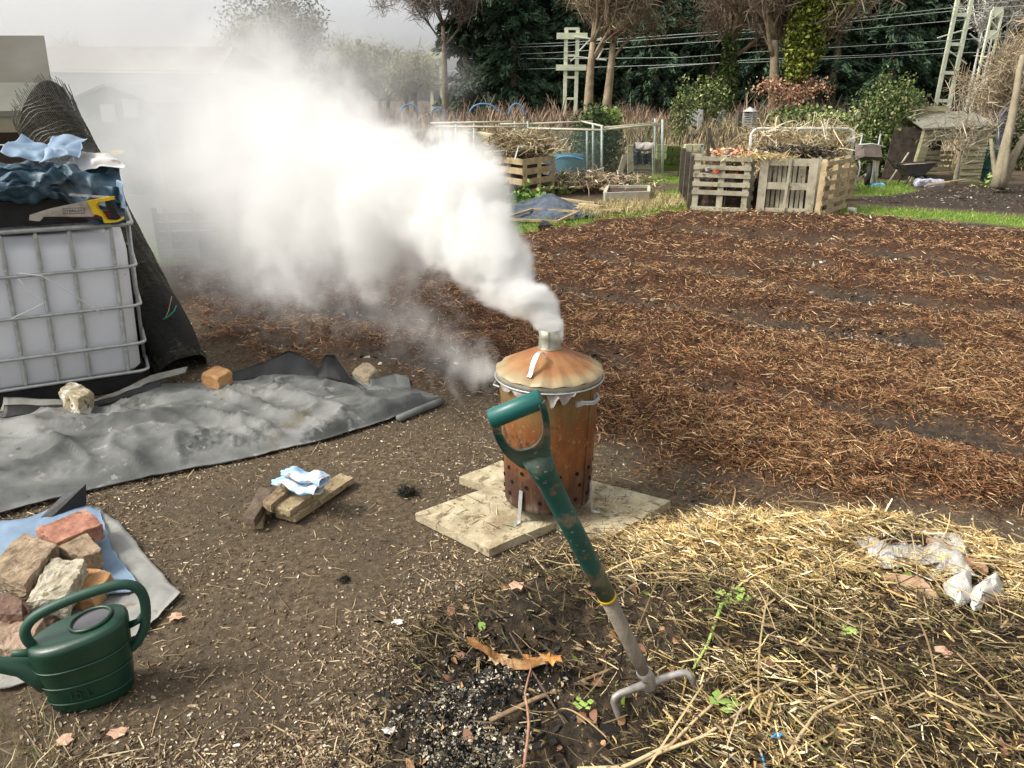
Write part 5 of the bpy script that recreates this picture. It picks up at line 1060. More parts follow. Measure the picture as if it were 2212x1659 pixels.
def tangle(n, lo, hi, L0, W0, cols, name, label, upb=.6, bend=.1, cat='stems', seg=5, wts=None):
    lo, hi = np.array(lo), np.array(hi); P = lo + rng.random((n, 3)) * (hi - lo); D = rng.normal(size=(n, 3)); D[:, 2] = D[:, 2] * .6 + rng.normal(size=n) * upb
    V = ribbons(P, D, L0 * (.5 + rng.random(n)), W0 * (.6 + rng.random(n) * .8), pick(n, cols, wts), rng.normal(size=n) * bend, seg, .2); o = np_mesh(name, *V, strand_mat, org=tuple((lo + hi) / 2)); return tag(o, label, cat, kind='stuff')
tangle(620, (A.x + .05, Yg - .08, .15), (B.x - .05, Yg + .12, zt + .02), .55, .017, [(.58, .48, .3), (.42, .33, .18), (.66, .58, .42)], 'dead_climber', 'pale tangled dead climber stems on the gate panel', .6, .12, 'climber')
tangle(900, (A.x, Yg + .2, .0), (B.x, Yg + 1.0, zt - .05), .5, .02, [(.40, .30, .17), (.25, .19, .11), (.5, .4, .24)], 'dead_stalks', 'brown dead stalks behind the gate panel', 1.2, .08)
# wheelbarrow upended by the bins
def barrow(P, name, label, upended=False):
    t = thing('wheelbarrow', label, 'wheelbarrow', tuple(P)); return t
wbm = mat('barrow_tray', [(.3, (.05, .045, .04)), (.6, (.13, .10, .08)), (.8, (.24, .16, .11))], 5, rough=.55, bump=.3); tyre = mat('tyre_rubber', [(.3, (.014, .014, .013)), (.7, (.035, .033, .03))], 20, rough=.8)
rimm = mat('grey_rim', [(0, (.5, .5, .47))], rough=.5, bump=.1)
def wheel(c, axis, r, parent, w=.07):
    c = Vector(c); axis = Vector(axis).normalized(); s = axis.orthogonal().normalized(); u_ = axis.cross(s)
    ring = [c + (s * cos(2 * pi * i / 28) + u_ * sin(2 * pi * i / 28)) * (r - w / 2) for i in range(29)]; wo = MB().tube(ring, w / 2, 10, False).build('wheel', tyre, parent, smooth=True)
    mb = MB(); disc = [c + (s * cos(2 * pi * i / 20) + u_ * sin(2 * pi * i / 20)) * (r - w * .8) for i in range(20)]; mb.prism(disc, axis * .03); mb.tube([c - axis * .06, c + axis * .06], .03, 10); mb.build('rim', rimm, wo)
P = g(1868, 402); w2 = barrow(P, 'wheelbarrow', 'dark wheelbarrow upended beside the pallet bins, wheel showing')
zc = P.z; wheel((P.x + .02, P.y - .02, .21), (1, -.35, 0), .20, w2, .10)
tr = MB(); tp = [Vector((P.x - .22, P.y + .12, .50)), Vector((P.x + .30, P.y + .05, .48)), Vector((P.x + .28, P.y + .25, .78)), Vector((P.x - .20, P.y + .30, .80))]; bo = [p + Vector((.02, -.16, .02)) + (sum(tp, Vector()) / 4 - p) * .35 for p in tp]
tr.add(tp + bo, [(0, 1, 5, 4), (1, 2, 6, 5), (2, 3, 7, 6), (3, 0, 4, 7), (4, 5, 6, 7)]); tr.build('tray', wbm, w2).modifiers.new('t', 'SOLIDIFY').thickness = .012
for sx_ in (-.16, .2): MB().tube([(P.x + sx_, P.y + .02, .06), (P.x + sx_ * .8, P.y + .05, .35), (P.x + sx_, P.y + .15, .60), (P.x + sx_ + .06, P.y + .25, .98)], .016, 8).build('frame_tube', galv, w2, smooth=True)
MB().tube([(P.x - .2, P.y + .1, .78), (P.x + .05, P.y + .1, .80), (P.x + .33, P.y + .1, .74)], .016, 8).build('frame_tube', mat('pale_pipe2', [(0, (.45, .46, .42))]), w2, smooth=True)
p = at(1893, 365, P.y + .1); one('feed_sack', MB().block([p + Vector((-.03, 0, .28)), p + Vector((.05, 0, .26)), p + Vector((.06, .12, .26)), p + Vector((-.03, .12, .28))], .55, 6, .015, 8), mat('cream_sack', [(.3, (.45, .40, .28)), (.7, (.62, .57, .44))], 6), 'cream sack hanging at the right of the upended barrow', 'sack', tuple(p))
p = g(1893, 402, .02); one('blue_bag', MB().block([p + Vector((-.1, -.05, .05)), p + Vector((.14, -.05, .04)), p + Vector((.14, .1, .06)), p + Vector((-.1, .1, .05))], .06, 8, .02, 14), mat('blue_bag_m', [(.3, (.05, .22, .38)), (.7, (.25, .5, .65))], 14), 'small crumpled blue bag on the grass by the upended barrow', 'bag', tuple(p))
pallet(at(1805, 395, 13.0), at(1850, 390, 13.2), .55, 'h', 'small pale pallet standing behind the right bin', 4, group=gA, m=wood_tan)
# second wheelbarrow by the shed
P = g(1968, 402); P.z = 0; w1 = barrow(P, 'wheelbarrow', 'dark wheelbarrow with rusty tray parked before the open shed')
c0 = P + Vector((.06, .1, 0)); tp = [c0 + Vector(q) for q in ((-.30, -.22, .42), (.34, -.16, .46), (.34, .22, .46), (-.30, .22, .42))]; bo = [c0 + Vector(q) for q in ((-.18, -.14, .20), (.14, -.12, .22), (.14, .14, .22), (-.18, .14, .20))]
tr = MB(); tr.add(tp + bo, [(0, 1, 5, 4), (1, 2, 6, 5), (2, 3, 7, 6), (3, 0, 4, 7), (4, 5, 6, 7)]); o = tr.build('tray', mat('barrow_dark', [(.3, (.02, .025, .022)), (.7, (.07, .06, .05))], 6, rough=.5), w1); o.modifiers.new('t', 'SOLIDIFY').thickness = .012
MB().prism([c0 + Vector(q) for q in ((-.26, -.19, .385), (.30, -.14, .415), (.30, .2, .415), (-.26, .2, .385))], (0, 0, .02)).build('rusty_load', mat('rusty_load', [(.3, (.22, .15, .11)), (.7, (.42, .32, .27))], 7), w1)
wheel(c0 + Vector((.16, 0, .12)), (.25, 1, 0), .12, w1, .06)
for sy in (-.15, .17): MB().tube([c0 + Vector((.2, sy * .3, .12)), c0 + Vector((-.1, sy, .24)), c0 + Vector((-.33, sy, .34)), c0 + Vector((-.5, sy, .52))], .013, 8).build('frame_tube', tyre, w1, smooth=True)
for sy in (-.15, .17): MB().tube([c0 + Vector((-.1, sy, .24)), c0 + Vector((-.20, sy, .02))], .014, 8).build('leg', tyre, w1, smooth=True)
p = g(2005, 404, .0); one('grey_bag', MB().block([p + Vector((-.28, -.10, .15)), p + Vector((.28, -.10, .13)), p + Vector((.28, .18, .14)), p + Vector((-.25, .18, .16))], .15, 12, .03, 7, .25, 4), mat('lilac_grey_bag', [(.3, (.30, .30, .36)), (.7, (.48, .48, .56))], 8, bump=.4), 'lilac-grey bag lying on the soil beside the parked wheelbarrow', 'bag', tuple(p))
for (u0, v0, u1, v1, l) in ((2010, 398, 2085, 388, 'pale pole resting on the grey bag by the shed'), (1998, 402, 2050, 394, 'shorter tool handle lying beside the pale pole')):
    one('tool_handle', MB().tube([g(u0, v0, .17), g(u1, v1, .20)], .018, 8), wood_tan, l, 'tool handle', tuple(g(u0, v0, .1)))
one('tool_handle', MB().tube([g(1917, 398, .0) , at(1963, 330, 15.9)], .02, 8), wood_grey, 'long pole leaning on the left post of the shed', 'tool handle', tuple(g(1917, 398)))
one('white_bottle', MB().tube([g(1833, 452, .05) - Vector((.0, 0, 0)), g(1848, 454, .05)], .035, 10), mat('white_plastic', [(0, (.65, .65, .62))], bump=0), 'white plastic bottle lying on the dug bed right of the bins', 'bottle', tuple(g(1835, 453)))
# open wooden shed
Ys = 16.2; sh_ = thing('open_shed', 'weathered open-fronted wooden shed with lapped side boards', 'shed', tuple(g(2040, 394)))
def S(u, v, dy=0): return at(u, v, Ys + dy)
sw = mat('shed_boards', [(.25, (.13, .12, .07)), (.5, (.25, .23, .14)), (.75, (.34, .31, .20))], 4, stretch=(1, 1, 4), bump=.5, bscale=25, spots=[(3, .56, .12, (.19, .21, .06))])
zt0 = S(1978, 278).z; xl, xr = S(1972, 390).x, S(2090, 390).x
MB().beam((xl, Ys, 0), (xl + .12, Ys, zt0), .16, .12, (0, 1, 0)).build('corner_post', sw, sh_); MB().beam((xr, Ys, 0), (xr + .02, Ys, zt0), .11, .11, (0, 1, 0)).build('corner_post', sw, sh_)
n_ = 17
for i in range(n_):                                   # lapped boards at the right
    z = .05 + (zt0 + .1 - .05) * i / n_; MB().beam((xr - .22, Ys - .05 + .02 * (i % 2), z), (xr + .20 - .0 * i, Ys - .08, z + .015), .022, .105, (0, .25, 1)).build('side_board', sw, sh_)
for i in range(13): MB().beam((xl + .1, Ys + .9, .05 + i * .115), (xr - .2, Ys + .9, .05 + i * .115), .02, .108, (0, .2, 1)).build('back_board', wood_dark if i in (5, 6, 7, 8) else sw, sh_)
for z in (.24, .36, .47, .57): MB().beam((xl + .12, Ys + .25, z), (xr - .25, Ys + .28, z), .03, .075, (0, 0, 1)).build('front_board', sw, sh_)
MB().beam((xl + .12, Ys + .15, .16), (xr - .22, Ys + .17, .16), .10, .04, (0, 0, 1)).build('bench_board', wood_tan, sh_)
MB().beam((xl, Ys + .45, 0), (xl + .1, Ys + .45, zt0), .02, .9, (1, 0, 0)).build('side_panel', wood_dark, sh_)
for i in range(3): MB().beam((xl + .05, Ys - .06, zt0 - .06 - i * .075), (xr + .12, Ys - .06, zt0 - .0 - i * .075), .02, .068, (0, .2, 1)).build('fascia_board', sw, sh_)
MB().prism([Vector((xl - .05, Ys - .15, zt0 + .0)), Vector((xr + .3, Ys - .15, zt0 + .07)), Vector((xr + .3, Ys + 1.0, zt0 + .32)), Vector((xl + .05, Ys + 1.0, zt0 + .24))], (0, 0, .03)).build('roof', mat('roof_felt', [(.3, (.15, .145, .11)), (.7, (.25, .24, .19))], 6, bump=.4), sh_)
# water butt and leaning poles
def drum(P, r, h, name, label, m, ribs=(.3, .62), cat='barrel', lidm_=None, n=32):
    prof = [(0, 0), (r * .92, 0), (r * .95, .02)]
    for i in range(40):
        z = .02 + (h - .04) * i / 39; rr = r * (1 + .03 * sin(pi * i / 39)); 
        for q in ribs:
            if abs(z - q * h) < .018: rr += .016
        prof.append((rr, z))
    prof += [(r * .98, h), (r * .85, h + .012), (0, h + .012)]
    return one(name, MB().lathe(P, prof, n), m, label, cat, tuple(P), smooth=True)
P = g(2126, 387); P.z = 0; drum(P, .20, .62, 'water_butt', 'dark green ribbed water butt beside the shed', mat('butt_green', [(.3, (.012, .07, .05)), (.7, (.03, .12, .085))], 4, rough=.4, bump=.1), (.36, .40, .78))
polem = mat('pale_trunk', [(.3, (.17, .145, .095)), (.7, (.32, .275, .19))], 4, bump=.5, bscale=16, dist=.02)
def limb(pts, rad, name, label, m, cat, org=None, n=10, parent=None, group=None):
    P = [at(u, v, y) for u, v, y in pts]; Q = []
    for i in range(len(P) - 1):
        for t in (0, .33, .66): q = P[i].lerp(P[i + 1], t); Q.append(q + mn.noise_vector(q * 2) * .03)
    Q.append(P[-1]); r2 = np.interp(np.linspace(0, 1, len(Q)), np.linspace(0, 1, len(rad)), rad); mb = MB().tube(Q, list(r2), n)
    return mb.build(name, m, parent, smooth=True) if parent else one(name, mb, m, label, cat, tuple(P[0]), group, True)
mt = thing('multi_stem_tree', 'pale multi-stemmed tree leaning at the right edge beside the water butt', 'tree', tuple(g(2160, 405)))
for pts, rad in (([(2152, 408, 14.2), (2172, 320, 14.3), (2190, 230, 14.5), (2210, 120, 14.8)], [.12, .085, .065, .05]), ([(2158, 408, 14.3), (2190, 340, 14.4), (2225, 280, 14.5)], [.09, .07, .05]), ([(2150, 400, 14.3), (2146, 340, 14.5), (2140, 300, 14.6)], [.06, .04, .03]), ([(2165, 405, 14.0), (2178, 330, 14), (2182, 270, 14.1)], [.05, .04, .025])):
    limb(pts, rad, 'stem', '', polem, '', parent=mt)
# right-hand dark post (gate pillar) behind
one('dark_post', MB().beam(at(2160, 370, 17.5), at(2168, 240, 17.5), .18, .15, (0, 1, 0)), mat('slate_paint', [(.3, (.04, .045, .06)), (.7, (.09, .095, .12))], 5), 'dark slate-coloured upright sheet behind the leaning tree', 'post', tuple(at(2160, 380, 17.5)))

# ------------------------------------------------------------------ slatted compost box with twig heap
B0, B1, B2 = g(1066, 418), g(1128, 432), g(1192, 420)
cbx = thing('compost_crate', 'tan slatted compost box heaped with twigs', 'compost box', tuple(B1))
for (A_, Bq, nm) in ((B0, B1, 0), (B1, B2, 1)):
    for i, z in enumerate((.10, .28, .46, .62)):
        if nm == 0 and i in (0,): continue
        MB().beam(A_ + Vector((0, 0, z)), Bq + Vector((0, 0, z + .01)), .022, .10, (0, 0, 1), .004).build('slat', wood_tan, cbx)
    for t in ((.5,) if nm == 0 else (.03, .5, .97)): q = A_.lerp(Bq, t) + (Vector((.03, .05, 0))); MB().beam(q, q + Vector((0, 0, .66)), .07, .05, (0, 1, 0)).build('upright', wood_tan, cbx)
bk = B0 + B2 - B1
for z in (.10, .28, .46, .62): MB().beam(B0 + Vector((0, 0, z)), bk + Vector((0, 0, z)), .022, .10).build('slat', wood_dark, cbx); MB().beam(B2 + Vector((0, 0, z)), bk + Vector((0, 0, z)), .022, .10).build('slat', wood_dark, cbx)
cen = (B0 + B2) / 2
mound((1128, 400), cen.y, .38, .38, .74, 'box_compost', 'dark compost filling the slatted box', comp, 9)
scraps(1126, 330, cen.y, 2600, .24, .22, .085, .86, [(.42, .34, .2), (.28, .21, .12), (.56, .47, .3), (.15, .11, .06)], 'twig_heap', 'heap of dry twigs and stalks on the slatted box', .34, .013, cat='twigs')
one('white_cane', MB().tube([at(1112, 345, 13.2), at(1120, 317, 13.3), at(1129, 318, 13.3)], .012, 6), wst, 'short white stick poking up from the twig heap', 'stick', tuple(at(1112, 345, 13.2)))
bluep = mat('blue_pipe', [(0, (.09, .24, .42))], bump=0, rough=.6)
def arch(u0, u1, v0, v1, vt, Y, r, label, name='blue_hoop', group='blue pipe hoops over the cage', rad=.017):
    pts = []
    for i in range(17):
        t = i / 16; u = u0 + (u1 - u0) * (.5 - .5 * cos(pi * t)); vb = v0 + (v1 - v0) * t; v = vb - (vb - vt) * sin(pi * t); pts.append(at(u, v, Y))
    one(name, MB().tube(pts, rad, 8), bluep, label, 'hoop', tuple(pts[0]), group, True)
arch(1014, 1074, 247, 243, 224, 17, 0, 'widest blue pipe hoop above the fruit cage'); arch(1099, 1132, 249, 251, 224, 16.5, 0, 'narrow blue hoop at the right over the cage'); arch(932, 959, 247, 252, 232, 16.5, 0, 'narrow blue hoop by the left mast foot'); arch(865, 905, 247, 245, 225, 18, 0, 'blue hoop half lost in the smoke, far left')
for k in range(5): arch(1085 - 2 * k, 1190 + 4 * k, 336 + 2 * k, 395, 318 + 4 * k, 14.9 + .1 * k, 0, ('outermost', 'second', 'third', 'fourth', 'innermost')[4 - k] + ' loop of the blue pipe coil behind the slatted box', 'blue_pipe', 'loops of blue water pipe behind the compost box', .014)
arch(928, 960, 345, 345, 318, 15.2, 0, 'loose loop of blue pipe in the smoke by the cream sheeting', 'blue_pipe', None, .03)
arch(1190, 1260, 365, 345, 338, 15.2, 0, 'blue pipe arching over the dark blue barrel', 'blue_pipe', None, .016)
P = g(1228, 378); P.z = 0; drum(P, .36, .45, 'blue_barrel', 'dark blue-green plastic barrel behind the slatted box', mat('barrel_blue', [(.3, (.03, .10, .15)), (.7, (.07, .18, .24))], 4, rough=.4, bump=.1), (.9,))
# fruit cage
cage = thing('fruit_cage', 'netted fruit cage of grey poles and pale rails', 'fruit cage', tuple(g(1200, 385)))
gpole = mat('grey_pole', [(.3, (.30, .36, .34)), (.7, (.46, .52, .48))], 8, rough=.5)
def pole(u0, v0, u1, v1, Y, r=.018, nm='pole', m=gpole): MB().tube([at(u0, v0, Y), at(u1, v1, Y)], r, 7).build(nm, m, cage, smooth=True)
for (u, v0, v1, Y) in ((985, 375, 268, 17.3), (1024, 395, 262, 19), (1112, 395, 262, 19), (1140, 372, 262, 17), (1268, 372, 278, 16.6), (1281, 384, 268, 16.4), (1300, 386, 272, 15.8), (1415, 370, 256, 17.4), (1431, 378, 258, 16.6)): pole(u, v0, u, v1, Y, .024)
for (u0, v0, Y0, u1, v1, Y1) in ((930, 266, 17.5, 1105, 263, 17.3), (1080, 268, 17, 1152, 268, 17), (940, 273, 17.5, 1140, 275, 17), (1140, 268, 17, 1280, 262, 17.5), (1140, 277, 17, 1300, 281, 15.8), (1256, 262, 17.6, 1302, 273, 15.8), (1305, 276, 15.8, 1418, 266, 17.4), (1302, 280, 15.8, 1430, 268, 16.8)):
    MB().tube([at(u0, v0, Y0), at(u1, v1, Y1)], .022, 7).build('top_rail', mat('pale_rail', [(.3, (.42, .38, .27)), (.7, (.58, .54, .42))], 8), cage, smooth=True)
netm = bpy.data.materials.new('cage_net'); netm.use_nodes = True; nb_ = netm.node_tree.nodes['Principled BSDF']; nb_.inputs['Base Color'].default_value = (.10, .14, .12, 1); nb_.inputs['Alpha'].default_value = .16; nb_.inputs['Roughness'].default_value = .9
for nm, q in (('side_net', [at(1140, 270, 17), at(1300, 276, 15.8), at(1300, 385, 15.8), at(1140, 372, 17)]), ('side_net', [at(1302, 276, 15.8), at(1428, 268, 16.8), at(1428, 376, 16.8), at(1302, 385, 15.8)])): MB().prism(q, (0, .004, 0)).build(nm, netm, cage)
crm = mat('cream_sheeting', [(.3, (.44, .38, .25)), (.6, (.56, .50, .36)), (.8, (.48, .36, .22))], 1.6, bump=.3, bscale=6, dist=.03)
def hang(px, Y, name, label, m, cat, seed=1):
    A, B, C, D = [at(u, v, Y) for u, v in px]
    fn = lambda a, b: (A * (1 - a) + B * a) * (1 - b) + (D * (1 - a) + C * a) * b + Vector((0, .05 * sin(a * 20 + seed), -.06 * sin(pi * a) * (1 - b))) + mn.noise_vector(Vector((a * 5, b * 4, seed))) * .04
    return one(name, MB().sheet(fn, 30, 14, .005), m, label, cat, tuple((C + D) / 2), smooth=True)
hang([(985, 282), (1138, 280), (1138, 340), (988, 350)], 19.6, 'cream_sheeting', 'wide cream sheeting hung behind the fruit cage', crm, 'sheeting')
hang([(950, 276), (984, 284), (988, 345), (948, 345)], 18.2, 'cream_sheeting', 'narrow tan sheeting panel at the left end of the cage', mat('tan_sheeting', [(.3, (.36, .27, .15)), (.7, (.50, .40, .25))], 2), 'sheeting', 3)
# compost bays: posts, sheet, blocks, rolled rug
postm = wood_grey
for (u, v, h, l) in ((1362, 380, 66, 'left post of the bay with the rug'), (1416, 380, 66, 'right post of the bay with the rug'), (1469, 380, 64, 'post left of the pale concrete blocks')):
    Y = g(u, v).y; one('wooden_post', MB().beam(at(u, v, Y), at(u - 1, v - h, Y), .13, .10, (0, 1, 0)), postm, l, 'post', tuple(at(u, v, Y)), 'posts of the compost bays')
Y = g(1390, 372).y; hang([(1366, 325), (1413, 325), (1412, 355), (1366, 355)], Y, 'grey_board', 'dark slate sheet between the two bay posts', MATS['slate_paint'], 'board')
for v in (362, 372): one('bay_board', MB().beam(at(1366, v, Y), at(1416, v, Y), .03, .07), wood_grey, 'lower board across the bay with the rug' if v == 372 else 'upper board across the bay with the rug', 'board', tuple(at(1390, v, Y)))
P0, P1 = at(1370, 318, Y - .1), at(1411, 318, Y - .1)
rg = MB(); rg.sheet(lambda a, b: P0.lerp(P1, a) + Vector((.02 * sin(b * 6), -.17 * cos(b * pi * 1.15) , .13 * sin(b * pi * 1.15) - .04)) + mn.noise_vector(Vector((a * 6, b * 5, 2))) * .03, 26, 20, .03)
one('rolled_rug', rg, mat('rug', [(.35, (.12, .09, .08)), (.5, (.40, .36, .33)), (.7, (.56, .53, .50))], 3, stretch=(1.6, 1, 1), bump=.7), 'folded grey and brown rug draped over the bay', 'rug', tuple(P0), smooth=True)
cbm = mat('green_block', [(.3, (.20, .22, .09)), (.7, (.38, .39, .22))], 5, bump=.5, bscale=30); cbp = mat('pale_block', [(.3, (.36, .35, .22)), (.7, (.50, .49, .33))], 5, bump=.5, bscale=30); cbd = mat('mossy_dark_block', [(.3, (.03, .045, .01)), (.7, (.09, .12, .025))], 5, bump=.6)
def blockwall(u0, u1, v0, v1, Y, nx, nz, name, label, m, dep=.2):
    t = thing(name, label, 'block wall', tuple(at(u0, v1, Y))); A, B = at(u0, v1, Y), at(u1, v1, Y); top = at(u0, v0, Y).z; bot = A.z
    for r in range(nz):
        for c in range(nx + (r % 2)):
            a0 = max(0, (c - .5 * (r % 2)) / nx); a1 = min(1, (c + 1 - .5 * (r % 2)) / nx)
            if a1 - a0 < .05: continue
            z0, z1 = bot + (top - bot) * r / nz, bot + (top - bot) * (r + 1) / nz; x0 = A.x + (B.x - A.x) * a0 + .006; x1 = A.x + (B.x - A.x) * a1 - .006
            MB().block([(x0, Y, z1 - .008), (x1, Y, z1 - .008), (x1, Y + dep, z1 - .008), (x0, Y + dep, z1 - .008)], z1 - z0 - .012, 4, .004, 8, .05, r + c).build('block', m, t)
blockwall(1475, 1509, 311, 380, 16.3, 1, 4, 'block_pier', 'pale yellow-green concrete block pier', cbp); blockwall(1432, 1468, 315, 370, 17.2, 1, 4, 'block_wall', 'mossy dark green block wall between pier and post', cbd); blockwall(1418, 1440, 312, 345, 16.9, 1, 2, 'block_wall', 'green concrete blocks right of the rug', cbm)
one('white_bracket', MB().beam(at(1511, 360, 16.4), at(1517, 313, 16.4), .05, .05).beam(at(1504, 314, 16.4), at(1519, 314, 16.4), .05, .05), wst, 'bent white frame corner beside the block pier', 'frame', tuple(at(1511, 360, 16.4)))
one('brick_stack', MB().beam(at(1338, 378, 16.5), at(1350, 336, 16.5), .12, .1), mat('pale_brick', [(.3, (.34, .3, .2)), (.7, (.5, .46, .34))], 20), 'leaning stack of pale bricks left of the rug bay', 'bricks', tuple(at(1338, 378, 16.5)))
one('forked_post', MB().beam(at(1528, 365, 14.5), at(1532, 276, 14.5), .055, .05, (0, 1, 0)).beam(at(1552, 350, 14.5), at(1533, 290, 14.5), .045, .04, (0, 1, 0)), wood_dark, 'dark post with a slanting strut behind the left pallet', 'post', tuple(at(1528, 365, 14.5)))
# timber, trough, plastic sheet with frame
pm_ = [(1290, 387, 1345, 405, .10, 'pale board leaning on the rubbish pile'), (1200, 398, 1262, 388, .12, 'long pale lath left in the rubbish pile'), (1245, 405, 1290, 392, .14, 'short board in the middle of the rubbish pile'), (1300, 410, 1340, 388, .14, 'board pointing up right in the rubbish pile'),
       (1180, 441, 1300, 452, .03, 'wide board lying beside the black sheeting'), (1215, 447, 1345, 455, .05, 'long board lying before the stone trough'), (1190, 428, 1290, 440, .04, 'board lying behind the black sheeting'), (1255, 440, 1300, 448, .07, 'short board across the long boards')]
for u0, v0, u1, v1, z, l in pm_: one('old_board', MB().beam(g(u0, v0, z), g(u1, v1, z + .04), .10, .03, (0, 0, 1), .01), wood_tan, l, 'board', tuple(g(u0, v0, z)), 'old boards lying about the back plot')
mound((1265, 410), g(1265, 410).y, 1.0, .55, .22, 'rubbish_pile', 'pile of twigs, soil and broken wood on the back plot', comp, 13, 'rubbish pile')
scraps(1265, 410, g(1265, 410).y - .2, 1600, .55, .4, .05, .2, [(.42, .33, .2), (.2, .14, .09), (.6, .5, .34), (.06, .045, .03)], 'brushwood', 'brushwood and splinters on the rubbish pile', .22, .016, cat='brushwood')
tb = thing('stone_trough', 'pale stone trough among the old boards', 'trough', tuple(g(1350, 440))); q = gx([(1305, 443), (1400, 440), (1400, 425), (1312, 425)], 0.0); trm = mat('trough_stone', [(.3, (.40, .37, .28)), (.7, (.54, .51, .42))], 6)
for a, b in ((0, 1), (1, 2), (2, 3), (3, 0)): MB().beam(q[a] + Vector((0, 0, .10)), q[b] + Vector((0, 0, .10)), .05, .2).build('trough_side', trm, tb)
MB().prism([p + Vector((0, 0, .14)) for p in q], (0, 0, .03)).build('soil', comp, tb)
sheet_px([[(1062, 462), (1120, 442), (1180, 436), (1240, 444), (1300, 462)], [(1062, 474), (1130, 468), (1200, 466), (1250, 466), (1290, 468)], [(1080, 484), (1120, 485), (1160, 483), (1230, 478), (1300, 470)]], lambda a, b: .02 + .16 * exp(-((a - .48) / .14) ** 2 - ((b - .25) / .3) ** 2) + .05 * exp(-((a - .62) / .1) ** 2 - ((b - .3) / .3) ** 2), 'black_sheeting', 'dark blue-grey plastic sheeting humped over the back plot', mat('slate_sheeting', [(.3, (.03, .04, .06)), (.6, (.10, .125, .16)), (.8, (.22, .25, .3))], 3, rough=.4, bump=.3, bscale=10), 'sheeting', 70, 40, .005, .03, 3)
fr = thing('timber_square', 'thin pale wooden frame lying on the dark plastic sheeting', 'frame', tuple(g(1180, 470)))
cs = gx([(1080, 474), (1205, 478), (1250, 457), (1150, 452)], .09)
for i in range(4): MB().beam(cs[i], cs[(i + 1) % 4], .035, .03).build('frame_bar', wood_tan, fr)
one('black_stone', MB().block(gx([(1163, 486), (1195, 484), (1180, 476), (1165, 478)], .12), .10, 6, .02, 9, .15, 2), MATS['black_rubber'], 'black pointed object on the near edge of the dark sheeting', 'rubber sheet', tuple(g(1178, 484)))
def leafy(u, v, Y, n, su, sz, z, cols, name, label, cat='plant', sl=.09):
    c = at(u, v, Y); P = np.array([c.x, c.y, z])[None] + rng.normal(size=(n, 3)) * np.array([su, su, sz]); P[:, 2] = np.abs(P[:, 2]); V = ribbons(P, rng.normal(size=(n, 3)), sl * (.6 + rng.random(n) * .8), sl * .6 * (.6 + rng.random(n) * .8), pick(n, cols), sl * .1 * np.ones(n), 2, .8); o = np_mesh(name, *V, leaf_mat, org=(c.x, c.y, 0)); return tag(o, label, cat)
leafy(1128, 440, 12.9, 260, .22, .08, .1, [(.12, .22, .04), (.25, .36, .1), (.07, .13, .02)], 'leafy_plant', 'bright leafy plant before the slatted box')
leafy(1205, 400, 14.3, 160, .16, .08, .12, [(.14, .25, .04), (.3, .4, .12)], 'leafy_plant', 'leafy green plant right of the slatted box')
leafy(2140, 390, 15, 60, .12, .06, .1, [(.3, .36, .14), (.2, .28, .08)], 'leafy_plant', 'pale green plant at the foot of the water butt')
# ------------------------------------------------------------------ undergrowth
def stalks(n, x0, x1, y0, y1, hfn, name, label, cols, wts=None, W0=.02, cat='undergrowth', lean=.25):
    x = x0 + rng.random(n) * (x1 - x0); y = y0 + rng.random(n) ** .8 * (y1 - y0); k = np.abs(x) < .8 * y; x, y = x[k], y[k]; n = len(x); h = hfn(x, y) * (.5 + .7 * rng.random(n))
    D = rng.normal(size=(n, 3)) * lean; D[:, 2] = 1; V = ribbons(np.stack([x, y, h * .45], 1), D, h, W0 * (.5 + rng.random(n)), pick(n, cols, wts), h * rng.normal(size=n) * .12, 3, .7); o = np_mesh(name, *V, strand_mat); return tag(o, label, cat, kind='stuff')
brn = [(.46, .36, .21), (.32, .25, .14), (.58, .47, .29), (.18, .13, .08), (.36, .26, .15), (.18, .2, .07)]
hf = lambda x, y: (.3 + .9 * fbm(x, y, .5, 3, 90) ** 1.5) * .9
stalks(26000, -14, 16, 18.5, 23, lambda x, y: hf(x, y) * .8, 'dead_bracken', 'tan dead bracken and stalks behind the plots', brn, W0=.022, lean=.4)
stalks(30000, -22, 26, 23, 34, lambda x, y: hf(x, y) * 1.15 + .012 * (y - 23), 'bramble_thicket', 'brown bramble thicket below the dark wood', [(.36, .27, .17), (.24, .18, .11), (.48, .37, .23), (.13, .10, .07), (.12, .15, .05)], W0=.03, lean=.4)
stalks(16000, -30, 34, 34, 50, lambda x, y: .55 + 1.9 * fbm(x, y, .45, 3, 93) ** 2, 'scrub', 'reddish brown scrub at the foot of the railway trees', [(.27, .19, .13), (.17, .115, .08), (.36, .26, .18)], W0=.04, lean=.4)
def leafmass(n, c, rad, cols, name, label, sl, cat='bush', wts=None, hollow=.55, parent=None, zmin=0.0, asp=.7, kind=None, group=None, lump=.28):
    c = np.array(c, float); rad = np.array(rad, float); d = unit(rng.normal(size=(n, 3))); r = hollow + (1 - hollow) * rng.random(n) ** .6
    q = d * 2.2 + c[None] * .3; lum = 1 + lump * (2 * vn(q[:, 0] * 1.7 + q[:, 2], q[:, 1] * 1.7 + 3 * q[:, 2], 95) - 1) + lump * .5 * (2 * vn(q[:, 0] * 5, q[:, 1] * 5 + q[:, 2] * 4, 97) - 1)
    P = c + d * rad * (r * lum)[:, None]; P = P[P[:, 2] > zmin]; n = len(P); V = ribbons(P, rng.normal(size=(n, 3)) + [0, 0, -.2], sl * (.6 + rng.random(n) * .8), sl * asp * (.6 + rng.random(n) * .8), pick(n, cols, wts), sl * .15 * np.ones(n), 2, .75)
    o = np_mesh(name, *V, leaf_mat, parent, org=(c[0], c[1], 0) if parent is None else None)
    return o if parent is not None else tag(o, label, cat, group, kind)
ivy = [(.035, .065, .014), (.07, .11, .025), (.14, .18, .05), (.30, .32, .14)]
c = at(1912, 300, 17.3)
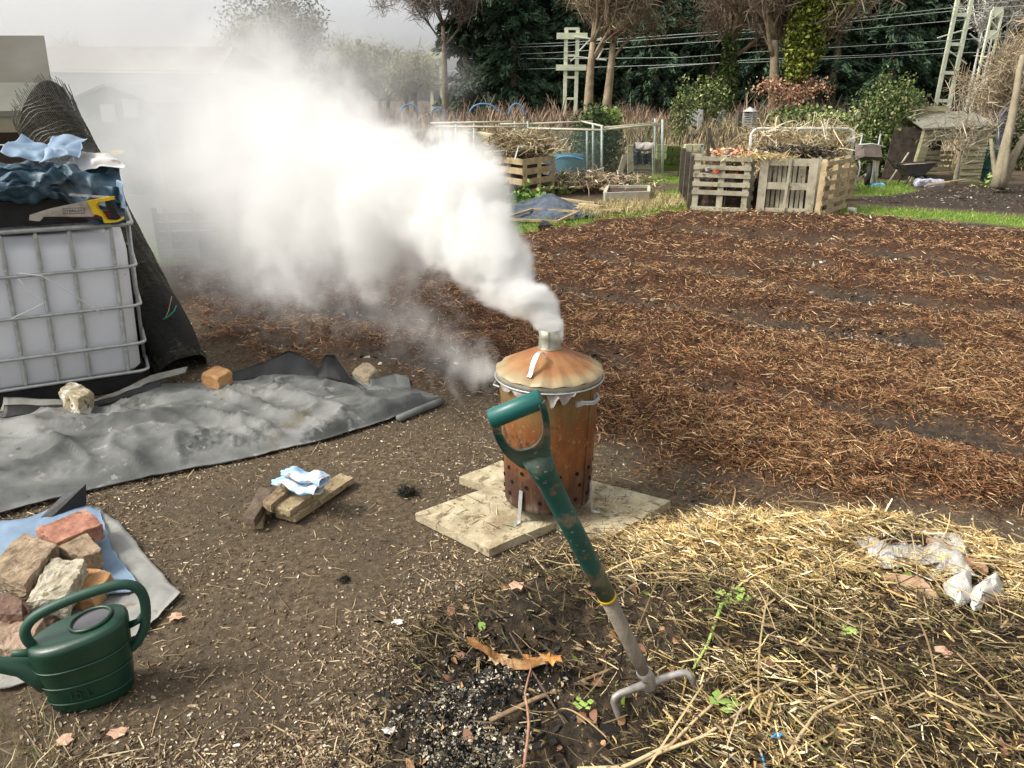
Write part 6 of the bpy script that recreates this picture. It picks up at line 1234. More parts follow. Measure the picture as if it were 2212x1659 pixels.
bt_ = thing('ivy_bush', 'large rounded ivy-clad bush between gate panel and shed', 'bush', (c.x, c.y, 0))
leafmass(6500, (c.x + .02, c.y, 1.15), (.70, .7, .98), [(.05, .085, .02), (.09, .13, .035), (.17, .20, .07), (.36, .34, .19)], 'foliage', '', .06, wts=[3, 3, 2, .8], parent=bt_, hollow=.3); leafmass(5500, (c.x + .1, c.y + .2, .55), (1.0, .7, .72), ivy, 'foliage', '', .065, wts=[5, 4, 1.5, .5], parent=bt_, hollow=.3)
MB().tube([(c.x, c.y, 0), (c.x + .05, c.y, .8), (c.x, c.y, 1.6)], [.09, .07, .03], 8).build('trunk', bark, bt_)
def bush(u, v, Y, z, rad, n, cols, label, sl=.09, wts=None, name='bush', hollow=.3):
    c = at(u, v, Y); t = thing(name, label, 'bush', (c.x, c.y, 0)); leafmass(n, (c.x, c.y, z), rad, cols, 'foliage', '', sl, wts=wts, parent=t, hollow=hollow)
    mb = MB()
    for k in range(5): a = k * 1.26; mb.tube([(c.x, c.y, 0), (c.x + cos(a) * rad[0] * .3, c.y + sin(a) * rad[1] * .3, z * .7), (c.x + cos(a) * rad[0] * .6, c.y + sin(a) * rad[1] * .6, z + rad[2] * .4)], [.03, .02, .008], 5)
    mb.build('stems', bark, t)
bush(1285, 320, 18.6, .75, (.62, .5, .72), 4200, [(.022, .045, .015), (.05, .08, .025), (.09, .12, .04)], 'dark green rounded bush inside the fruit cage', .07)
bush(1300, 262, 21, 1.15, (.55, .5, .28), 1200, [(.12, .19, .04), (.2, .28, .07)], 'bright green bush top over the cage corner', .09)
bush(1475, 250, 26, 1.2, (.5, .5, 1.0), 900, ivy, 'straggly ivy bush left of the ivied trunk', .09)
bush(1530, 215, 33, 1.6, (.9, .8, .9), 1200, ivy, 'ivy thicket at the foot of the middle bare tree', .12)
bush(1800, 275, 22, .9, (.8, .6, .45), 1500, [(.10, .15, .03), (.2, .26, .07), (.4, .4, .25)], 'low bramble bush behind the gate panel', .09)
bush(1745, 262, 24, 1.0, (1.2, .7, .45), 1600, [(.05, .08, .02), (.13, .17, .05)], 'dark bramble bank at the foot of the twin trunks', .1)
bush(2185, 330, 19, .7, (.8, .6, .8), 2200, [(.03, .045, .015), (.08, .09, .04)], 'dark bush low at the right edge', .08)

# ------------------------------------------------------------------ trees
def bare_tree(P, h, r, seed, name, label, spread=.5, nstem=1, twn=9000, col=((.20, .15, .10), (.30, .24, .17), (.13, .10, .07)), twl=.55, twW=.022, first=.38, m=bark, lean=(0, 0), levels=4, bdown=0.0, crown_r=None, dens=1):
    rr = random.Random(seed); t = thing(name, label, 'tree', tuple(P)); P = Vector(P); trunk, limbs, tips = MB(), MB(), []
    def rv(): return Vector((rr.gauss(0, 1), rr.gauss(0, 1), rr.gauss(0, 1))).normalized()
    def grow(p, d, L_, rad, lev):
        n = 5; pts = [p]; rs = [rad]
        for i in range(n): d = (d + rv() * (.16 if lev else .04) + Vector((0, 0, .05 - bdown * (lev > 1)))).normalized(); pts.append(pts[-1] + d * L_ / n); rs.append(rad * (1 - .5 * (i + 1) / n))
        (trunk if lev == 0 else limbs).tube(pts, rs, 10 if lev == 0 else (6 if lev < 3 else 4))
        if lev >= levels: tips.extend(pts[1:]); return
        if lev >= 2: tips.extend(pts[2:])
        for k in range(int((5 if lev == 0 else 4) * dens)):
            i = rr.randint(4 if lev == 0 else 1, n); q = pts[i]; a = rr.uniform(0, 2 * pi); side = d.cross(rv()).normalized(); ang = rr.uniform(.45, 1.0) * spread * 1.6
            grow(q, (d * cos(ang) + side * sin(ang)).normalized(), L_ * rr.uniform(.5, .75), rs[i] * rr.uniform(.45, .7), lev + 1)
        grow(pts[-1], (d + rv() * .2).normalized(), L_ * .7, rs[-1], lev + 1)
    for s in range(nstem):
        off = Vector(((s - (nstem - 1) / 2) * r * 2.6, 0, 0)); grow(P + off, (Vector((lean[0] + (s - (nstem - 1) / 2) * .10, lean[1], 1))).normalized(), h * first, r, 0)
    trunk.build('trunk', m, t, smooth=True); limbs.build('limbs', m, t, smooth=True)
    T = np.array([tuple(q) for q in tips]); n = twn; i = rng.integers(0, len(T), n); D = rng.normal(size=(n, 3)) + [0, 0, .35 - bdown * 3]
    B_ = T[i] + rng.normal(size=(n, 3)) * .12 + unit(D) * twl * .3
    V = ribbons(B_, D, twl * (.4 + rng.random(n)), twW * (.5 + rng.random(n)), pick(n, col), twl * rng.normal(size=n) * .1, 3, .7); np_mesh('twigs', *V, strand_mat, t)
    return t, T
bkt = mat('tree_bark_tan', [(.3, (.17, .13, .08)), (.7, (.38, .30, .20))], 3, bump=.8, bscale=10, dist=.03)
b2 = at(1288, 262, 42); b2.z = -.2
bare_tree(b2, 15, .30, 3, 'bare_tree', 'twin-trunked bare tree right of the middle railway mast', .46, 2, 15000, twl=.9, twW=.024, first=.30, m=bkt, col=((.34, .26, .18), (.44, .35, .25), (.22, .17, .11), (.26, .25, .12)))
b3 = at(1560, 268, 42); b3.z = -.2
tt, T3 = bare_tree(b3, 14, .38, 8, 'bare_tree', 'bare tree with ivy round its lower trunk and wide low limbs', .58, 1, 12000, twl=.9, twW=.024, first=.33, m=bkt, col=((.34, .27, .19), (.46, .38, .28), (.22, .17, .12)))
leafmass(2600, (b3.x, b3.y - .05, 2.2), (.55, .5, 2.4), ivy, 'ivy', '', .16, parent=tt, wts=[4, 4, 2, .3])
b4 = at(1690, 262, 40); b4.z = -.2
tt, T4 = bare_tree(b4, 14, .34, 12, 'ivied_tree', 'twin-trunked tree with yellow-green ivy column and copper leaves', .5, 2, 7000, twl=.8, twW=.034, first=.32, m=bkt, lean=(.03, 0))
for (u, v, rx, rz) in ((1762, 20, 1.1, 1.5), (1740, 80, .95, 1.2), (1732, 120, .75, .9), (1722, 155, .5, .6), (1790, 0, 1.2, 1.0)):
    c = at(u, v, 39.6); leafmass(2000, tuple(c), (rx, .8, rz), [(.09, .12, .015), (.18, .21, .03), (.32, .35, .06), (.05, .07, .012)], 'ivy', '', .17, parent=tt, wts=[3, 3, 2, 2], hollow=.35)
MB().tube([at(1712, 250, 39.8), at(1715, 180, 39.8), at(1738, 90, 39.6), at(1770, 0, 39.6)], [.28, .22, .2, .15], 8).build('limb', bkt, tt, smooth=True)
for (u, v, rx, rz, n) in ((1668, 188, 1.0, .5, 420), (1750, 190, 1.1, .55, 480), (1705, 212, .9, .6, 420)):
    c = at(u, v, 39.2); leafmass(n, tuple(c), (rx, .7, rz), [(.46, .26, .17), (.34, .17, .10), (.56, .38, .27)], 'copper_leaves', '', .13, parent=tt, hollow=.0, lump=.6)
bL = at(962, 250, 62); bL.z = -.2
bare_tree(bL, 19, .30, 21, 'bare_tree', 'tall bare tree standing against the sky left of the dark wood', .55, 1, 13000, col=((.26, .22, .19), (.34, .30, .27), (.2, .17, .14)), twl=1.3, twW=.035, first=.36)
bS = at(2062, 400, 15.6); bS.z = 0
bare_tree(bS, 2.7, .055, 33, 'young_fruit_tree', 'small bare fruit tree with pale twigs before the open shed', .75, 1, 420, col=((.30, .25, .17), (.38, .33, .24)), twl=.28, twW=.012, first=.30, m=mat('pale_bark', [(.3, (.20, .17, .115)), (.7, (.34, .30, .22))], 6), levels=3, bdown=.03)
bR = at(2190, 300, 22); bR.z = 0
bare_tree(bR, 5.6, .12, 40, 'twiggy_tree', 'dense tan twiggy tree at the right edge above the shed', .8, 2, 9000, col=((.36, .28, .18), (.26, .20, .12), (.45, .37, .25)), twl=.55, twW=.016, first=.26, m=polem, levels=4)
for k, (u, v) in enumerate(((2112, 0), (2135, 20), (2085, 30))):
    p = at(u, 240, 58); p.z = 0; bare_tree(p, 12, .12, 50 + k, 'birch_tree', ('middle', 'right', 'left')[k] + ' pale birch behind the right lattice mast', .4, 1, 1800, col=((.55, .53, .48), (.3, .26, .2)), twl=.8, twW=.035, first=.5, m=mat('birch_bark', [(.3, (.45, .44, .40)), (.7, (.62, .61, .57))], 4), levels=3)
# left, behind the smoke
for k, (u, v, Y, h, l) in enumerate(((620, 230, 40, 9.5, 'tall tree looming through the smoke left of centre'), (730, 240, 52, 8.2, 'shrubby tree at the smoke edge left of the pole'), (830, 245, 58, 8.2, 'olive shrubby tree behind the pole at left'), (890, 245, 56, 7.4, 'olive shrubby tree just left of the bare tree'), (180, 220, 45, 7, 'faint bare tree behind the grey barn roof'))):
    p = at(u, 255, Y); p.z = 0; tt, T = bare_tree(p, h, .2, 60 + k, 'shrubby_tree', l, .62, 2, 8000, col=((.34, .33, .22), (.26, .25, .15), (.42, .40, .28)), twl=.9, twW=.026, first=.24)
    if k < 1: leafmass(6500, (p.x, p.y, h * .45), (h * .30, 1.8, h * .42), [(.17, .17, .08)] if k else [(.06, .08, .05), (.10, .12, .08)], 'foliage', '', .12, parent=tt, hollow=.2)
# evergreen wood: conifers with drooping sprays
def conifer_mesh(seed, h, R0, n):
    r_ = np.random.default_rng(seed); nb = 150; t = np.sort(r_.random(nb) ** .9); az = r_.random(nb) * 2 * pi; Lb = R0 * (1 - t * .85) * (.65 + .5 * r_.random(nb)); zb_ = .4 + t * (h - .8)
    i = r_.integers(0, nb, n); s = r_.random(n) ** .7; lat = (r_.random(n) - .5) * .9 * (1.2 - s) * 1.4
    rad = Lb[i] * s; x = np.cos(az[i]) * rad - np.sin(az[i]) * lat; y = np.sin(az[i]) * rad + np.cos(az[i]) * lat; z = zb_[i] + .15 * rad - .10 * rad ** 2 + r_.normal(size=n) * .16
    D = np.stack([np.cos(az[i]), np.sin(az[i]), -.35 - .3 * r_.random(n)], 1) + r_.normal(size=(n, 3)) * .45
    tone = (.6 + .8 * r_.random(nb))[i][:, None] * (.75 + .5 * r_.random((n, 1))); base = np.array([[.034, .066, .036]]) * tone
    tip = (s > .8)[:, None] * r_.random((n, 1)) * np.array([[.03, .05, .025]])
    return ribbons(np.stack([x, y, z], 1), D, .35 + .35 * r_.random(n), .10 + .10 * r_.random(n), base + tip, -.06 * np.ones(n), 2, .7)
protos = []
for k in range(3):
    h = 17 + k; t = thing('evergreen_tree', 'x', 'tree', (0, 0, 0), 'evergreens of the railway wood'); MB().tube([(0, 0, -.3), (0, 0, h * .5), (0, 0, h - .5)], [.35, .22, .05], 8).build('trunk', bark, t); np_mesh('crown', *conifer_mesh(100 + k, h, 3.6, 15000), leaf_mat, t); protos.append(t)
EV = [(1010, 66, 'leftmost evergreen of the wood, its edge against the sky'), (1062, 72, 'evergreen behind the wires left of the middle mast'), (1110, 64, 'dark evergreen over the wide blue hoop'), (1165, 70, 'evergreen just left of the middle mast'), (1225, 65, 'evergreen directly behind the middle mast'), (1290, 73, 'evergreen behind the twin-trunked bare tree'),
      (1350, 66, 'evergreen right of the twin-trunked bare tree'), (1410, 62, 'dark evergreen above the end of the fruit cage'), (1470, 70, 'evergreen left of the ivied bare tree'), (1530, 66, 'evergreen behind the ivied bare tree'), (1595, 72, 'evergreen above the white louvred screen'), (1650, 64, 'evergreen left of the copper leaves'),
      (1720, 70, 'evergreen behind the yellow-green ivy column'), (1790, 64, 'evergreen above the gate panel right half'), (1850, 68, 'evergreen over the ivy-clad bush, left side'), (1910, 62, 'evergreen directly above the ivy-clad bush'), (1975, 68, 'evergreen left of the big lattice mast'), (2040, 73, 'evergreen behind the big lattice mast'),
      (2100, 66, 'evergreen behind the right lattice mast'), (2165, 70, 'evergreen at the top right behind the tan twigs'), (2225, 64, 'evergreen cut by the right edge of the photo')]
for i, (u, Y, l) in enumerate(EV):
    p = at(u, 250, Y); src = protos[i % 3]
    if i < 3: rt = src
    else:
        rt = src.copy(); COL.objects.link(rt)
        for ch in list(src.children): c_ = ch.copy(); COL.objects.link(c_); c_.parent = rt
    rt.location = (p.x, Y, 0); rt.rotation_euler = (0, 0, R.uniform(0, 6.28)); s_ = R.uniform(.9, 1.1); rt.scale = (s_, s_, s_); rt['label'] = l
# the closed mass of the wood behind them
n = 26000; x = at(1000, 250, 80).x + rng.random(n) * 75; y = 76 + rng.random(n) * 6; z = rng.random(n) * 19
V = ribbons(np.stack([x, y, z], 1), rng.normal(size=(n, 3)) + [0, 0, -.5], 1.0 + rng.random(n), .5 + rng.random(n) * .5, pick(n, [(.012, .024, .014), (.022, .038, .02), (.008, .014, .009)]), -.1 * np.ones(n), 2, .6)
o = np_mesh('distant_wood', *V, leaf_mat); tag(o, 'dark mass of evergreen wood behind the nearer evergreens', 'wood', kind='stuff')
# ------------------------------------------------------------------ railway masts and wires
def mast(u, Y, top, w, label, bands, brackets=(), tilt=0, lat=False, lw=.16, name='railway_mast'):
    p = at(u, 250, Y); t = thing(name, label, 'mast', (p.x, Y, 0)); X = p.x
    for s in (-1, 1): MB().beam((X + s * w / 2, Y, -.1), (X + s * w / 2, Y, top), lw, .16, (0, 1, 0)).build('mast_leg', steel_pale, t)
    mb = MB()
    for i, z in enumerate(bands):
        (MB().beam((X - w / 2, Y - .02, z), (X + w / 2, Y - .02, z), .1, .16 if not lat else .5)).build('cross_plate', steel_pale, t)
    for z, L_, th in brackets: MB().beam((X - w * L_, Y - .12, z), (X + w * L_, Y - .12, z), .12, th).build('cross_arm', steel_pale, t)
    if lat:
        for i in range(12): z0 = top * i / 12; mb.beam((X - w / 2 * (1 if i % 2 else -1), Y - .06, z0), (X + w / 2 * (1 if i % 2 else -1), Y - .06, z0 + top / 12), .05, .05)
        mb.build('lattice_bars', steel_pale, t)
    return t, X
zM = lambda v, Y: at(1106, v, Y).z
m1, X1 = mast(1231, 58, zM(60, 58), .80, 'pale green twin-legged railway mast in the middle of the wood edge', [zM(62, 58), zM(120, 58), zM(167, 58), zM(213, 58)], [(zM(78, 58), 1.35, .40), (zM(146, 58), 1.35, .38)], lw=.26)
mb = MB(); Yb = 57.8
for (u0, v0, u1, v1) in ((1240, 80, 1298, 86), (1250, 112, 1278, 82), (1240, 122, 1310, 130), (1290, 130, 1303, 104), (1232, 132, 1246, 122), (1283, 90, 1300, 82)): mb.tube([at(u0, v0, Yb), at(u1, v1, Yb)], .06, 5)
mb.build('cantilever', mat('pale_tube', [(0, (.5, .52, .44))], bump=0), m1)
m2, X2 = mast(945, 78, zM(100, 78), .95, 'smaller twin-legged railway mast at the left end of the wood', [zM(102, 78), zM(145, 78), zM(180, 78)], [(zM(122, 78), 1.5, .45), (zM(179, 78), 1.5, .3)], lw=.3)
pt = at(783, 230, 95); one('railway_pole', MB().beam((pt.x, 95, 0), (pt.x, 95, zM(84, 95)), .5, .4, (0, 1, 0)).beam((pt.x, 94.7, zM(97, 95)), (pt.x + 1.0, 94.7, zM(97, 95)), .2, .3), mat('pole_grey', [(0, (.34, .36, .30))]), 'single pole with short arm rising from the smoke', 'pole', (pt.x, 95, 0))
m3, X3 = mast(2030, 42, 9.0, .70, 'big ladder-like railway mast leaning out of the top right', [1.5 + 1.35 * k for k in range(6)], lw=.17)
m3.rotation_euler = (0, radians(1.2), 0)
m4, X4 = mast(2103, 50, zM(22, 50), .62, 'lattice railway mast with wide plate right of the ladder mast', [zM(25, 50), zM(75, 50)], (), lat=True, lw=.10); m4.rotation_euler = (0, radians(1.2), 0)
mb = MB()
for (u0, v0, u1, v1) in ((2095, 62, 2020, 86), (2090, 75, 2115, 95), (2040, 108, 2085, 140), (2060, 20, 2118, 30)): mb.tube([at(u0, v0, 48), at(u1, v1, 48)], .04, 5)
mb.build('cantilever', MATS['pale_tube'], m4)
wm_ = mat('wire_metal', [(0, (.30, .34, .31))], bump=0, rough=.5)
WL = [([(955, 102, 76), (1228, 92, 57.5), (1640, 62, 48), (2045, 18, 42), (2240, -5, 38)], 'highest overhead wire, just above the second'), ([(955, 108, 76), (1228, 98, 57.5), (1640, 68, 48), (2045, 25, 42), (2240, 10, 38)], 'second overhead wire from the top'),
      ([(955, 125, 76), (1228, 112, 57.5), (1640, 82, 48), (2045, 46, 42), (2240, 30, 38)], 'third overhead wire from the top'), ([(955, 126, 76), (1228, 127, 57.5), (1470, 124, 50), (1640, 112, 48), (2045, 88, 42), (2240, 74, 38)], 'fourth overhead wire, nearly level left of the bare trees'),
      ([(955, 154, 76), (1228, 147, 57.5), (1640, 134, 48), (2045, 115, 42), (2240, 110, 38)], 'lowest overhead wire strung between the masts'), ([(1400, 148, 53), (1640, 128, 48), (1900, 118, 43.5), (2045, 104, 42)], 'short faint wire just above the lowest one')]
for pts, l in WL:
    P = [at(*q) for q in pts]; Q = []
    for i in range(len(P) - 1):
        for k in range(6): t = k / 6; Q.append(P[i].lerp(P[i + 1], t))
    Q.append(P[-1]); one('overhead_wire', MB().tube(Q, [.00034 * q.y for q in Q], 5, False), wm_, l, 'wire', tuple(P[0]), 'overhead wires of the railway', True)
# trackside louvred cabinets
wht = mat('flaking_white', [(.3, (.36, .36, .33)), (.7, (.56, .57, .54))], 6, bump=.3)
def louvre(u0, u1, vt, vb, Y, label):
    A, B = at(u0, vt, Y), at(u1, vt, Y); zb = at(u0, vb, Y).z; w = B.x - A.x; t = thing('louvred_cabinet', label, 'cabinet', (A.x + w / 2, Y, 0)); z1 = A.z
    for k in range(12): z = max(.05, zb) + (z1 - max(.05, zb)) * k / 12; MB().beam((A.x + .05, Y, z), (A.x + w * .50, Y, z), .09, .018, (0, -.6, 1)).build('louvre', wht, t); MB().beam((A.x + w * .55, Y, z), (B.x - .01, Y + .45, z), .09, .018, (.5, -.4, 1)).build('louvre', wht, t)
    for x, y in ((A.x + .03, Y), (A.x + w * .53, Y), (B.x, Y + .45)): MB().beam((x, y, 0), (x, y, z1), .06, .06, (0, 1, 0)).build('corner_post', wht, t)
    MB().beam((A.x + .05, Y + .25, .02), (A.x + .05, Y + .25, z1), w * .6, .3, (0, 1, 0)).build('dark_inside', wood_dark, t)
    cx = A.x + w * .55; rf = MB(); rf.add([(A.x - .06, Y - .08, z1), (cx, Y - .1, z1), (B.x + .08, Y + .5, z1), (A.x + .3, Y + .6, z1), (cx - .05, Y + .2, z1 + .16)], [(0, 1, 4), (1, 2, 4), (2, 3, 4), (3, 0, 4), (3, 2, 1, 0)]); rf.build('roof', wht, t)
louvre(1606, 1642, 241, 300, 28, 'white louvred cabinet with pointed roof behind the left bin')
louvre(1552, 1572, 241, 290, 33, 'second louvred cabinet half hidden by the ivied trunk')
p = at(1505, 262, 30); one('white_hutch', MB().block([at(1487, 237, 30), at(1520, 237, 30), at(1520, 237, 30) + Vector((0, .5, 0)), at(1487, 237, 30) + Vector((0, .5, 0))], 1.0, 8, .02, 5, .1, 4), wht, 'flaking white box in the scrub left of the ivied trunk', 'box', (p.x, p.y, 0))

# ------------------------------------------------------------------ left edge behind the smoke
olive = mat('olive_sheet_roof', [(.3, (.085, .087, .066)), (.7, (.12, .122, .094))], 2, bump=.15, rough=.6)
ns = thing('near_shed', 'shed at the left edge, olive sheet roof over a dark doorway', 'shed', tuple(at(-40, 400, 6.6)))
rfA, rfB, rfC, rfD = at(-260, 250, 5.9), at(142, 244, 5.9), at(112, 184, 6.5), at(-260, 184, 6.5)
MB().prism([rfA, rfB, rfC, rfD], (0, 0, .04)).build('roof', olive, ns)
MB().prism([at(-260, 184, 6.55), at(112, 184, 6.55), at(96, 82, 7.4), at(-260, 82, 7.4)], (0, 0, .04)).build('upper_roof', mat('brown_sheet_roof', [(.3, (.062, .058, .045)), (.7, (.095, .088, .068))], 2, bump=.1), ns)
MB().prism([rfA + Vector((0, .02, -.01)), rfB + Vector((0, .02, -.01)), rfB + Vector((0, .02, -.13)), rfA + Vector((0, .02, -.13))], (0, .03, 0)).build('fascia', mat('olive_dark', [(.3, (.13, .12, .08)), (.7, (.2, .18, .12))], 4), ns)
for z in [i * .16 for i in range(10)]: MB().beam((rfA.x, 6.6, z + .08), (rfB.x - .35, 6.6, z + .08), .03, .15).build('wall_board', mat('brown_board', [(.3, (.035, .024, .018)), (.7, (.085, .058, .042))], 5), ns)
MB().beam((rfB.x - .3, 6.2, 0), (rfB.x - .3, 6.2, rfB.z - .05), .1, .1).build('corner_post', wood_dark, ns)
brn_ = thing('grey_barn', 'long low grey barn with brown gable fading into the smoke', 'barn', tuple(at(150, 250, 20)))
zr = at(100, 78, 20).z; z2 = at(100, 150, 20).z; x0, x1, x2 = at(-400, 78, 20).x, at(400, 78, 20).x, at(460, 92, 20).x
MB().add([(x0, 20, z2), (x2, 20, z2 - .1), (x1 - .2, 24, zr), (x0, 24, zr), (x2, 27.5, z2 - .1), (x0, 27.5, z2)], [(0, 1, 2, 3), (3, 2, 4, 5), (1, 4, 2)]).build('roof', mat('barn_roof', [(.3, (.15, .135, .11)), (.7, (.21, .19, .155))], 3), brn_)
MB().prism([(x0, 20.3, 0), (x2 - .3, 20.3, 0), (x2 - .3, 20.3, z2), (x0, 20.3, z2)], (0, .1, 0)).build('wall', mat('barn_wall', [(.3, (.22, .23, .22)), (.7, (.32, .33, .31))], 2), brn_)
MB().prism([(x2 - .35, 20.4, 0), (x2 - .35, 27.3, 0), (x2 - .35, 27.3, z2), (x2 - .35, 20.4, z2)], (.1, 0, 0)).build('wall', MATS['barn_wall'], brn_)
gs = thing('green_shed', 'pale green shed with two small windows seen through the smoke', 'shed', tuple(at(260, 340, 14))); A, B = at(175, 320, 14), at(345, 320, 14); zt = at(260, 222, 14).z; zpk = at(260, 190, 14).z
MB().add([(A.x, 14, 0), (B.x, 14, 0), (B.x, 14, zt), ((A.x + B.x) / 2, 14, zpk), (A.x, 14, zt), (A.x, 16.5, 0), (B.x, 16.5, 0), (B.x, 16.5, zt), ((A.x + B.x) / 2, 16.5, zpk), (A.x, 16.5, zt)], [(0, 1, 2, 3, 4), (9, 8, 7, 6, 5), (1, 6, 7, 2), (5, 0, 4, 9)]).build('wall', mat('shed_green', [(.3, (.06, .13, .11)), (.7, (.10, .19, .16))], 3), gs)
rf = MB(); cx = (A.x + B.x) / 2
for s, e_ in ((A.x - .1, zt - .05), (B.x + .1, zt - .05)): rf.prism([(s, 13.8, e_ + .03), (cx, 13.8, zpk + .05), (cx, 16.7, zpk + .05), (s, 16.7, e_ + .03)], (0, 0, .04))
rf.build('roof', mat('shed_felt', [(.3, (.08, .10, .09)), (.7, (.13, .15, .14))], 4), gs)
for (u, v) in ((235, 245), (283, 234)):
    c = at(u, v, 13.96); w_ = MB().beam(c + Vector((-.13, 0, 0)), c + Vector((.13, 0, 0)), .04, .30).build('window', wht, gs); MB().beam(c + Vector((-.10, -.022, 0)), c + Vector((.10, -.022, 0)), .01, .23).build('pane', mat('pale_glass', [(0, (.45, .52, .52))], rough=.2, bump=0), w_)
for (u0, v0, u1, v1, l) in ((180, 100, 190, 55, 'left'), (205, 98, 222, 60, 'middle'), (232, 98, 245, 62, 'right')):
    pass
fl = thing('low_fence', 'low grey slatted fence glimpsed through the smoke above the grass', 'fence', tuple(g(420, 555)))
for k in range(5): MB().beam(g(345, 562) + Vector((0, 0, .06 + .1 * k)), g(520, 556) + Vector((0, 0, .06 + .1 * k)), .02, .085).build('board', mat('fence_grey', [(.3, (.34, .36, .37)), (.7, (.46, .48, .49))], 3), fl)
for u in (350, 375, 430, 500): MB().beam(g(u, 561), g(u, 561) + Vector((0, 0, .56)), .04, .04).build('post', MATS['fence_grey'], fl)
p = at(397, 500, 9.2); one('blue_cover', MB().block([p + Vector((-.2, 0, 0)), p + Vector((.25, 0, -.02)), p + Vector((.3, .4, 0)), p + Vector((-.2, .4, .03))], .12, 8, .03, 5, .2), mat('blue_cover', [(.3, (.10, .25, .42)), (.7, (.2, .38, .55))], 5), 'blue plastic cover behind the low fence in the smoke', 'cover', tuple(p))
p = at(249, 327, 11); one('yellow_tub', MB().block([p + Vector((-.09, 0, 0)), p + Vector((.10, 0, 0)), p + Vector((.09, .1, .03)), p + Vector((-.06, .1, .02))], .04, 6, .02, 8, .2), yel, 'yellow scrap seen through the smoke right of the netting roll', 'scrap', tuple(p))
for k, (u, v, Y, r) in enumerate(((790, 335, 15.5, .5), (345, 300, 17, .8))):
    c = at(u, v, Y); bt2 = thing('teal_tunnel' if k == 0 else 'dark_shrub', ('teal plastic cloche glimpsed in the smoke left of centre', 'dark shrub behind the green shed in the smoke')[k], ('cloche', 'shrub')[k], (c.x, c.y, 0))
    if k == 0: MB().lathe((c.x, c.y, 0), [(r, 0), (r, c.z * .7), (r * .8, c.z * .95), (r * .4, c.z * 1.08), (0, c.z * 1.1)], 24).build('cover', mat('teal_sheet', [(.3, (.05, .22, .20)), (.7, (.1, .34, .3))], 4), bt2, smooth=True)
    else: leafmass(1500, (c.x, c.y, c.z * .6), (r, r, c.z * .7), ivy, 'foliage', '', .1, parent=bt2)
p = g(520, 520); one('long_board', MB().beam(g(420, 470, .3), g(900, 450, .3), .05, .03), mat('white_board', [(0, (.5, .5, .46))]), 'long thin pale rail far behind the smoke', 'rail', tuple(g(420, 470)))
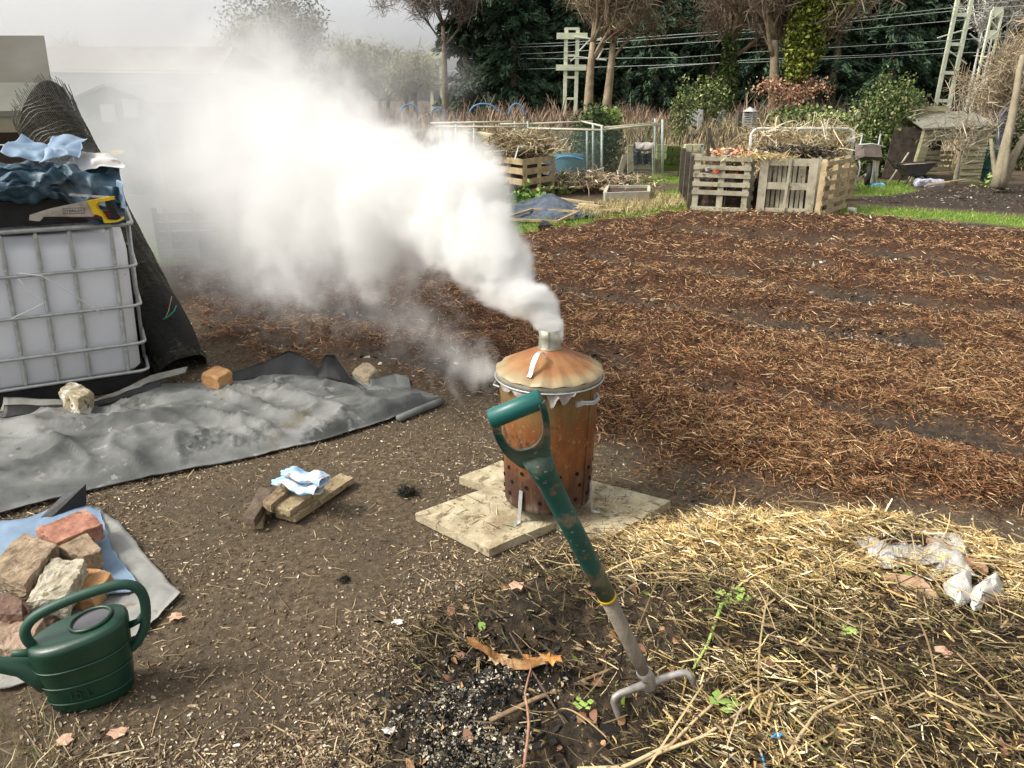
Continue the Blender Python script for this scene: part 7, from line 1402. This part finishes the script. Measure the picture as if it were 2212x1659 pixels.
# ------------------------------------------------------------------ smoke
vm = bpy.data.materials.new('smoke_volume'); vm.use_nodes = True; nt = vm.node_tree; nt.nodes.clear()
oo = nt.nodes.new('ShaderNodeOutputMaterial'); pv = nt.nodes.new('ShaderNodeVolumePrincipled'); nt.links.new(pv.outputs[0], oo.inputs['Volume'])
pv.inputs['Density'].default_value = 1; pv.inputs['Color'].default_value = (.92, .92, .91, 1); pv.inputs['Anisotropy'].default_value = 0.0
vm2 = vm.copy(); vm2.name = 'thin_smoke_volume'
for q in vm2.node_tree.nodes:
    if q.type == 'PRINCIPLED_VOLUME': q.inputs['Color'].default_value = (.81, .815, .82, 1)
def plume(name, CP, lo, hi, res, dens, amp, e0, e1, scale, detail, parent, vm=vm, stretch=(1, 1, 1), N=220, seed=0.0, dpow=1.0, zfade=None, rough=.6, dist=0.0):
    c = []
    for u, v, Y, r, *k in CP:
        p = at(u, v, Y); s = (p - Vector((0, 0, EYE))).length / FPX; c.append([*p, r * s, k[0] if k else 1.0])
    c = np.array(c); t = np.linspace(0, len(c) - 1, N); out = np.stack([np.interp(t, np.arange(len(c)), c[:, k]) for k in range(5)], 1)
    K = 9; kern = np.ones(K) / K; pad = np.pad(out, ((K // 2, K // 2), (0, 0)), mode='edge'); out = np.stack([np.convolve(pad[:, i], kern, 'valid') for i in range(5)], 1)
    me = bpy.data.meshes.new(name); me.from_pydata([tuple(o[:3]) for o in out], [(i, i + 1) for i in range(N - 1)], [])
    for nm, col in (('rad', 3), ('den', 4)): a = me.attributes.new(nm, 'FLOAT', 'POINT'); a.data.foreach_set('value', out[:, col].astype(np.float32))
    ob = bpy.data.objects.new(name, me); COL.objects.link(ob); ob.parent = parent; me.materials.append(vm)
    ng = bpy.data.node_groups.new(name + '_field', 'GeometryNodeTree'); ng.interface.new_socket('Geometry', in_out='INPUT', socket_type='NodeSocketGeometry'); ng.interface.new_socket('Geometry', in_out='OUTPUT', socket_type='NodeSocketGeometry')
    n = ng.nodes; L = ng.links.new; gi = n.new('NodeGroupInput'); go = n.new('NodeGroupOutput'); pos = n.new('GeometryNodeInputPosition')
    sn = n.new('GeometryNodeSampleNearest'); sn.domain = 'POINT'; L(gi.outputs[0], sn.inputs[0]); L(pos.outputs[0], sn.inputs['Sample Position'])
    def samp(nm):
        si = n.new('GeometryNodeSampleIndex'); si.data_type = 'FLOAT'; L(gi.outputs[0], si.inputs[0]); L(sn.outputs[0], si.inputs['Index']); na = n.new('GeometryNodeInputNamedAttribute'); na.data_type = 'FLOAT'; na.inputs[0].default_value = nm; L(na.outputs[0], si.inputs['Value']); return si.outputs[0]
    rad_, den_ = samp('rad'), samp('den')
    px = n.new('GeometryNodeProximity'); px.target_element = 'POINTS'; L(gi.outputs[0], px.inputs[0])
    def M(op, a, b=None):
        x = n.new('ShaderNodeMath'); x.operation = op
        for i, v in enumerate((a, b)):
            if v is None: continue
            if isinstance(v, (int, float)): x.inputs[i].default_value = v
            else: L(v, x.inputs[i])
        return x.outputs[0]
    q = M('DIVIDE', px.outputs['Distance'], rad_)
    vmn = n.new('ShaderNodeVectorMath'); vmn.operation = 'MULTIPLY'; vmn.inputs[1].default_value = stretch; L(pos.outputs[0], vmn.inputs[0])
    va = n.new('ShaderNodeVectorMath'); va.operation = 'ADD'; va.inputs[1].default_value = (seed, seed * 1.7, seed * .3); L(vmn.outputs[0], va.inputs[0])
    nz = n.new('ShaderNodeTexNoise'); L(va.outputs[0], nz.inputs['Vector']); nz.inputs['Scale'].default_value = scale; nz.inputs['Detail'].default_value = detail; nz.inputs['Roughness'].default_value = rough; nz.inputs['Distortion'].default_value = dist
    # billows: valleys between rounded lobes
    f = M('ADD', M('SUBTRACT', 1.0, q), M('MULTIPLY', M('SUBTRACT', nz.outputs[0], .5), amp))
    mr = n.new('ShaderNodeMapRange'); mr.interpolation_type = 'SMOOTHSTEP'; L(f, mr.inputs[0]); mr.inputs[1].default_value = e0; mr.inputs[2].default_value = e1
    d = M('MULTIPLY', M('MULTIPLY', mr.outputs[0], den_), M('DIVIDE', dens, M('POWER', rad_, dpow)))
    vc = n.new('GeometryNodeVolumeCube'); L(d, vc.inputs['Density']); vc.inputs['Min'].default_value = lo; vc.inputs['Max'].default_value = hi
    for k, r in zip('XYZ', res): vc.inputs['Resolution ' + k].default_value = r
    sm = n.new('GeometryNodeSetMaterial'); sm.inputs['Material'].default_value = vm; L(vc.outputs[0], sm.inputs[0]); L(sm.outputs[0], go.inputs[0])
    md = ob.modifiers.new('field', 'NODES'); md.node_group = ng; return ob
sroot = thing('smoke', 'thick white smoke pouring from the incinerator chimney to the left', 'smoke', (0, 0, 0)); sroot['kind'] = 'stuff'
T0 = at(1196, 716, CY)
plume('dense_plume', [(1196, 722, 2.79, 22, 1.6), (1190, 700, 2.80, 28, 1.5), (1165, 665, 2.84, 44, 1.3), (1120, 622, 2.92, 66, 1.1), (1065, 565, 3.05, 96, 1), (1015, 495, 3.25, 128, .9), (960, 450, 3.45, 145, .75), (870, 432, 3.7, 158, .65), (770, 430, 4.0, 180, .46), (680, 405, 4.4, 200, .32), (600, 350, 5.0, 215, .2), (520, 280, 5.8, 230, .10)],
      (-3.3, 2.6, .15), (.42, 6.4, 2.7), (340, 300, 250), 3.8, 3.3, .04, .40, 3.0, 9, sroot, seed=3.0, dist=.35, rough=.66)
plume('drifting_smoke', [(900, 380, 4.2, 140, .5), (760, 370, 5.0, 240, .9), (600, 350, 6.4, 310, 1), (460, 300, 8.4, 340, 1), (290, 250, 11, 350, 1), (80, 190, 15, 390, .9), (-300, 110, 21, 450, .7)],
      (-19, 4.0, .0), (1.2, 23, 7.0), (220, 190, 120), .46, 3.2, .02, 1.1, 1.25, 7, sroot, vm=vm2, seed=9.0)
plume('distant_smoke', [(1000, 170, 22, 50, .4), (900, 160, 24, 90, .8), (760, 150, 27, 130, 1), (600, 140, 30, 170, 1), (350, 120, 34, 200, 1), (0, 100, 38, 220, 1)],
      (-36, 18, .0), (0, 44, 9.0), (120, 90, 60), .16, 1.6, -.1, .9, .35, 5, sroot, vm=vm2, seed=4.0)
plume('ground_veil', [(950, 560, 3.9, 80, .5), (820, 550, 4.6, 120, .8), (650, 545, 5.6, 150, 1), (500, 520, 6.6, 160, 1.1), (380, 480, 7.6, 160, 1.1), (200, 420, 10, 180, 1), (0, 380, 13, 190, .8)],
      (-14, 3.4, .0), (0, 14, 3.2), (230, 190, 70), .48, 3.0, .05, 1.0, 1.6, 7, sroot, vm=vm2, seed=14.0, dist=.6)
plume('low_wisps', [(1112, 812, 2.70, 14, 1.1), (1065, 812, 2.75, 32, .8), (1020, 795, 2.9, 62, .5), (960, 750, 3.2, 90, .4), (880, 680, 3.7, 110, .35), (760, 640, 4.3, 120, .35), (600, 640, 5.0, 120, .5), (480, 600, 5.8, 130, .4)],
      (-2.9, 2.4, .02), (.2, 6.2, 1.2), (340, 280, 120), .7, 5.2, .35, 1.3, 5.5, 8, sroot, stretch=(1, 1, .7), seed=21.0, dist=1.6, rough=.64)
bpy.context.view_layer.update()
